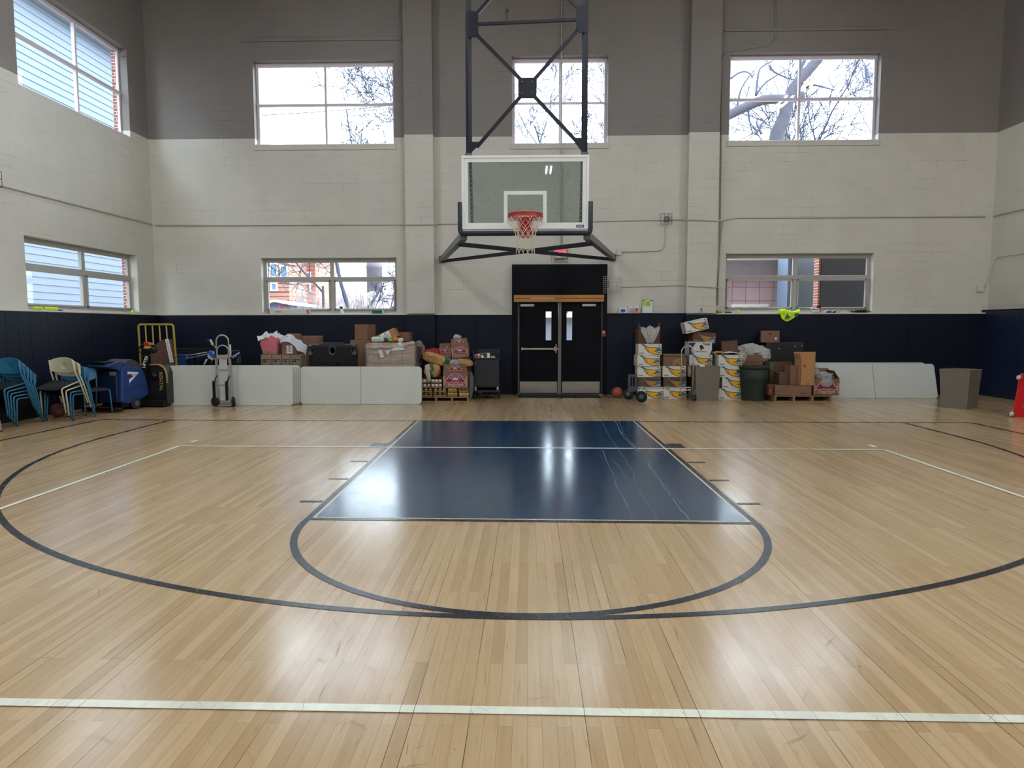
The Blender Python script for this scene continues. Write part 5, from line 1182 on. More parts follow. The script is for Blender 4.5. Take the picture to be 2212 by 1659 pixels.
# ================================================================== folded stuff behind the left tables
Yk = 3.1
def fold(x0, x1, y0, y1, Y, dz=.012): pass
T = thing('folding_stroller', 'folded wheeled frame with blue clamp lying behind the hand truck', 'frame', (aY(440, 780, Yk).x, Yk, 0))
def fr2(pts, r, m, nm, Y=Yk): mb = MB(T); mb.tube([aY(x, y, Y+dy) for x, y, dy in pts], r, 6); mb.build(nm, m, T)
fr2([(393, 777, 0), (449, 765, 0)], .016, M_ALU, 'frame_tube'); fr2([(402, 769, 0), (446, 761, .05)], .014, M_ALU, 'frame_tube'); fr2([(403, 769, 0), (404, 777, .0)], .010, M_ALU, 'frame_tube'); fr2([(420, 771, -.03), (444, 767, -.03)], .012, M_GREYM, 'frame_tube')
fr2([(446, 733, 0), (450, 733, 0), (459, 744, 0)], .006, M_GREYM, 'crutch_rod'); fr2([(456, 742, -.02), (466, 752, -.02)], .018, M_CREAM, 'foam_grip')
mb = MB(T); P_ = [(447, 760), (454, 757), (460, 764), (463, 774), (456, 768)]; mb.prism([(aY(x, y, Yk-.05).x, aY(x, y, Yk-.05).z) for x, y in P_], lambda a, b, d: (a, Yk-.05+d, b), -.02, .05); mb.build('blue_clamp', mat('clamp_blue', '#1f4fb0', .4), T)
mb = MB(T); P_ = [(450, 763), (455, 769), (462, 775), (459, 778), (451, 775), (448, 770)]; mb.prism([(aY(x, y, Yk-.03).x, aY(x, y, Yk-.03).z) for x, y in P_], lambda a, b, d: (a, Yk-.03+d, b), 0, .05); mb.build('grey_plate', M_PLW, T)
fr2([(440, 789, 0), (447, 776, 0)], .02, M_PLW, 'white_leg'); fr2([(455, 786, 0), (462, 768, 0), (461, 758, 0)], .014, M_ALU, 'frame_tube')
mb = MB(T); mb.bar((aY(447, 780, Yk).x, Yk+.05, 0), (aY(455, 760, Yk).x, Yk, aY(455, 762, Yk).z), .05, .05); mb.bar((aY(420, 780, Yk).x, Yk+.1, 0), (aY(420, 780, Yk).x, Yk+.05, aY(420, 772, Yk).z), .04, .04); mb.build('upright', M_BLK, T)
T = thing('shopping_trolley', 'jumble of thin metal wheeled frames right of the silver hand truck', 'frame', (aY(510, 780, Yk).x, Yk+.2, 0))
fr2([(500, 772, 0), (517, 762, 0)], .018, mat('pale_blue_tube', '#8fa6cf', .4), 'blue_tube', Yk+.1); fr2([(502, 775, 0), (511, 768, 0)], .012, M_ALU, 'frame_tube', Yk+.1)
fr2([(500, 763, 0), (502, 758, 0), (515, 757, 0), (517, 762, 0), (520, 775, 0), (518, 790, 0)], .008, M_GREYM, 'basket_wire', Yk+.2)
for (a, b) in (((508, 790), (519, 770)), ((510, 774), (520, 786)), ((505, 783), (521, 779)), ((513, 792), (515, 768))): fr2([(*a, 0), (*b, 0)], .006, M_GREYM, 'basket_wire', Yk+.2)
fr2([(473, 769, 0), (482, 773, 0), (480, 775, 0), (473, 771, 0)], .012, M_PLW, 'white_handle', Yk+.2); fr2([(480, 770, 0), (492, 764, 0)], .007, M_GREYM, 'frame_tube', Yk+.2)
mb = MB(T); x_ = aY(510, 785, Yk).x; mb.box((x_-.2, Yk+.1, 0), (x_-.17, Yk+.13, aY(510, 775, Yk).z)); mb.box((x_+.12, Yk+.3, 0), (x_+.15, Yk+.33, aY(510, 775, Yk).z)); mb.box((x_-.25, Yk+.08, .3), (x_+.2, Yk+.36, .33)); mb.build('stand', M_BLK, T)
# dark blue crates against the wall
def tub(label, x0, x1, yt, Y, d, m, zb=0., name='storage_bin', ht=None):
    cx_, w_, z0, h_ = front(x0, x1, yt, 830, Y, zb); T = thing(name, label, 'bin', (cx_, Y+d/2, zb))
    mb = MB(); k = .93
    for a, b, z0_, z1_ in ((w_/2*k, d/2*k, 0, h_-.05),): 
        mb.rbox((-a, -b, 0), (a, b, h_-.04), .02)
    mb.build('bin_body', m, T); mb = MB(); mb.rbox((-w_/2, -d/2, h_-.045), (w_/2, d/2, h_), .012); mb.build('bin_lid', m, T); return T
M_DBLUE = mat('dark_blue_plastic', '#143c74', .45)
tub('dark blue storage bin just right of the yellow cart, behind the tables', 383, 402, 766, 3.5, .5, M_DBLUE)
tub('dark blue lidded bin between the yellow cart and the folded frame', 404, 428, 773, 3.55, .5, mat('navy_plastic', '#101f3f', .45))
tub('low black bin behind the folded wheeled frame', 430, 457, 778, 3.7, .4, M_BLK)
mb = MB(); q = aY(395, 755, 4.1); mb.M = Matrix.Translation((q.x+.25, 4.0, 0)) @ Euler((RAD(-6), 0, 0)).to_matrix().to_4x4()
mb.rbox((-.5, 0, 0), (.5, .06, aY(400, 751, 4.05).z), .02); tag(mb.build('leaning_board', M_BLK), 'dark board leaning on the wall behind the blue bins', 'panel')
# ================================================================== boxes behind the left tables
# row of four wrapped cartons with printed squares
Yr = 3.0; xs = [563, 587, 608, 628, 651]; ztop = aY(605, 766.5, Yr).z; H1 = ztop
def panel_marks(mb, w, d, h):
    zt_ = h-.09; a = .8*w/2; zz0 = h-.34
    for p_, q_ in (((-a, zz0), (-a+.012, zt_)), ((a-.012, zz0), (a, zt_)), ((-a, zt_-.012), (a, zt_)), ((-a, zz0), (a, zz0+.01))): mb.box((p_[0], -d/2-.0012, p_[1]), (q_[0], -d/2, q_[1]), 1)
    mb.box((-a+.03, -d/2-.0012, zt_-.06), (-a+.09, -d/2, zt_-.028), 1)
    for i in range(3): mb.box((-a+.03, -d/2-.0012, zt_-.10-i*.03), (a-.04, -d/2, zt_-.092-i*.03), 5)
names4 = ['carton with printed square at the left end of the row under the pink bin', 'second carton from the left in the row under the pink bin', 'third carton from the left in the wrapped row behind the tables', 'carton at the right end of the wrapped row behind the tables']
for i in range(4):
    a, b = aY(xs[i], 780, Yr).x, aY(xs[i+1], 780, Yr).x
    lo = carton('hidden lower carton', b-a-.01, .38, .45, ((a+b)/2, Yr+.19, 0), tape=False, m=M_KRAFT2); 
    lo['label'] = ['plain lower carton on the floor, leftmost behind the left row of tables', 'plain lower carton on the floor, second behind the left row of tables', 'plain lower carton on the floor, third behind the left row of tables', 'plain lower carton on the floor, fourth behind the left row of tables'][i]; lo['group'] = 'lower cartons behind the tables'
    carton(names4[i], b-a-.01, .38, H1-.457, ((a+b)/2, Yr+.19, .455), m=mat('grey_kraft', '#8d7a66', .6, var=.15), marks=panel_marks, group='cartons with printed squares')
# pink bag lined bin
cx_, w_, z0, h_ = front(554, 599, 727, 765, Yr+.0, H1+.004); 
T = thing('pink_bag_bin', 'clear tub lined with a pink bag and topped with white paper, on the wrapped cartons', 'bin', (cx_+.03, Yr+.2, H1+.004))
M_PINK = clear_mat('pink_film', '#ff9aa8', fac=.08, rough=.25, bump=.6, bscale=12, milk='#d77783', milkfac=.75)
mb = MB(); hw = w_*.42
ribs = []
for k, (z, s_) in enumerate(((0, .86), (.12, .95), (h_*.5, 1.0), (h_*.62, 1.04))):
    ribs.append([mb.p((cos(a)*hw*s_*(1/max(abs(cos(a)), abs(sin(a))))**.75, sin(a)*.17*s_*(1/max(abs(cos(a)), abs(sin(a))))**.75, z)) for a in [2*pi*i/32 for i in range(32)]])
for A, B in zip(ribs, ribs[1:]):
    for j in range(32): mb.face((A[j], A[(j+1) % 32], B[(j+1) % 32], B[j]), 0, True)
mb.face(ribs[0][::-1]); mb.build('tub', mat('pink_tub', '#d99a98', .4, var=.25, nscale=9), T)
mb = MB(); ht = h_*.62
def skirt(u, v):
    a = 2*pi*u; r = (1/max(abs(cos(a)), abs(sin(a))))**.7; n_ = noise.noise(V((cos(a)*3, sin(a)*3, v*4)))
    z = ht*1.0+.06-v*(.16+.07*sin(a*3)); s_ = 1.05+.05*v+.04*n_
    return (cos(a)*hw*s_*r, sin(a)*.18*s_*r, z)
mb.sheet(skirt, 48, 8)
mb.build('pink_bag', M_PINK, T)
mb = MB(); mb.sphere((.02, 0, ht+.05), .1, 0, 4, (hw/.1*.95, 1.6, 1.0), .28, 3, 2.2); mb.build('pink_bag_top', M_PINK, T)
mb = MB(); rg = random.Random(4)
for i, (x, z, an, s_) in enumerate(((-.22, .13, 20, .2), (-.1, .17, -35, .15), (.06, .17, 8, .2), (.16, .13, -22, .2), (.24, .06, -28, .18), (-.02, .12, 0, .25), (.1, .10, 30, .2))):
    c_ = V((x*w_/.52, -.06+.02*i, ht+z)); A = RAD(an)
    mb.sheet(lambda u, v: (c_.x+cos(A)*(u-.5)*s_-sin(A)*(v-.5)*s_*.7, c_.y+.05*sin(u*3+i)+.06*(v-.5), c_.z+sin(A)*(u-.5)*s_+cos(A)*(v-.5)*s_*.6+.02*sin(u*5+v*3)), 6, 6)
mb.build('crumpled_paper', M_PAPER, T)
# carton with label and a silver bag draped over it
cx_, w_, z0, h_ = front(605, 637, 735, 766, Yr+.0, H1+.004); h_ *= .95
carton('open carton with white label beside the pink bin, plastic bag spilling over its edge', w_, .34, h_, (cx_+.02, Yr+.18, H1+.006), RAD(4), m=M_KRAFT, open_=[None, 10, 8, None], sticker=(.32, .72, .08, .66))
mb = MB(off=(cx_, Yr, H1+h_)); 
def drape(u, v):
    x = -w_*.45+u*(w_*1.75); z = H1+.01+h_+.06*sin(pi*min(u*1.6, 1))-max(0, u-.45)**1.3*.45; c_ = .16*(1-.35*u)
    n_ = noise.noise(V((u*6, v*5, 3)))*.03
    return (cx_+x+n_, Yr+.0-.07*sin(pi*u)+(v-.5)*.12+n_-.02*u, z+(v-.5)*c_*(.4+1.0*u)+n_+.05*(v-.5))
mb.sheet(drape, 30, 12); tag(mb.build('plastic_bag', clear_mat('silver_bag', '#ffffff', fac=.2, rough=.2, bump=.8, bscale=14, milk='#dfe3ee', milkfac=.7)), 'shiny white bag spilling over the labelled carton', 'bag')
cx_, w_, z0, h_ = front(645, 687, 726, 790, 3.55, 0)
carton('tall brown carton standing behind the black moulded panel', w_, .4, h_, (cx_, 3.75, 0), m=M_KRAFT)
# black moulded plastic panel standing on edge
Yp = 2.72; cx_, w_, z0, h_ = front(666, 770, 743.5, 800, Yp, 0)
T = thing('moulded_platform', 'black moulded plastic platform with round foot sockets standing on edge behind the tables', 'platform', (cx_, Yp+.08, 0))
mb = MB(); mb.rbox((-w_/2, -.06, 0), (w_/2, .07, h_), .045, 0, 4, True)
for sx in (-.42, .38): mb.prism(circ(sx*0, 0, .001, 4), lambda a, b, d: (a, d, b), 0, .001)
mb.rbox((-w_*.44, -.068, .08), (w_*.44, -.055, h_-.05), .01)
mb.build('platform_shell', M_BLK, T)
for i, sx in enumerate((-.455, 0, .455)):
    mb = MB(); mb.lathe([(0, .002), (.045, .002), (.055, -.006), (.066, -.014), (.078, -.012), (.085, .012)], (sx*w_, -.07, h_-.13), 'y', 20)
    for k, v_ in enumerate(mb.v): mb.v[k] = V((v_.x, v_.y, h_-.13+(v_.z-(h_-.13))*1.35))
    mb.build('foot_socket', mat('socket_black', '#1d1f23', .3), T)
mb = MB()
for x, z in ((-.23, .22), (.22, .22), (-.23, .28), (.22, .28), (-.38, .38), (.36, .38)): mb.lathe([(0, -.006), (.02, -.006), (.024, 0)], (x*w_, -.069, h_-z), 'y', 12)
for x in (-.28, .26): mb.rbox((x*w_-.02, -.078, h_-.48), (x*w_+.02, -.066, h_-.33), .005)
for x0_, x1_ in ((-.22, -.08), (.06, .2)): mb.tube([(x0_*w_, -.07, h_-.42), ((x0_+x1_)/2*w_, -.075, h_-.37), (x1_*w_, -.07, h_-.38)], .01, 6)
mb.build('ribs_and_pegs', M_BLK, T)
mb = MB(); mb.tube([(-w_*.3, .0, h_+.0), (-w_*.28, 0, h_+.02), (w_*.2, 0, h_+.02), (w_*.22, 0, h_)], .012, 6); mb.build('top_lip', mat('lip_grey', '#3a3f49', .3), T)
# tall cartons
Yq = 3.25; cx_, w_, z0, h1 = front(757, 801, 735, 790, Yq, 0)
carton('tall lower carton right of the black moulded panel', w_, .4, h1, (cx_, Yq+.2, 0), m=M_KRAFT)
cx_, w_, z0, h2 = front(766, 802, 701, 735, Yq, h1+.005)
T_ = carton('square carton stacked on the tall one left of the wrapped pallet', w_*.92, .30, h2, (cx_, Yq+.2, h1+.007), RAD(-22), m=M_KRAFT)
# shrink wrapped pallet load
Yw = 3.0; cx_, w_, z0, h_ = front(792, 896, 740, 800, Yw, 0)
T = thing('wrapped_pallet_load', 'pallet load of cartons wrapped in cloudy stretch film behind the folded table', 'pallet load', (cx_, Yw+.45, 0))
mb = MB()
for r in range(5):
    hh = (h_-.12)/5
    for k in range(4): mb.rbox((-w_/2+.012+k*(w_-.02)/4, -.44, .12+r*hh+.002), (-w_/2+.006+(k+1)*(w_-.02)/4, .44, .12+(r+1)*hh-.002), .008)
mb.build('carton_block', M_KRAFT2, T)
mb = MB(); 
for y in (-.4, 0, .4): mb.box((-w_/2+.02, y-.05, 0), (w_/2-.02, y+.05, .1))
mb.box((-w_/2, -.44, .098), (w_/2, .44, .118)); mb.build('pallet', M_WOOD, T)
mb = MB(); dd_ = .465; ww = w_/2+.012
def wrap(u, v):
    s_ = u*4; k = int(s_) % 4; t = s_-int(s_); P = [V((-ww, -dd_, 0)), V((ww, -dd_, 0)), V((ww, dd_, 0)), V((-ww, dd_, 0))]
    q = P[k].lerp(P[(k+1) % 4], t); n_ = noise.noise(V((u*40, v*14, 1)))*.012+noise.noise(V((u*9, v*30, 5)))*.010
    c_ = V((0, 0, 0)); d = (q-c_).normalized(); return q+d*(n_+.004)+V((0, 0, .06+v*(h_-.06+.03*sin(u*19)-.03)))
mb.sheet(wrap, 96, 28); mb.build('stretch_film', M_WRAP, T)
mb = MB()   # loose film tail at right and the crumpled skirt along the top edge
def tail(u, v): n_ = noise.noise(V((u*5, v*6, 9)))*.05; return (w_/2+.02+.10*sin(pi*min(1, u*1.3))+n_, -.35+v*.5, h_+.03-u*.55+n_)
mb.sheet(tail, 20, 10)
def rope(u, v): a = v*2*pi; r = .018+.012*noise.noise(V((u*12, v*3, 2))); return (-w_/2+u*w_, -.48+sin(a)*r, h_-.10+.10*u**3+cos(a)*r*2.2+.012*sin(u*23))
mb.sheet(rope, 40, 8); mb.build('loose_film', M_BAGC, T)
mb = MB(); fz = lambda a, b, d: (a, -.485-d*.004, b)
mb.prism([(-.26*w_, h_-.15), (-.18*w_, h_-.15), (-.12*w_, h_-.30), (-.20*w_, h_-.32)], fz, 0, 1); mb.prism([(-.10*w_, h_-.17), (.02*w_, h_-.14), (-.06*w_, h_-.26)], fz, 0, 1)
mb.prism([(.02*w_, h_-.17), (.30*w_, h_-.15), (.28*w_, h_-.05), (.22*w_, h_+.02), (.14*w_, h_-.02), (.04*w_, h_-.10)], fz, 0, 1); mb.build('torn_paper', M_CARTW, T)
Ht = h_+.012
# objects on top of the wrapped load
cx2, w2_, _, h2_ = front(812, 857, 709, 735, Yw+.12, 0)
carton('long carton with white label tilted up on the wrapped load', .45, .30, .19, (aY(838, 716, Yw+.2).x, Yw+.35, aY(838, 728, Yw+.2).z-.075), rot=(0, RAD(-25), 0), m=M_KRAFT2, sticker=(.28, .72, .04, .96))
cx2, w2_, _, h2_ = front(850, 883, 718, 735, Yw+.35, Ht)
carton('brown open carton at the back of the wrapped load', w2_, .3, h2_, (cx2, Yw+.62, Ht+.003), m=M_KRAFT, open_=[None, None, None, None])
mb = MB(off=(aY(814, 734, Yw).x, Yw+.15, Ht)); c_ = mb.off; mb.rbox((c_.x-.13, c_.y-.1, Ht+.002), (c_.x+.13, c_.y+.1, Ht+.105), .03, 0, 3, True); mb.box((c_.x-.10, c_.y-.102, Ht+.03), (c_.x+.10, c_.y-.099, Ht+.055), 1); mb.box((c_.x-.12, c_.y-.1005, Ht+.075), (c_.x+.12, c_.y-.098, Ht+.085), 1)
tag(mb.build('soft_pack', [M_PAPER, mat('teal_print', '#6fb0b0', .5)]), 'white and teal soft pack lying at the left on the wrapped load', 'pack')
q = aY(849, 731, Yw); 
for i, (dx, r, c_, lb) in enumerate(((-.20, .06, '#4b2a6a', 'small purple bag under the tilted carton on the wrapped load'), (-.07, .065, '#7aa83a', 'green and white snack bag on the wrapped load'), (.02, .07, '#c9793a', 'orange printed snack bag on the wrapped load'), (.13, .055, '#d9d9d5', 'small crumpled white bag right of the orange one'))):
    mb = MB(off=(q.x+dx, Yw+.12, Ht+r*.7)); mb.sphere((q.x+dx, Yw+.12, Ht+r*.72), r, 0, 3, (1.1, .7, .75), .5, i, 2.); tag(mb.build('snack_bag', mat('snack_'+c_, c_, .4, var=.35, nscale=18)), lb, 'bag')
# ================================================================== produce pallet left of the door
YPf = aZ(960, 868).y
px0, px1 = aY(905, 860, YPf).x, aY(1013, 860, YPf).x
def pallet(label, x0, x1, Y, d, h=.13):
    T = thing('pallet', label, 'pallet', ((x0+x1)/2, Y+d/2, 0)); w = x1-x0
    mb = MB()
    for i in range(3): mb.box((-w/2, -d/2+i*(d-.09)/2, 0), (w/2, -d/2+i*(d-.09)/2+.09, .016))
    mb.build('bottom_board', M_WOOD, T)
    for i in range(4): x = -w/2+i*(w-.04)/3; s_ = MB(); s_.box((x, -d/2, .016), (x+.04, d/2, h-.018)); s_.build('stringer', M_WOOD, T)
    for i in range(6): s_ = MB(); s_.box((-w/2, -d/2+i*(d-.12)/5, h-.018), (w/2, -d/2+i*(d-.12)/5+.12, h)); s_.build('deck_board', M_WOOD, T)
    return T
pallet('wooden pallet under the canned food left of the double doors', px0, px1, YPf, .95, .10)
M_TRAY = mat('tray_kraft', '#8d6443', .75, var=.1)
def tray(label, xa, xb, z, Y, h=.086, d=.32):
    a, b = aY(xa, 845, Y).x, aY(xb, 845, Y).x; T = thing('can_tray', label, 'tray', ((a+b)/2, Y+d/2, z), 0, 'cardboard can trays'); w = b-a-.008
    mb = MB(); mb.box((-w/2, -d/2, 0), (w/2, d/2, .004)); lip = h*.42
    mb.box((-w/2, -d/2, 0), (w/2, -d/2+.004, lip)); mb.box((-w/2, d/2-.004, 0), (w/2, d/2, lip)); mb.box((-w/2, -d/2, 0), (-w/2+.004, d/2, h)); mb.box((w/2-.004, -d/2, 0), (w/2, d/2, h))
    mb.build('tray_body', M_TRAY, T); return T, a, b, z, Y
can_protos = {}
CG = 'cans in the trays by the doors'
def can(kind, x, y, z, label, r=.036, h=.082):
    if kind not in can_protos:
        T = thing('food_can', label, 'can', (x, y, z), 0, CG); c1, c2 = kind
        mb = MB(); mb.lathe([(0, 0), (r*.93, 0), (r, .003), (r, .006), (r*.97, .008), (r*.97, h-.008), (r, h-.006), (r, h-.003), (r*.93, h), (0, h-.004)], n=16); mb.build('can_body', M_CHROME, T)
        mb = MB(); mb.lathe([(r*.985, .010), (r*.985, h*.42)], n=16, m=0); mb.lathe([(r*.985, h*.42), (r*.985, h-.010)], n=16, m=1); mb.build('paper_label', [mat('can_'+c1, c1, .5), mat('can_'+c2, c2, .5)], T)
        can_protos[kind] = T; T['label'] = label; return T
    return dup(can_protos[kind], loc=(x, y, z), label=label)
zt0 = .102; hT = .088
CT = YPf+.01
KW = ('#d8dad4', '#e4e4df'); KG = ('#3c5a34', '#b79a3c'); KY = ('#c9ac38', '#d8bb4a'); KB = ('#8a4a3a', '#5c6a44')
rowsT = [ # layer, [(x0,x1,kind,n,desc)]
 (0, [(905, 934.5, KB, 3, 'bottom layer, left'), (935, 965, KB, 3, 'bottom layer, second'), (966, 988, KG, 3, 'bottom layer, third'), (991, 1013, KY, 3, 'bottom layer, right')]),
 (1, [(905, 934, KG, 3, 'second layer, left'), (936, 964, KG, 3, 'second layer, second'), (967, 987, KY, 3, 'second layer, third'), (990, 1012, KB, 3, 'second layer, right')]),
 (2, [(905, 930.5, KW, 3, 'third layer, left'), (931, 955, KW, 3, 'third layer, right')]),
 (3, [(905, 930.5, KW, 3, 'top layer, left'), (931, 955, KW, 3, 'top layer, right')])]
for lay, row in rowsT:
    z = zt0+lay*(hT+.004)
    for xa, xb, kd, n, ds in row:
        T_, a, b, _, _ = tray('cardboard tray of cans by the doors, %s on the pallet' % ds, xa, xb, z, CT)
        for k in range(n):
            x = a+(b-a)*(k+.5)/n; can(kd, x, CT+.045, z+.0045, 'food can in the %s tray on the pallet by the doors' % ds.replace(',', ''))
            if (xb-xa) > 24: pass
# support block behind the trays: closed cartons
for k, (xa, xb, lb) in enumerate(((905, 955, 'closed carton behind the white can trays on the pallet'), (957, 1012, 'closed carton behind the yellow can trays on the pallet'))):
    a, b = aY(xa, 845, YPf).x, aY(xb, 845, YPf).x; zt_ = zt0+4*(hT+.004) if k == 0 else zt0+2*(hT+.004)
    carton(lb, b-a-.02, .5, zt_-zt0-.006, ((a+b)/2, YPf+.64, zt0+.002), tape=False)
zw = zt0+4*(hT+.004)
# bonipak cartons
def boni(mb, w, d, h, cz=.42, top=False, k=1.):
    yy = -d/2; f = lambda a, b, q: (a, yy-.0012-q*.0006, b); s_ = w*.36*k; c_ = h*cz
    def arch(r0, r1, m, q, n=18, sx=1.25):
        P = [(cos(pi*i/n)*r1*sx, c_+sin(pi*i/n)*r1) for i in range(n+1)]+[(cos(pi-pi*i/n)*r0*sx, c_+sin(pi-pi*i/n)*r0) for i in range(n+1)]
        mb.prism(P, f, q, q+1, m)
    mb.prism([(-s_*1.28, c_-s_*.34), (s_*1.28, c_-s_*.34), (s_*1.18, c_-s_*.12), (s_*1.34, c_+s_*.10), (-s_*1.34, c_+s_*.10), (-s_*1.18, c_-s_*.12)], f, 0, 1, 7)
    mb.prism([(-s_*1.20, c_-s_*.30), (s_*1.20, c_-s_*.30), (s_*1.12, c_-s_*.12), (s_*1.24, c_+s_*.06), (-s_*1.24, c_+s_*.06), (-s_*1.12, c_-s_*.12)], f, 1, 2, 8)
    arch(.0, s_*.80, 7, .5); arch(s_*.33, s_*.74, 6, 2)
    mb.prism([(cos(pi*i/14)*s_*.27*1.3, c_+sin(pi*i/14)*s_*.27) for i in range(15)], f, 2, 3, 7)
    for i, ch in enumerate('BONIPAK'):
        a = RAD(152-i*20.7); R = s_*.43; cx2, cz2 = cos(a)*R*1.28, c_+sin(a)*R; rt = a-pi/2
        mb.text(ch, s_*.34, lambda p_, q_: (cx2+p_*cos(rt)*.95-q_*sin(rt), yy-.0042, cz2+p_*sin(rt)+q_*cos(rt)), 7)
    mb.text('FRESH VEGETABLES', s_*.10, lambda p_, q_: (p_*1.1, yy-.0042, c_-s_*.20+q_), 7)
def boni_marks(mb, w, d, h):
    boni(mb, w, d, h, .50, k=.92); yy = -d/2
    text_line(mb, 'Simply Fresh', w*.125, 0, h*.15, yy-.0016, 7, .25); text_line(mb, 'produce of USA', w*.055, 0, h*.07, yy-.0016, 7)
    for sx in (-1, 1): mb.text('CALIFORNIA', h*.11, lambda p_, q_: (sx*w*.455-q_+h*.035, yy-.0016, h*.42+p_*1.0), 7)
    mb.prism(circ(-w*.12, h*.80, .012, 8), lambda a, b, q: (a, yy-q*.001, b), .5, 1, 1); mb.prism(circ(w*.16, h*.76, .014, 8), lambda a, b, q: (a, yy-q*.001, b), .5, 1, 2)
def boni_box(label, xa, xb, yt, yb, Y, d, z=None, rz=0, rot=None, flap=None, w=None, h=None, open_=None):
    cx_, w_, z0, h_ = front(xa, xb, yt, yb, Y, z); w_ = w or w_; h_ = h or h_
    T = thing('produce_carton', label, 'box', (cx_, Y+d/2, z0), rz, None, rot); t = .006; mb = MB(); w2, d2 = w_/2, d/2
    if open_ is None: mb.rbox((-w2, -d2, 0), (w2, d2, h_), .005)
    else:
        mb.box((-w2, -d2, 0), (w2, d2, t)); mb.box((-w2, -d2, 0), (w2, -d2+t, h_)); mb.box((-w2, d2-t, 0), (w2, d2, h_)); mb.box((-w2, -d2, 0), (-w2+t, d2, h_)); mb.box((w2-t, -d2, 0), (w2, d2, h_))
    boni_marks(mb, w_, d, h_); P8 = [M_KRAFT, M_INK, M_PAPER, M_GREENP, M_REDP, M_KRAFTD, M_PURP, M_CREAMP, M_MAROON]
    mb.build('box_body', P8, T)
    if flap:
        f = MB(); L, an = flap; an = RAD(an); q = V((0, -sin(an)*L, cos(an)*L)); b0 = V((0, -d2, h_))
        A = [f.p(b0+V((sx*w2*.98, 0, 0))+k*q*1+V((0, 0, 0))) for sx, k in ((-1, 0), (1, 0), (.86, 1), (-.86, 1))] if False else [f.p(b0+V((-w2*.98, 0, 0))), f.p(b0+V((w2*.98, 0, 0))), f.p(b0+V((w2*.9, 0, 0))+q), f.p(b0+V((-w2*.9, 0, 0))+q)]
        B = [f.p(f.v[i]+f.off+V((0, .005, .0))) for i in A]; f.face(A); f.face(B[::-1])
        for i in range(4): f.face((A[i], A[(i+1) % 4], B[(i+1) % 4], B[i]))
        f.M = Matrix.Translation(b0) @ Matrix.Rotation(an, 4, 'X') @ Matrix.Translation((0, d2, 0)); boni(f, w_*.8, d, L, .42, k=.72); f.M = None
        f.build('printed_flap', P8, T)
    if open_:
        for k, an in open_.items():
            f = MB(); an = RAD(an); s_ = 1 if k == 'r' else -1
            if k in 'rl': b0 = V((s_*w2, 0, h_)); e = V((s_*sin(an)*.2, 0, cos(an)*.2)); sd = V((0, d2*.95, 0)); n_ = V((.002, 0, .002))
            else: b0 = V((0, d2, h_)); e = V((0, sin(an)*.2, cos(an)*.2)); sd = V((w2*.95, 0, 0)); n_ = V((0, .002, .002))
            P = [b0-sd, b0+sd, b0+sd+e, b0-sd+e]; A = [f.p(q+n_) for q in P]; B = [f.p(q-n_) for q in P]; f.face(A); f.face(B[::-1])
            for i in range(4): f.face((A[i], A[(i+1) % 4], B[(i+1) % 4], B[i]))
            f.build('flap', M_KRAFT, T)
    return T
boni_box('tall printed carton with raised flap at the front of the pallet by the doors', 957, 1010, 803, 843, YPf-.02, .36, z=zt0+2*(hT+.004)+.002, flap=(.16, 4), h=.33)
zb2 = aY(985, 774, YPf+.42).z
hx0, hx1 = aY(958, 800, YPf+.4).x, aY(1016, 800, YPf+.4).x
carton('plain carton supporting the upper printed cartons at the back of the pallet', hx1-hx0-.03, .42, zb2-(zt0+2*(hT+.004))-.006, ((hx0+hx1)/2+.02, YPf+.60, zt0+2*(hT+.004)+.001), tape=False, m=M_KRAFTD)
boni_box('printed carton with flap standing highest on the pallet, right of the smaller one', 976, 1013, 743, 774, YPf+.50, .34, z=zb2, rot=(0, RAD(-4), 0), flap=(.12, -6))
boni_box('smaller printed carton turned left, behind the paper sacks', 951, 976, 742, 768, YPf+.62, .3, z=zb2-.02, rz=RAD(-8))
mb = MB(off=(aY(987, 728, YPf+.6).x, YPf+.66, aY(987, 728, YPf+.6).z)); c_ = mb.off.copy(); mb.sphere((c_.x, c_.y, c_.z), .07, 0, 3, (1.2, .8, .7), .4, 2); tag(mb.build('plastic_bag', M_BAG), 'small white bag poking out above the highest printed carton', 'bag')
# paper produce sacks
M_SACK = mat('sack_paper', '#b98a58', .75, var=.2, nscale=12, bump=.5, bscale=14)
M_SACKR = mat('red_mesh', '#a5222a', .7, var=.2, nscale=60, bump=.5, bscale=80)
def sack(label, c, r, sc, rot, m, disp=.22, seed=1, green=None, dots=False):
    T = thing('produce_sack', label, 'sack', c, 0, None, rot); mb = MB(); mb.sphere((0, 0, 0), r, 0, 5, sc, disp*.5, seed, 1.6, sq=.72, crease=.10)
    mb.build('sack_body', m, T)
    if green:
        gx, gw = green; g_ = MB(); s0 = MB(); s0.sphere((0, 0, 0), r, 0, 5, sc, disp*.5, seed, 1.6, sq=.72, crease=.10)
        # printed band on the camera facing side
        for f in s0.f:
            q = sum((s0.v[i] for i in f), V())/len(f)
            if abs(q.x-gx*r*sc[0]-.02*sin(q.z*40)) < gw*r*sc[0] and q.y < 0.0:
                g_.poly([s0.v[i]*1.006 for i in f], 0, True)
        if g_.f: g_.build('green_print', M_GREENP, T)
    if dots:
        d_ = MB(); rg = random.Random(seed)
        for k in range(26):
            x, z = rg.uniform(-.75, .1)*r*sc[0], rg.uniform(-.1, .5)*r*sc[2]; y = -r*sc[1]*sqrt(max(0, 1-(x/(r*sc[0]))**2-(z/(r*sc[2]))**2))*1.02
            d_.prism([(x-.008, z-.004), (x+.008, z-.001), (x+.008, z+.006), (x-.006, z+.004)], lambda a, b, q: (a, y-.01-q*.02, b), 0, 1)
        d_.build('printed_marks', M_INK, T)
    return T
z1 = zw+.0
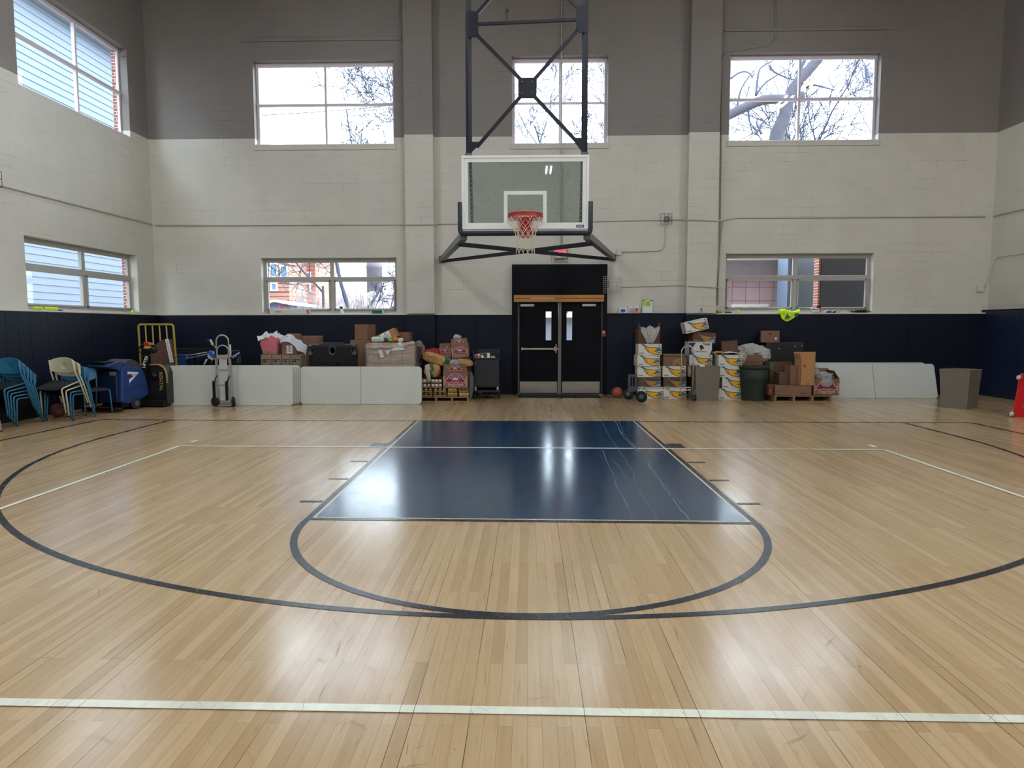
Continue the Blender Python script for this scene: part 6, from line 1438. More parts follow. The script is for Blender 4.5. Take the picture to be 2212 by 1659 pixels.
sack('upright brown paper sack with a tangle of string, on the white can trays', (aY(933, 808, YPf+.15).x, YPf+.22, z1+.165), .165, (1.15, .9, 1.0), (0, RAD(8), 0), M_SACK, .2, 3, green=(-.0, .2))
mb = MB(); cx_ = aY(922, 808, YPf).x; rg = random.Random(8)
for k in range(7):
    P = [(cx_+.04*sin(t*1.3+k)+.05*(t/6), YPf-.02+.01*cos(t+k), z1+.30-t*.055+.02*sin(k+t*2)) for t in range(7)]; mb.tube(P, .006, 5)
tag(mb.build('string_tangle', M_CREAM), 'loose bundle of pale string hanging over the upright sack', 'string')
sack('long paper sack with green print lying slanted across the pallet goods', (aY(941, 774, YPf+.2).x, YPf+.34, aY(941, 774, YPf+.3).z-.02), .26, (1.3, .7, .5), (0, RAD(17), 0), M_SACK, .2, 5, green=(.72, .2), dots=True)
sack('red mesh sack behind the slanted paper sack', (aY(928, 762, YPf+.5).x, YPf+.66, aY(925, 766, YPf+.5).z), .2, (1.2, .8, .7), (0, RAD(-8), 0), M_SACKR, .2, 7)
sack('folded brown sack end sticking out right below the highest carton', (aY(1003, 785, YPf+.25).x, YPf+.30, aY(1003, 784, YPf+.25).z), .14, (1.4, .8, .6), (0, RAD(6), 0), M_SACK, .25, 9)
mb = MB(off=(aY(981, 785, YPf).x, YPf+.1, aY(981, 786, YPf).z)); c_ = mb.off.copy(); mb.sphere(tuple(c_), .10, 0, 4, (1.1, .8, .8), .35, 4); tag(mb.build('plastic_bag', M_BAGC), 'small clear bag between the slanted sack and the front printed carton', 'bag')
mb = MB(off=(aY(1016, 838, YPf).x, YPf+.15, .3)); xo = aY(1017, 830, YPf).x
mb.sheet(lambda u, v: (xo-.02+.05*v*sin(u*3)+.02*noise.noise(V((u*6, v*5, 3))), YPf+.0+v*.45, .04+u*.56+.02*sin(v*9)), 16, 8)
tag(mb.build('stretch_film_strip', M_BAGC), 'grey sheet of loose stretch film hanging down the right side of the pallet', 'film')
# ================================================================== black utility cart
Yt = aZ(1078, 863).y; a, b = aY(1022, 790, Yt).x, aY(1080, 790, Yt).x; zT = aY(1050, 756, Yt).z; zs = aY(1050, 774, Yt).z
T = thing('utility_cart', 'black rolling utility cart with lipped top shelf left of the doors', 'cart', ((a+b)/2, Yt+.28, 0))
M_CARTB = mat('cart_black', '#11151f', .45)
mb = MB(T); mb.rbox((a, Yt, zs-.03), (b, Yt+.55, zs), .006); mb.box((a, Yt, zT-.02), (b, Yt+.02, zT)) if False else None
for p_, q_ in (((a, Yt+.53), (b, Yt+.55)), ((a, Yt), (a+.02, Yt+.55)), ((b-.02, Yt), (b, Yt+.55))): mb.rbox((p_[0], p_[1], zs), (q_[0], q_[1], zT), .004)
mb.build('top_tray', M_CARTB, T)
mb = MB(T); mb.rbox((a+.02, Yt+.01, .26), (b-.02, Yt+.54, zs-.03), .006)
mb.box(((a+b)/2-.002, Yt+.006, .28), ((a+b)/2+.002, Yt+.011, zs-.05)); mb.build('cabinet', M_CARTB, T)
mb = MB(T); mb.tube([(a+.05, Yt+.005, zs-.16), (a+.055, Yt-.02, zs-.13), (a+.06, Yt-.02, zs-.10), (a+.065, Yt+.005, zs-.08)], .006, 6); mb.build('pull_handle', M_CHROME, T)
for x in (a+.03, b-.07): mb = MB(T); mb.rbox((x, Yt-.003, .20), (x+.04, Yt+.03, .27), .003); mb.build('corner_plate', M_ALU, T)
mb = MB(T); mb.rbox((a, Yt, .155), (b, Yt+.55, .20), .006); mb.build('bottom_shelf', M_CARTB, T)
for x in (a+.03, b-.03):
    for y in (Yt+.05, Yt+.50):
        mb = MB(T); mb.lathe([(.0, -.014), (.05, -.014), (.055, 0), (.05, .014), (0, .014)], (x, y, .056), 'x', 18); mb.box((x-.02, y-.015, .056), (x+.02, y+.015, .156)); wo = mb.build('caster', M_RUB, T)
        mb = MB(T); mb.cyl((x-.016, y, .056), (x+.016, y, .056), .03, n=12); mb.build('caster_hub', M_GREYM, wo)
# cans on the cart
for i, (px_, c1, c2, h_, r_, lb) in enumerate(((1026.5, '#6c6a5c', '#a8a490', .085, .034, 'dull olive tin can at the left end of the cart top'), (1034, '#c8604c', '#d8c2b0', .10, .038, 'red labelled can second from left on the cart top'),
        (1042, '#dfe0dc', '#4c5a50', .115, .036, 'white and green can in the middle of the cart top'), (1048, '#3e4a40', '#2e342e', .115, .034, 'dark green can right of the middle on the cart top'), (1055, '#e4e4e0', '#d6d6d0', .118, .036, 'tall white can toward the right on the cart top'),
        (1062.5, '#c9b04a', '#8a6a2c', .05, .028, 'left small yellow tin on the cart top'), (1067, '#d2b84e', '#8a6a2c', .05, .028, 'right small yellow tin on the cart top'))):
    q = aY(px_, 770, Yt+.06); T_ = thing('food_can', lb, 'can', (q.x, Yt+.07, zs+.001), 0, 'cans on the utility cart')
    mb = MB(); mb.lathe([(0, 0), (r_, .002), (r_, .008), (r_*.97, .01), (r_*.97, h_-.01), (r_, h_-.008), (r_*.95, h_), (0, h_-.003)], n=16); mb.build('can_body', M_CHROME, T_)
    mb = MB(); mb.lathe([(r_*.985, .011), (r_*.985, h_*.5)], n=16, m=0); mb.lathe([(r_*.985, h_*.5), (r_*.985, h_-.011)], n=16, m=1); mb.build('paper_label', [mat('can_'+c1, c1, .5, var=.25, nscale=40), mat('can_'+c2, c2, .5, var=.25, nscale=40)], T_)
q = aZ(1033, 858); mb = MB(off=(q.x, q.y+.15, .09)); mb.sphere((q.x, q.y+.15, .085), .09, 0, 4, (1.0, .8, 1.0), .35, 3, 2.4, flat=-.083); tag(mb.build('plastic_bag', M_BAGC), 'crumpled clear bag on the floor under the black cart', 'bag')
# ================================================================== banana boxes
BW, BD, BH = .485, .40, .234
def bez(P, n=24):
    out = []
    for i in range(len(P)-1):
        for k in range(n//len(P)+2):
            N_ = n//len(P)+2; t = k/N_; a = P[max(i-1, 0)]; b_ = P[i]; c = P[i+1]; d = P[min(i+2, len(P)-1)]
            out.append(tuple(.5*((2*b_[j])+(c[j]-a[j])*t+(2*a[j]-5*b_[j]+4*c[j]-d[j])*t*t+(3*b_[j]-a[j]-3*c[j]+d[j])*t**3) for j in (0, 1)))
    out.append(P[-1]); return out
UP = bez([(.13, .95), (.22, .97), (.34, .80), (.50, .72), (.72, .68), (.87, .70), (.985, .76)]); LO = bez([(.985, .06), (.86, .03), (.68, .07), (.52, .17), (.38, .36), (.29, .58), (.22, .80), (.10, .93)])
UPi = bez([(.16, .87), (.26, .80), (.36, .74), (.50, .66), (.72, .62), (.87, .64), (.985, .70)]); LOi = bez([(.985, .11), (.86, .08), (.68, .12), (.54, .21), (.41, .38), (.33, .58), (.25, .78), (.16, .87)])
def banana_art(mb, w, d, h, white=True):
    yy = -d/2; f = lambda a, b, q: ((a-.5)*w, yy-.0010-q*.0006, b*h); Ye = 2 if white else 3; out = 4
    mb.prism(UP+LO, f, 0, 1, out, False); mb.prism(UPi+LOi, f, 1, 2, Ye, False)
    mb.prism([(.14, .95), (.24, .97), (.30, .80), (.34, .72), (.28, .74), (.20, .86)], f, 2, 3, 5, False)        # blue stem end
    mb.prism([(.30, .80), (.33, .77), (.47, .50), (.45, .50), (.36, .66)], f, 2, 3, out, False)
    mb.prism([(.55, .385), (.72, .37), (.72, .355), (.55, .365)], f, 2, 3, out, False)
    for x, z in ((.41, .36), (.715, .345)): mb.prism(circ(x, z, .030, 12, ry=.030*w/h), f, 3, 4, out, False)
    mb.prism(circ(.87, .38, .112, 24, ry=.112*w/h), f, 3, 4, out, False); mb.prism(circ(.87, .38, .10, 24, ry=.10*w/h), f, 4, 5, 5, False)
    mb.prism([(.79, .33), (.84, .30), (.90, .36), (.965, .36), (.96, .31), (.90, .27), (.84, .22), (.80, .26)], f, 5, 6, 6, False)
    mb.prism([(.82, .48), (.86, .54), (.90, .50), (.88, .44), (.84, .42)], f, 5, 6, 7, False)
    mb.prism([(.05, .10), (.24, .13), (.24, .22), (.05, .19)], f, 0, 1, 8, False); mb.text('BANANAS', .022, lambda p_, q_: ((.145-.5)*w+p_, yy-.0028, .135*h+q_), 4)
    mb.prism(circ(.90, .87, .030, 10, ry=.03*w/h), f, 0, 1, 4 if white else 5, False)
    if not white:
        for k in range(4): mb.prism([(.12+.05*k, .30-.05*k), (.30+.02*k, .27-.06*k), (.42, .08), (.36, .06), (.28+.02*k, .22-.06*k), (.12+.05*k, .25-.05*k)], f, 2+k*.1, 3+k*.1, 7, False)
    # perforated side
    for i in range(5):
        for x0_ in (-w/2, w/2):
            s_ = -1 if x0_ < 0 else 1
            mb.prism(circ(-d*.36+i*d*.18, h*(.3+.42*(i % 2)), .018, 10), lambda a, b, q: (x0_+s_*(.0006+q*.0005), a, b), 0, 1, 4)
            mb.prism([(-d*.4+i*d*.18, h*.12), (-d*.3+i*d*.18, h*.15), (-d*.3+i*d*.18, h*.2), (-d*.4+i*d*.18, h*.17)], lambda a, b, q: (x0_+s_*(.0006+q*.0005), a, b), 0, 1, 8)
BMW = [M_CARTW, M_KRAFT, M_YELP, M_BROWNY, M_NAVYP, M_BLUEP, M_LBLUE, M_GREENP, M_OLIVEP]; BMB = [M_KRAFTD]+BMW[1:]
def banana_proto(white, label):
    T = thing('banana_box', label, 'box', (0, 0, 0), 0, 'banana boxes by the right wall'); w2, d2 = BW/2, BD/2
    mb = MB(); mb.rbox((-w2+.003, -d2+.003, 0), (w2-.003, d2-.003, BH*.86), .005); banana_art(mb, BW, BD, BH, white)
    mb.build('box_body', BMW if white else BMB, T)
    l = MB(); h = BH; t = .006   # telescoping lid, open slot on top
    l.box((-w2, -d2, .004), (w2, -d2+t, h)); l.box((-w2, d2-t, .004), (w2, d2, h)); l.box((-w2, -d2, .004), (-w2+t, d2, h)); l.box((w2-t, -d2, .004), (w2, d2, h))
    l.box((-w2, -d2, h-t), (w2, -.05, h)); l.box((-w2, .05, h-t), (w2, d2, h)); l.box((-w2, -.05, h-t), (-.17, .05, h)); l.box((.17, -.05, h-t), (w2, .05, h))
    l.build('lid', M_CARTW if white else M_KRAFTD, T); return T
used = {}
def bbox(white, px_c, Y, z, label, rz=0., rot=None):
    x = aY(px_c, 830, Y).x; loc = (x, Y+BD/2, z)
    if white not in used:
        T = banana_proto(white, label); used[white] = T; T.location = loc; T.rotation_euler = rot or (0, 0, rz)
    else: T = dup(used[white], loc=loc, rot=rot or (0, 0, rz), label=label)
    return T
YA_ = 3.42; HB = BH+.002
SA = [(1, 1407, 'white banana box at the floor of the left stack, behind the black wheels'), (0, 1403, 'brown banana box second from the floor in the left stack'), (1, 1402, 'white banana box in the middle of the left stack'), (1, 1400, 'white banana box second from the top of the left stack'), (1, 1403, 'white banana box highest in the left stack')]
for i, (wv, x, lb) in enumerate(SA): bbox(bool(wv), x, YA_+[.0, .04, .03, .0, .04][i], i*HB, lb, RAD([0, 1, -1, 1, 0][i]))
SB = [(1, 1458, 'white banana box at the floor of the second stack, dented front'), (0, 1458, 'brown banana box second from the floor in the second stack'), (1, 1456, 'white banana box third from the floor in the second stack')]
for i, (wv, x, lb) in enumerate(SB): bbox(bool(wv), x, YA_+.06, i*HB, lb)
def dull_marks(mb, w, d, h):
    yy = -d/2
    for k in range(3): P = bez([(-.12*w+k*.03, h*.15), (-.02*w+k*.03, h*.55), (.14*w+k*.02, h*.75-k*.06), (.26*w, h*.74-k*.1)]); mb.prism(P+[(x-.0, z-.035) for x, z in P[::-1]], lambda a, b, q: (a, yy-.001-k*.0004-q*.0004, b), 0, 1, 9)
    mb.box((-w*.42, yy-.0012, h*.52), (-w*.16, yy, h*.55), 1); mb.box((-w*.38, yy-.0012, h*.70), (-w*.18, yy, h*.73), 1); mb.box((-w*.38, yy-.0012, h*.36), (-w*.2, yy, h*.38), 1)
T_ = carton('brown carton with faint banana print and green band on top of the second stack', BW, BD, .245, (aY(1457, 830, 3.48).x, 3.48+BD/2, 3*HB), tape=False, marks=None)
mb = MB(); dull_marks(mb, BW, BD, .22); mb.build('banana_print', [M_KRAFT]*9+[M_BROWNY], T_)
mb = MB(); mb.box((-BW/2-.002, -BD/2-.002, .195), (BW/2+.002, BD/2+.002, .218), 0); mb.build('green_band', mat('green_band', '#3d4a2e', .7), T_)
SC_ = [(1, 1521, 'white banana box at the floor of the third stack behind the grey bin'), (0, 1521, 'brown banana box second from the floor behind the grey bin'), (1, 1511, 'white banana box third from the floor behind the grey bin'), (1, 1513, 'white banana box fourth in the third stack, under the orchard box')]
for i, (wv, x, lb) in enumerate(SC_): bbox(bool(wv), x, 3.58+[.0, .02, .05, .0][i], i*HB, lb)
# orchard box
xo, Yo = aY(1512, 830, 3.6).x, 3.6; zo = 4*HB
T = thing('orchard_box', 'white and blue orchard carton with dark bird emblem under the tilted banana boxes', 'box', (xo, Yo+.2, zo)); w2 = .25; h_ = .27
mb = MB(); mb.rbox((-w2, -.2, 0), (w2, .2, h_), .005)
f = lambda a, b, q: (a, -.2-.001-q*.0006, b)
mb.prism([(-.25, .0), (-.16, .0), (-.20, .10), (-.14, .20), (-.10, h_), (-.25, h_)], f, 0, 1, 4, False); mb.prism([(-.16, .0), (.19, .0), (.235, .10), (.235, .24), (.1, .235), (.02, .262), (-.09, .264), (-.13, .2), (-.19, .10)], f, 1, 2, 0, False)
mb.prism([(.19, .0), (.25, .0), (.25, h_), (.235, h_), (.235, .1)], f, 0, 1, 4, False)
mb.prism([(.02, .262), (.1, .238), (.2, .24), (.2, .2), (.12, .19), (.05, .22)], f, 2, 3, 5, False)
mb.prism([(-.02, .20), (.015, .215), (.05, .18), (.075, .13), (.06, .10), (.03, .085), (.0, .10), (-.02, .12), (.0, .135), (-.025, .15)], f, 3, 4, 1, False); mb.prism(circ(.045, .105, .024, 12), f, 4, 5, 0, False)
mb.text('CMI orchards', .042, lambda p_, q_: (.005+p_, -.2042, .055+q_), 1)
mb.build('box_body', [M_CARTW, M_INK, M_YELP, M_BROWNY, M_NAVYP, mat('slate_print', '#6a7390', .6)], T)
mb = MB(); mb.rbox((-.262, -.21, h_-.012), (.262, .21, h_+.004), .004); mb.build('top_rim', M_CARTW, T)
z_o = zo+h_+.006
bbox(False, 1518, 3.62, z_o-.03, 'brown banana box tilted on the orchard box', rot=(0, RAD(5), 0))
bbox(True, 1505, 3.55, z_o+.225, 'white banana box tilted at the very top of the third stack', rot=(0, RAD(-13), 0))
SD = [(1, 1578, 'white banana box at the floor of the stack right of the grey bin'), (1, 1585, 'white banana box second from the floor, shifted right, beside the green can'), (1, 1577, 'white banana box third from the floor, right of the grey bin'), (1, 1576, 'white banana box on top of the stack right of the grey bin, bananas above')]
for i, (wv, x, lb) in enumerate(SD): bbox(True, x, 3.40+[.0, .03, .05, .06][i], i*HB, lb)
zd = 4*HB+.002
# bananas on top
T = thing('banana_bunch', 'bunch of ripe bananas lying on the stack right of the grey bin', 'bananas', (aY(1550, 762, 3.6).x+.02, 3.62, zd)); 
for k in range(5):
    mb = MB(); P = [( -.09+.03*k+.015*cos(t*.6), -.06+.022*k-.02*t*.3, .022+.04*sin(t/6*pi)+.006*k) if False else (-.10+.035*t-.005*k, -.07+.03*k, .022+.035*sin(pi*t/6)) for t in range(7)]
    mb.tube(P, .019, 8); mb.build('banana', mat('ripe_banana', '#b58a22', .5, var=.2, nscale=30), T)
mb = MB(off=(aY(1578, 762, 3.6).x, 3.62, zd)); xx = mb.off.x; mb.sheet(lambda u, v: (xx-.20+u*.44, 3.50+v*.34, zd+.012+.07*sin(pi*min(1, u*.9+.1))*(.4+.6*v)+.012*noise.noise(V((u*6, v*6, 0)))), 12, 10)
tag(mb.build('paper_sheet', M_PAPER), 'white printed paper sheet lying on the stack beside the bananas', 'paper')
# brown box with white bag on top of left stack
zA = 5*HB+.002; xa = aY(1402, 725, 3.5).x
carton('open brown box with a white bag hanging out, on the left banana stack', .46, .36, aY(1402, 711, 3.5).z-zA, (xa, 3.68, zA), m=M_KRAFTD, open_=[None]*4)
hb_ = aY(1402, 711, 3.5).z
mb = MB(off=(xa, 3.48, hb_))
def bagf(u, v):
    a = (u-.5)*2; w = .21*(1-.75*v**1.3)+.0; x = xa+.01+a*w*(1 if v < .9 else 1)
    z = hb_+.05-.03*a*a-v*.34+.05*cos(a*7)*(1-v)*.6*(1-abs(a)*.3); y = 3.475-.05*sin(v*pi*.9)-.03*cos(a*9+1)*(1-.6*v)-.02
    n_ = noise.noise(V((u*7, v*5, 4)))*.02; return (x+n_, y+n_-.0, z+n_)
mb.sheet(bagf, 40, 20)
mb.sheet(lambda u, v: (xa+(u-.5)*.40, 3.46+v*.2, hb_+.05-.03*((u-.5)*2)**2+.05*cos((u-.5)*14)*.6*(1-abs(u-.5)*.6)-.03*v+.02*noise.noise(V((u*6, v*4, 0)))), 30, 6)
tag(mb.build('plastic_bag', M_BAG), 'white translucent bag draped from the open box on the left banana stack', 'bag')
# dark hand truck uprights behind the left stack + black platform truck in front
T = thing('hand_truck', 'brown painted hand truck whose uprights rise behind the left banana stack', 'hand truck', (xa, 3.98, 0))
for px_ in (1378, 1424): q = aY(px_, 697, 3.98); mb = MB(T); mb.bar((q.x, 3.98, .05), (q.x+(.02 if px_ < 1400 else 0), 3.98, q.z), .055, .03); mb.build('upright', mat('brown_steel', '#4a3c36', .6), T)
mb = MB(T); q0, q1 = aY(1378, 720, 3.98), aY(1424, 720, 3.98); mb.bar((q0.x, 3.99, q0.z-.3), (q1.x, 3.99, q0.z-.3), .03, .03, up=(0, 1, 0)); mb.build('cross_bar', M_GREYM, T)
Yf = aZ(1388, 873).y-.0
T = thing('convertible_truck', 'grey convertible hand truck laid flat with fat black wheels under the left banana stack', 'hand truck', (aY(1390, 860, Yf).x, Yf+.1, 0))
def wheelx(cx_, cy_, r, wd, ang, nm='wheel'):
    mb = MB(); mb.lathe([(.04, -wd/2), (r*.75, -wd/2), (r*.96, -wd*.3), (r, 0), (r*.96, wd*.3), (r*.75, wd/2), (.04, wd/2)], (0, 0, 0), 'x', 28); M0 = Matrix.Translation((cx_, cy_, r)) @ Matrix.Rotation(ang, 4, 'Z')
    h = MB(); h.lathe([(0, -wd*.56), (r*.3, -wd*.56), (r*.42, -wd*.5), (r*.42, wd*.5), (r*.3, wd*.56), (0, wd*.56)], (0, 0, 0), 'x', 16)
    for m_ in (mb, h):
        for i, v_ in enumerate(m_.v): m_.v[i] = M0 @ v_-V(T.location)
    wo = mb.build(nm, M_RUB, T); h.build('wheel_hub', M_GREYM, wo)
q = aZ(1388, 871); wheelx(q.x, q.y+.13, .118, .085, RAD(68)); q2 = aZ(1362, 866); wheelx(q2.x, q2.y+.30, .115, .085, RAD(58))
mb = MB(T); a, b = aY(1356, 846, Yf+.15), aY(1377, 809, Yf+.15)
for (x0_, x1_, z0_, z1_) in ((a.x, a.x+.055, a.z+.11, b.z-.05), (b.x-.055, b.x, a.z+.11, b.z-.05), (a.x, b.x, a.z, a.z+.11), (a.x, b.x, b.z-.05, b.z), ((a.x+b.x)/2-.012, (a.x+b.x)/2+.012, a.z+.11, b.z-.05)): mb.rbox((x0_, Yf+.14, z0_), (x1_, Yf+.17, z1_), .006)
mb.build('nose_plate', mat('nose_grey', '#43484f', .5, metal=.3), T)
mb = MB(T); z_ = aY(1410, 837, Yf+.1).z; x0_, x1_ = aY(1377, 838, Yf+.1).x, aY(1480, 838, Yf+.1).x
mb.bar((x0_, Yf+.10, z_), (x1_+.1, Yf+.10, z_), .02, .018); mb.build('side_rail', M_ALU, T)
mb = MB(T); mb.bar((x0_, Yf+.08, z_-.05), (x1_+.1, Yf+.08, z_-.05), .012, .016)
for i in range(9): mb.rbox((x0_+.05+i*.12, Yf+.065, z_-.058), (x0_+.10+i*.12, Yf+.076, z_-.035), .003)
mb.build('lattice_rail', M_CREAM, T)
# chrome loop handle truck beside grey bin
Yh2 = 3.15; T = thing('loop_handle', 'tall chrome loop handled cart between the second banana stack and the grey bin', 'cart', (aY(1483, 850, Yh2).x, Yh2, 0))
l_, r_, t_ = aY(1471, 836, Yh2), aY(1496, 860, Yh2), aY(1483, 747, Yh2); rad = (r_.x-l_.x)/2
mb = MB(T); mb.tube([(l_.x, Yh2, l_.z)]+[((l_.x+r_.x)/2-rad*cos(a_), Yh2, t_.z-rad+rad*sin(a_)) for a_ in [pi*i/16 for i in range(17)]]+[(r_.x, Yh2, .12)], .014, 8); mb.build('loop_tube', M_CHROME, T)
mb = MB(T); mb.tube([(l_.x, Yh2, l_.z), (l_.x-.02, Yh2+.05, .13), (r_.x, Yh2+.05, .13)], .012, 6); mb.bar((l_.x, Yh2, l_.z), (r_.x, Yh2, l_.z), .02, .02); mb.build('lower_frame', M_GREYM, T)
q = aY(1500, 851, Yh2-.02); wheelx(q.x, Yh2-.02, .072, .03, RAD(20), 'caster'); mb = MB(T); mb.rbox((q.x-.02, Yh2-.04, .1), (q.x+.02, Yh2, .24), .005); mb.build('caster_fork', M_GREYM, T)
# white bag on the floor
q = aZ(1452, 861); mb = MB(off=(q.x, q.y+.1, .06)); mb.sphere((q.x, q.y+.10, .055), .06, 0, 4, (2.2, 1.1, .9), .35, 5, 2., flat=-.053); tag(mb.build('plastic_bag', M_BAG), 'crumpled white bag on the floor before the second banana stack', 'bag')
# ================================================================== grey bins, green can
def square_bin(label, xa, xb, yt, ybase, rz, m, w=None, d=None, tk=.82):
    q = aZ((xa+xb)/2, ybase); w = w or (aY(xb, ybase, q.y).x-aY(xa, ybase, q.y).x); d = d or w; h = aY((xa+xb)/2, yt, q.y).z
    T = thing('rubbish_bin', label, 'bin', (q.x, q.y+d/2, 0), rz); mb = MB()
    L = [(tk, 0), (1., h-.035)]
    R_ = []
    for s_, z in ((tk, 0), (1.-.02, h-.04)): R_.append([mb.p((a*w/2*s_, b*d/2*s_, z)) for a, b in ((-1, -1), (1, -1), (1, 1), (-1, 1))])
    for j in range(4): mb.face((R_[0][j], R_[0][(j+1) % 4], R_[1][(j+1) % 4], R_[1][j]))
    mb.face(R_[0][::-1]); I_ = [mb.p((a*w/2*.94, b*d/2*.94, h-.04)) for a, b in ((-1, -1), (1, -1), (1, 1), (-1, 1))]; K_ = [mb.p((a*w/2*(tk-.06), b*d/2*(tk-.06), .02)) for a, b in ((-1, -1), (1, -1), (1, 1), (-1, 1))]
    for j in range(4): mb.face((R_[1][j], R_[1][(j+1) % 4], I_[(j+1) % 4], I_[j])); mb.face((I_[j], I_[(j+1) % 4], K_[(j+1) % 4], K_[j]))
    mb.face(K_); mb.build('bin_body', m, T)
    mb = MB(); t = .03
    for p_, q_ in (((-w/2, -d/2), (w/2, -d/2+t)), ((-w/2, d/2-t), (w/2, d/2)), ((-w/2, -d/2+t), (-w/2+t, d/2-t)), ((w/2-t, -d/2+t), (w/2, d/2-t))): mb.rbox((p_[0], p_[1], h-.04), (q_[0], q_[1], h), .006)
    mb.build('bin_rim', m, T); return T
square_bin('grey rectangular bin standing between the banana box stacks', 1501, 1555, 791, 866, 0, M_GREYBIN, tk=.90, d=.42)
mb = MB(); q = aZ(1530, 866); qq = aY(1516, 789, q.y); mb.box((qq.x-.04, q.y-.003, qq.z-.03), (qq.x+.06, q.y+.0, qq.z+.015)); tag(mb.build('paper_slip', M_PAPER), 'small white slip on the rim of the grey bin between the banana boxes', 'paper')
square_bin('grey square bin turned cornerwise in the right corner', 2052, 2128, 799, 884, RAD(37), M_GREYBIN, w=.53, d=.53, tk=.84)
q = aZ(1637, 867); rB = (aY(1669, 866, q.y).x-aY(1606, 866, q.y).x)/2; hB = aY(1637, 791.5, q.y).z
T = thing('round_bin', 'round dark green rubbish can in front of the cartons', 'bin', (q.x, q.y+rB, 0)); mb = MB()
mb.lathe([(0, 0), (rB*.80, 0), (rB*.82, .02), (rB*.93, hB*.62), (rB*.945, hB*.63), (rB*.945, hB*.65), (rB*.95, hB-.06), (rB*.90, hB-.06), (rB*.78, .05), (0, .04)], n=40); mb.build('can_body', M_GREENBIN, T)
mb = MB(); mb.lathe([(rB*.95, hB-.06), (rB*1.0, hB-.055), (rB*1.02, hB-.01), (rB*.99, hB), (rB*.94, hB-.005), (rB*.93, hB-.05)], n=40); mb.build('can_rim', M_GREENBIN, T)
for s_ in (-1, 1): mb = MB(); mb.tube(arc3([(s_*rB*.93, -.08, hB-.10), (s_*rB*1.13, -.08, hB-.10), (s_*rB*1.13, .08, hB-.10), (s_*rB*.93, .08, hB-.10)], .04), .014, 6); mb.build('handle', M_GREENBIN, T)
# ================================================================== cartons around the green can
Y1 = 3.75
# pile of support cartons
cx_, w_, z0, h_ = front(1596, 1640, 812, 850, 3.95, 0); carton('lower brown carton hidden mostly behind the green can', w_, .4, h_, (cx_+.08, 4.15, 0), m=M_KRAFTD, tape=False)
h1 = h_+.003
cx_, w_, z0, h_ = front(1602, 1648, 767, 795, 3.9, h1)
def fm_marks(mb, w, d, h): text_line(mb, 'THE FRESH MARKET', w*.088, 0, h*.62, -d/2-.0012, 1); text_line(mb, 'QUALITY', w*.05, 0, h*.46, -d/2-.0012, 5); text_line(mb, 'PRODUCE', w*.045, 0, h*.30, -d/2-.0012, 5)
carton('brown carton printed THE FRESH MARKET above the green can', w_, .36, h_, (cx_, 4.08, h1), marks=fm_marks, tape=False); h2 = h1+h_
cx_, w_, z0, h_ = front(1561, 1593, 730, 763, 3.7, zd)
carton('open brown box with hand holes leaning beside the big clear bag', w_+.02, .34, .28, (cx_+.03, 3.86, zd+.005), rot=(RAD(-3), RAD(-5), RAD(-8)), m=M_KRAFTD, open_=[None]*4)
mb = MB(off=(aY(1630, 765, 3.9).x, 4.05, h2+.05)); c_ = mb.off.copy()
mb.sphere((c_.x-.03, 4.1, h2+.09), .19, 0, 5, (1.7, .9, .75), .24, 2, 2.2, crease=.3); mb.sphere((c_.x+.23, 3.98, h2-.0), .14, 0, 5, (.9, .7, 1.1), .24, 6, 2.2, crease=.3); mb.sphere((c_.x-.27, 3.9, h2-.05), .10, 0, 5, (.9, .5, 1.4), .24, 8, 2.2, crease=.3)
tag(mb.build('plastic_bag', M_BAG), 'large translucent bag heaped over the carton above the green can', 'bag')
# dark desk / cabinet against wall with box on top
Yd2 = 4.0; a, b = aY(1655, 760, Yd2), aY(1736, 760, Yd2); zt_ = aY(1700, 740, Yd2).z
T = thing('dark_cabinet', 'low black cabinet against the wall behind the cartons at right', 'cabinet', ((a.x+b.x)/2, Yd2+.2, 0)); mb = MB(T); mb.rbox((a.x, Yd2, 0), (b.x, YW-PD-.01, zt_), .01); mb.build('cabinet_body', mat('cabinet_black', '#0c0c10', .5), T)
for px_, py_ in ((1683, 753), (1717, 748), (1732, 746)): q = aY(px_, py_, Yd2); mb = MB(T); mb.cyl((q.x, Yd2-.015, q.z), (q.x, Yd2, q.z), .009, n=10); mb.build('knob', M_PAPER, T)
cx_, w_, z0, h_ = front(1658, 1696, 715, 738, 4.0, zt_+.002)
def dot_marks(mb, w, d, h): mb.prism(circ(w*.30, h*.35, .022, 14, ry=.026), lambda a_, b_, q_: (a_, -d/2-.0005-q_*.001, b_), 0, 1, 2)
carton('brown carton with hand hole and white dot sticker on the black cabinet', w_, .40, h_, (cx_-.08, 4.0+.2, zt_+.003), RAD(-14), marks=dot_marks, handle=True, tape=False)
# pallet of cartons right of the green can
Yp2 = aZ(1735, 868).y; a, b = aY(1673, 868, Yp2).x, aY(1797, 868, Yp2).x
pallet('wooden pallet under the beef carton right of the green can', a, b, Yp2, .9, .125)
zp = .127
def beef_marks(mb, w, d, h):
    yy = -d/2; mb.text('ibp', h*.42, lambda p_, q_: (-w*.36+p_*1.1, yy-.0014, h*.48+q_), 3, True, .25); mb.box((-w*.48, yy-.0012, h*.36), (-w*.10, yy, h*.385), 1); mb.text('BEEF', h*.24, lambda p_, q_: (w*.27+p_*1.15, yy-.0014, h*.14+q_), 1, True, .2)
    mb.box((-w*.30, yy-.0012, h*.76+.01), (-w*.10, yy, h*.79+.01), 1)
cx_, w_, z0, h_ = front(1674, 1753, 834, 857, Yp2+.03, zp)
carton('long flat carton printed BEEF with green letters at the front of the right pallet', w_, .42, h_, (cx_, Yp2+.24, zp), marks=beef_marks, tape=False); hb2 = zp+h_+.003
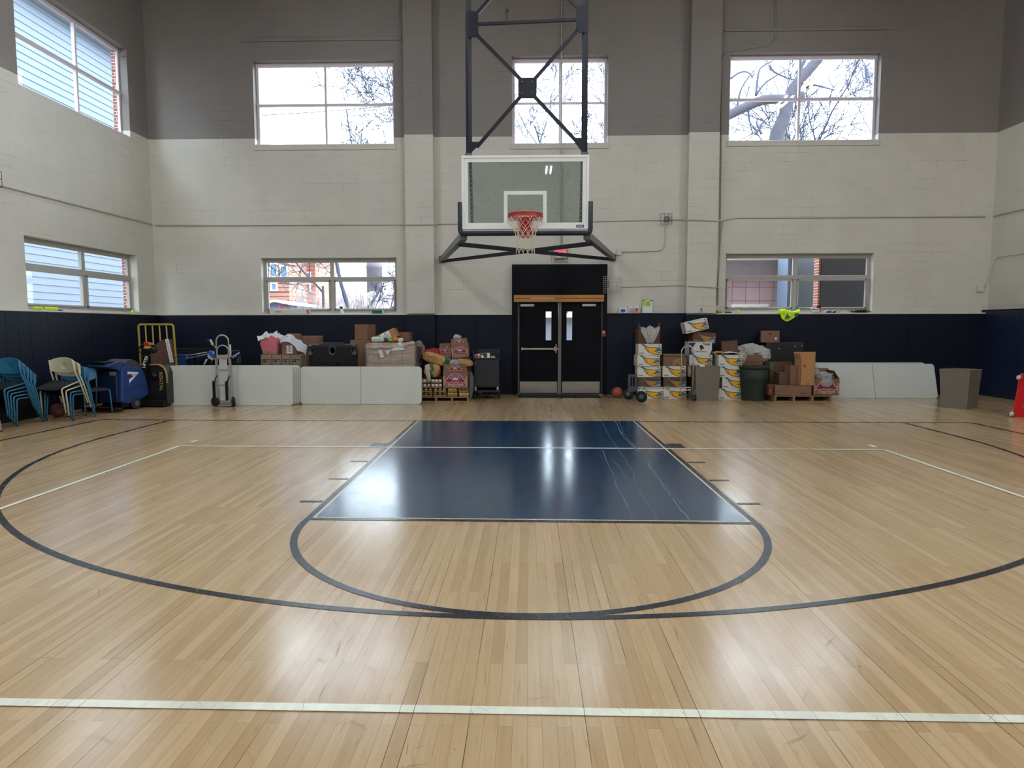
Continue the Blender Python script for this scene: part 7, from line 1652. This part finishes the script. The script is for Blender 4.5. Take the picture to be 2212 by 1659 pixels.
mb = MB(off=(aY(1667, 845, Yp2).x, Yp2+.2, zp)); qx = aY(1672, 845, Yp2+.02).x; mb.box((qx-.10, Yp2+.05, zp), (qx-.01, Yp2+.40, zp+.22), 0); mb.box((qx-.09, Yp2+.048, zp+.05), (qx-.05, Yp2+.05, zp+.12), 1); mb.text('USDA', .028, lambda p_, q_: (qx-.035, Yp2+.047, zp+.085+p_), 2)
tag(mb.build('side_carton', [M_KRAFTD, M_REDP, M_PAPER]), 'narrow carton end with red square print at the left of the beef carton', 'box')
cx_, w_, z0, h_ = front(1730, 1761, 776, 833, Yp2+.06, hb2)
def tall_marks(mb, w, d, h):
    yy = -d/2; mb.prism([(-w*.38, h*.70), (-w*.28, h*.82), (-w*.18, h*.80), (-w*.15, h*.66), (-w*.22, h*.70)], lambda a_, b_, q_: (a_, yy-.0005-q_*.001, b_), 0, 1, 4); mb.rbox((-w*.06, yy-.001, h*.05), (w*.08, yy, h*.10), .0005, 4, 1)
    for p_, q_ in (((-w*.05, h*.24), (w*.32, h*.245)), ((-w*.05, h*.42), (w*.32, h*.425)), ((-w*.05, h*.24), (-w*.04, h*.42)), ((w*.31, h*.24), (w*.32, h*.42)), ((-w*.48, h*.17), (w*.48, h*.172))): mb.box((p_[0], yy-.0011, p_[1]), (q_[0], yy, q_[1]), 5)
carton('tall pale brown carton with red print and raised flap on the beef carton', w_, .34, h_, (cx_, Yp2+.24, hb2), m=M_KRAFT2, marks=tall_marks, open_=[8, None, 30, 14])
cx_, w_, z0, h_ = front(1709, 1728, 790, 833, Yp2+.14, hb2); carton('darker carton side standing left of the tall pale carton', w_, .3, h_, (cx_, Yp2+.36, hb2), m=M_KRAFT, open_=[None]*4)
cx_, w_, z0, h_ = front(1686, 1708, 806, 833, Yp2+.2, hb2); carton('small dark brown carton behind the left end of the beef carton', w_, .3, h_, (cx_, Yp2+.42, hb2), m=M_KRAFTD, tape=False)
Yg = Yp2+.62; cx_, w_, z0, h_ = front(1660, 1708, 781, 833, Yg, .0)
def gm(mb, w, d, h):
    for x in (-.28, 0., .27): mb.prism(circ(x*w, h*.86, .02, 10), lambda a_, b_, q_: (a_, -d/2-.0005-q_*.001, b_), 0, 1, 1)
    mb.box((w*.38, -d/2-.001, h*.5), (w*.49, -d/2, h*.98), 3); mb.box((-w*.49, -d/2-.001, h*.78), (-w*.30, -d/2, h*.96), 3)
Tq = carton('vented produce box with green corners behind the small dark carton', w_, .4, h_, (cx_+.02, Yg+.2, 0), m=M_KRAFTD, marks=gm, open_=[None, None, 20, None])
boni_box('printed carton with open flaps and crinkled bag at the right end of the pallet', 1757, 1813, 818, 857, Yp2+.10, .45, z=zp, open_={'r': -35, 'b': 20})
q = aY(1783, 815, Yp2+.2); mb = MB(off=(q.x, Yp2+.2, q.z)); mb.sphere((q.x-.02, Yp2+.22, q.z-.01), .15, 0, 5, (1.25, .9, .75), .28, 2, 2.4, crease=.35); mb.sphere((q.x-.03, Yp2+.06, q.z-.10), .09, 0, 5, (1.3, .6, .9), .28, 5, 2.4, crease=.35); mb.sphere((q.x-.20, Yp2+.2, q.z+.10), .07, 0, 4, (1., .8, 1.), .35, 7, 2.4)
tag(mb.build('plastic_bag', M_BAGC), 'crinkled clear bag bulging out of the right printed carton', 'bag')
# ================================================================== red scooter board
q = aZ(2176, 898); xb0 = q.x; yb0 = q.y
T = thing('scooter_board', 'red plastic gym scooter board with white wheels leaning against the right wall', 'scooter', (xb0+.3, yb0, 0), 0)
M_SCR = mat('scooter_red', '#c4161c', .35)
mb = MB(T); xr = XR-PD
A0 = aZ(2180, 900); dirn = (aZ(2212, 903)-A0); 
Bx = A0.x; By = A0.y; top = aY(2197, 806, By).z
uu = V((1, -.12, 0)).normalized(); tilt = .10
def sp(u, h): return V((Bx, By, 0))+uu*u+V((tilt*h/ .75, 0, h))
def ring(pts0): return pts0
outer = [(0.03, 0.0), (.0, .06), (.03, .14), (.04, .5), (.03, .62), (.0, .70), (.06, .77), (.14, .76), (.30, .76), (.42, .76), (.48, .70), (.45, .6), (.44, .15), (.48, .05), (.42, .0)]
inner = [(.15, .18), (.15, .58), (.33, .58), (.33, .18)]
n_ = uu.cross(V((0, 0, 1))).normalized()
k_ = top/.77
pt_ = lambda p: sp(p[0], p[1]*k_)
# left, right, top, bottom members as solid plates
for P in ([(.03, 0), (.0, .06), (.03, .14), (.04, .5), (.03, .62), (.0, .70), (.06, .77), (.16, .76), (.15, .58), (.15, .18), (.16, .0)], [(.32, 0), (.42, 0), (.48, .05), (.44, .15), (.45, .6), (.48, .70), (.42, .76), (.32, .76), (.33, .58), (.33, .18)], [(.15, .58), (.16, .765), (.32, .76), (.33, .58)], [(.16, 0), (.15, .18), (.33, .18), (.32, 0)]):
    mb.prism(P, lambda a_, b_, d_: pt_((a_, b_))+n_*d_, -.0, .05)
mb.build('board', M_SCR, T)
for (u, h) in ((.02, .06), (.02, .70), (.45, .06), (.45, .70)):
    c_ = pt_((u, h))+n_*-.0; w_ = MB(T); 
    s_ = -1 if u < .2 else 1
    w_.cyl(c_+n_*.085+uu*s_*.055-V((0, 0, .0)), c_+n_*.085+uu*s_*.02, .036, n=18); w_.build('wheel', mat('scooter_wheel', '#cfcdc4', .4), T)
    f = MB(T); f.bar(c_+n_*.04, c_+n_*.09+uu*s_*.01, .05, .04); f.build('caster_fork', M_GREYM, T)
for (u, h) in ((.06, .0),): pass
# ================================================================== ledge clutter
YL = YW-.06; ZL = ZW+.001
def onl(x): return aY(x, 672, YL).x
T = thing('flat_box', 'long low white box with scribbled writing on the left window ledge', 'box', (onl(624), YL, ZL)); w = onl(669)-onl(580)
mb = MB(); mb.rbox((-w/2, -.05, 0), (w/2, .10, .095), .006, 0); mb.box((-w/2-.001, -.052, 0), (-w/2+.05, .10, .096), 1); mb.box((w/2-.05, -.052, 0), (w/2+.001, .1, .096), 1); mb.text('BGF 16', .05, lambda a_, b_: (-w*.22+a_*.9, -.0515, .03+b_), 2)
mb.build('box_body', [M_CARTW, M_KRAFT2, M_INK], T)
T = thing('spray_bottle', 'spray bottle with dark blue trigger on the left window ledge', 'bottle', (onl(738), YL, ZL)); mb = MB(); mb.lathe([(0, 0), (.035, 0), (.037, .01), (.037, .07), (.02, .10), (.014, .115), (0, .115)], n=16); mb.build('bottle_body', mat('pale_bottle', '#cfd8e2', .2), T)
mb = MB(); mb.rbox((-.022, -.012, .112), (.022, .014, .14), .004); mb.rbox((-.045, -.01, .14), (.03, .012, .165), .005); mb.tube([(-.03, 0, .14), (-.04, 0, .11)], .006, 5); mb.build('trigger_head', M_NAVYP, T)
T = thing('green_box', 'small dark green box on the left window ledge', 'box', (onl(817), YL, ZL)); mb = MB(); mb.rbox((-.125, -.06, 0), (.095, .05, .078), .004); mb.build('box_body', mat('bottle_green', '#1f5a4a', .5), T); mb = MB(); mb.rbox((.096, -.05, 0), (.125, .05, .085), .003); mb.build('pale_end', mat('pale_teal', '#9cc4c8', .5), T)
for i, (x, lb) in enumerate(((1346, 'white box with blue glove picture on the ledge right of the doors'), (1368, 'white box with red and brown print on the ledge right of the doors'))):
    q = aY(x, 672, YL); T = thing('small_box', lb, 'box', (q.x, YL, ZL)); hh = (.12, .165)[i]; ww = (.19, .235)[i]; mb = MB(); mb.rbox((-ww/2, -.05, 0), (ww/2, .05, hh), .004, 0)
    if i == 0: mb.prism([(-.05, .02), (.02, .015), (.05, .05), (.045, .085), (-.01, .095), (-.055, .09), (-.065, .06)], lambda a_, b_, d_: (a_, -.0505-d_*.001, b_), 0, 1, 1)
    else: mb.box((-ww*.42, -.0512, .05), (ww*.15, -.05, .11), 3); mb.box((ww*.17, -.0512, .05), (ww*.42, -.05, .11), 2); mb.box((-ww*.42, -.0512, .015), (ww*.42, -.05, .04), 4); mb.box((-ww*.2, -.0512, .135), (ww*.2, -.05, .15), 3)
    mb.build('box_body', [M_PAPER, mat('glove_blue', '#2456a8', .5), M_REDP, M_FRAMEP, mat('rust_print', '#a5502c', .6)], T)
T = thing('clipboard', 'clipboard with white paper leaning on the wall right of the doors', 'clipboard', (aY(1399, 672, YL).x, YW-.05, ZL), 0, None, (RAD(-8), 0, 0)); mb = MB(); mb.rbox((-.125, -.004, 0), (.125, .004, .30), .002); mb.build('board', mat('hardboard', '#6a4a38', .6), T)
mb = MB(); mb.box((-.118, -.0065, .004), (.118, -.004, .275)); mb.build('paper', M_PAPER, T); mb = MB(); mb.rbox((-.06, -.02, .275), (.06, -.004, .315), .006); mb.build('clip', M_CHROME, T)
mb = MB(); mb.box((-.115, -.0078, .155), (.065, -.0066, .265)); mb.build('sticky_note', mat('lime_note', '#a8d83c', .6), T)
mb = MB(); mb.text('20', .09, lambda a_, b_: (.01+a_, -.0084, .18+b_), 0); mb.build('note_writing', mat('green_pen', '#4f8a2c', .6), T)
T = thing('water_bottle', 'small clear bottle with red cap on the ledge by the right pilaster', 'bottle', (aY(1515, 672, YP-.0).x, YW-.25+.0, ZL-.0)); T.location.y = YW-PD+.02; T.location.x = aY(1515, 672, YW-PD).x
T.location = (aY(1515, 672, YW-.235).x, YW-.235, ZW-.029)
mb = MB(); mb.lathe([(0, 0), (.026, 0), (.028, .01), (.028, .085), (.012, .105), (.012, .115), (0, .115)], n=14); mb.build('bottle_body', clear_mat('bottle_plastic', '#e8eef4', fac=.1, milk='#c0c8d4', milkfac=.3), T); mb = MB(); mb.cyl((0, 0, .112), (0, 0, .132), .017, n=12); mb.build('bottle_cap', mat('dark_red_cap', '#6a1c20', .4), T)
mb = MB(off=(onl(1549), YL-.03, ZL)); x_ = mb.off.x; mb.sphere((x_, YL-.04, ZL+.03), .035, 0, 3, (1.1, .8, .8), .4, 3); mb.sphere((x_+.06, YL-.06, ZL+.02), .026, 0, 3, (1.3, .8, .7), .4, 5); tag(mb.build('yellow_cloth', mat('mustard_cloth', '#a8922c', .8)), 'crumpled yellow cloth on the ledge below the switch box', 'cloth')
mb = MB(off=(onl(1585), YL, ZL)); P = [aY(x, y, YL-.03) for x, y in ((1554, 662), (1570, 661), (1580, 663), (1592, 670), (1600, 674))]; mb.tube(P, .007, 6); mb.tube([aY(x, y, YL-.03) for x, y in ((1556, 668), (1575, 668), (1590, 674))], .006, 6); tag(mb.build('wire_rack', M_PLW), 'bent white wire rack at the left end of the right window ledge', 'rack')
mb = MB(off=(onl(1574), YL, ZL)); x_ = mb.off.x; mb.rbox((x_-.07, YL-.03, ZL), (x_+.06, YL+.05, ZL+.028), .006); tag(mb.build('dark_wallet', mat('dark_teal', '#1c3a44', .5)), 'small dark flat object on the ledge under the white wire rack', 'case')
T = thing('tennis_ball', 'greenish ball on the right window ledge', 'ball', (onl(1596), YL+.02, ZL)); mb = MB(); mb.sphere((0, 0, .033), .033, 0, 3); mb.build('felt', M_TEN, T)
# hi-vis vest hanging over the ledge
mb = MB(off=(onl(1700), YW-PD, ZL)); xv = mb.off.x; YV = YW-PD-.02
def vest(u, v):
    n_ = noise.noise(V((u*5, v*5, 2))); n2 = noise.noise(V((u*14, v*12, 6)))
    if v < .45: t = v/.45; y = YL+.04-t*(YL+.04-YV+.01); z = ZL+.02+.07*sin(pi*t)*(.6+.4*sin(u*7))+.03*n_; xw = .25
    else: t = (v-.45)/.55; y = YV-.025-.02*n_; z = ZL+.01-t*.21*(1-.75*abs(u-.42)); xw = .25-.09*t
    return (xv+.02+(u-.5)*2*xw*(1-.25*(v > .45)*abs(u-.5))-.06*(v-.4)+.02*n2, y+.012*n2, z+.015*n2)
mb.sheet(vest, 26, 26, 0)
mb.prism([(xv-.10, ZL-.13), (xv+.02, ZL-.12), (xv-.01, ZL-.06), (xv-.05, ZL-.02), (xv-.07, ZL-.07)], lambda a_, b_, d_: (a_, YV-.052-d_*.004, b_), 0, 1, 1); mb.prism([(xv+.13, ZL-.10), (xv+.20, ZL-.08), (xv+.20, ZL-.0), (xv+.12, ZL-.02)], lambda a_, b_, d_: (a_, YV-.045-d_*.004, b_), 0, 1, 1)
tag(mb.build('safety_vest', [M_HIVIS, mat('grey_tape', '#4a4e3c', .5)]), 'crumpled fluorescent yellow vest hanging over the right window ledge', 'vest')
T = thing('shoe', 'white shoe with red strap on the right window ledge', 'shoe', (onl(1764), YL, ZL)); mb = MB(); mb.sphere((0, 0, .055), .06, 0, 4, (1.5, .7, .9), .12, 2, 2., flat=-.05); mb.sphere((-.10, -.01, .10), .04, 0, 3, (1.5, .8, .6), .1, 3); mb.build('shoe_body', M_PAPER, T)
mb = MB(); mb.rbox((.055, -.05, .02), (.075, .04, .14), .006); mb.build('red_strap', M_REDP, T); mb = MB(); mb.sphere((.05, 0, .14), .045, 0, 3, (1.3, .8, .6), .1, 4); mb.build('shoe_tongue', M_BLK, T); mb = MB(); mb.rbox((-.09, -.05, .07), (.03, -.035, .082), .002); mb.build('stripe', M_BLK, T)
T = thing('hand_weight', 'small purple hand weights and white clips on the right window ledge', 'weight', (onl(1795), YL, ZL)); mb = MB(); mb.rbox((-.10, -.03, 0), (.10, .03, .045), .012); mb.build('weight_body', mat('purple_vinyl', '#4a2a62', .4), T)
for x0_, x1_ in ((-.16, -.09), (.0, .06)): mb = MB(); mb.bar((x0_, -.035, .01), (x1_, -.035, .07), .014, .014); mb.build('white_clip', M_PAPER, T)
T = thing('plastic_cup', 'small clear cup beside the purple weights on the right window ledge', 'cup', (onl(1812), YL, ZL)); mb = MB(); mb.lathe([(0, .002), (.022, .0), (.03, .09), (.031, .092), (.027, .088), (.02, .005)], n=16); mb.build('cup_wall', clear_mat('cup_plastic', '#eef0f0', fac=.1, milk='#c8ccc8', milkfac=.35), T)
mb = MB(off=(onl(1860), YL, ZL)); rg = random.Random(2); x_ = mb.off.x
for k in range(120):
    a_ = rg.uniform(0, pi); r_ = rg.uniform(.05, .14); s0 = V((x_+rg.gauss(0, .07), YL+rg.uniform(-.03, .04), ZL+.01)); e = s0+V((cos(a_)*r_*.9, rg.gauss(0, .02), abs(sin(a_))*r_*.55)); mb.tube([s0, s0.lerp(e, .5)+V((0, 0, .015)), e], .004, 4, caps=False)
tag(mb.build('black_tinsel', M_BLK), 'bundle of black frizzy strands at the right end of the right window ledge', 'bundle', kind='stuff')
# left wall ledge
def onLX(x, y): return aX(x, y, XL+.06)
for k, (px_, lb) in enumerate(((75, 'first yellow ball from the left on the left wall ledge'), (81, 'second yellow ball from the left on the left wall ledge'), (88, 'third yellow ball from the left on the left wall ledge'), (101, 'fourth yellow ball from the left on the left wall ledge'), (108, 'fifth yellow ball from the left on the left wall ledge'), (115, 'sixth yellow ball from the left on the left wall ledge'), (122, 'seventh yellow ball from the left on the left wall ledge'), (286, 'lone yellow ball at the right end of the left wall ledge'))):
    q = onLX(px_, 666); T = thing('tennis_ball', lb, 'ball', (XL+.06, q.y, ZL), 0, 'yellow balls on the left wall ledge'); mb = MB(); mb.sphere((0, 0, .033), .033, 0, 3); mb.build('felt', M_TEN, T)
q = onLX(128, 667); mb = MB(off=(XL+.06, q.y, ZL)); mb.rbox((XL+.03, q.y-.02, ZL), (XL+.09, q.y+.06, ZL+.02), .005); tag(mb.build('dark_block', M_BLK), 'small dark strap end beside the yellow balls on the left ledge', 'strap')
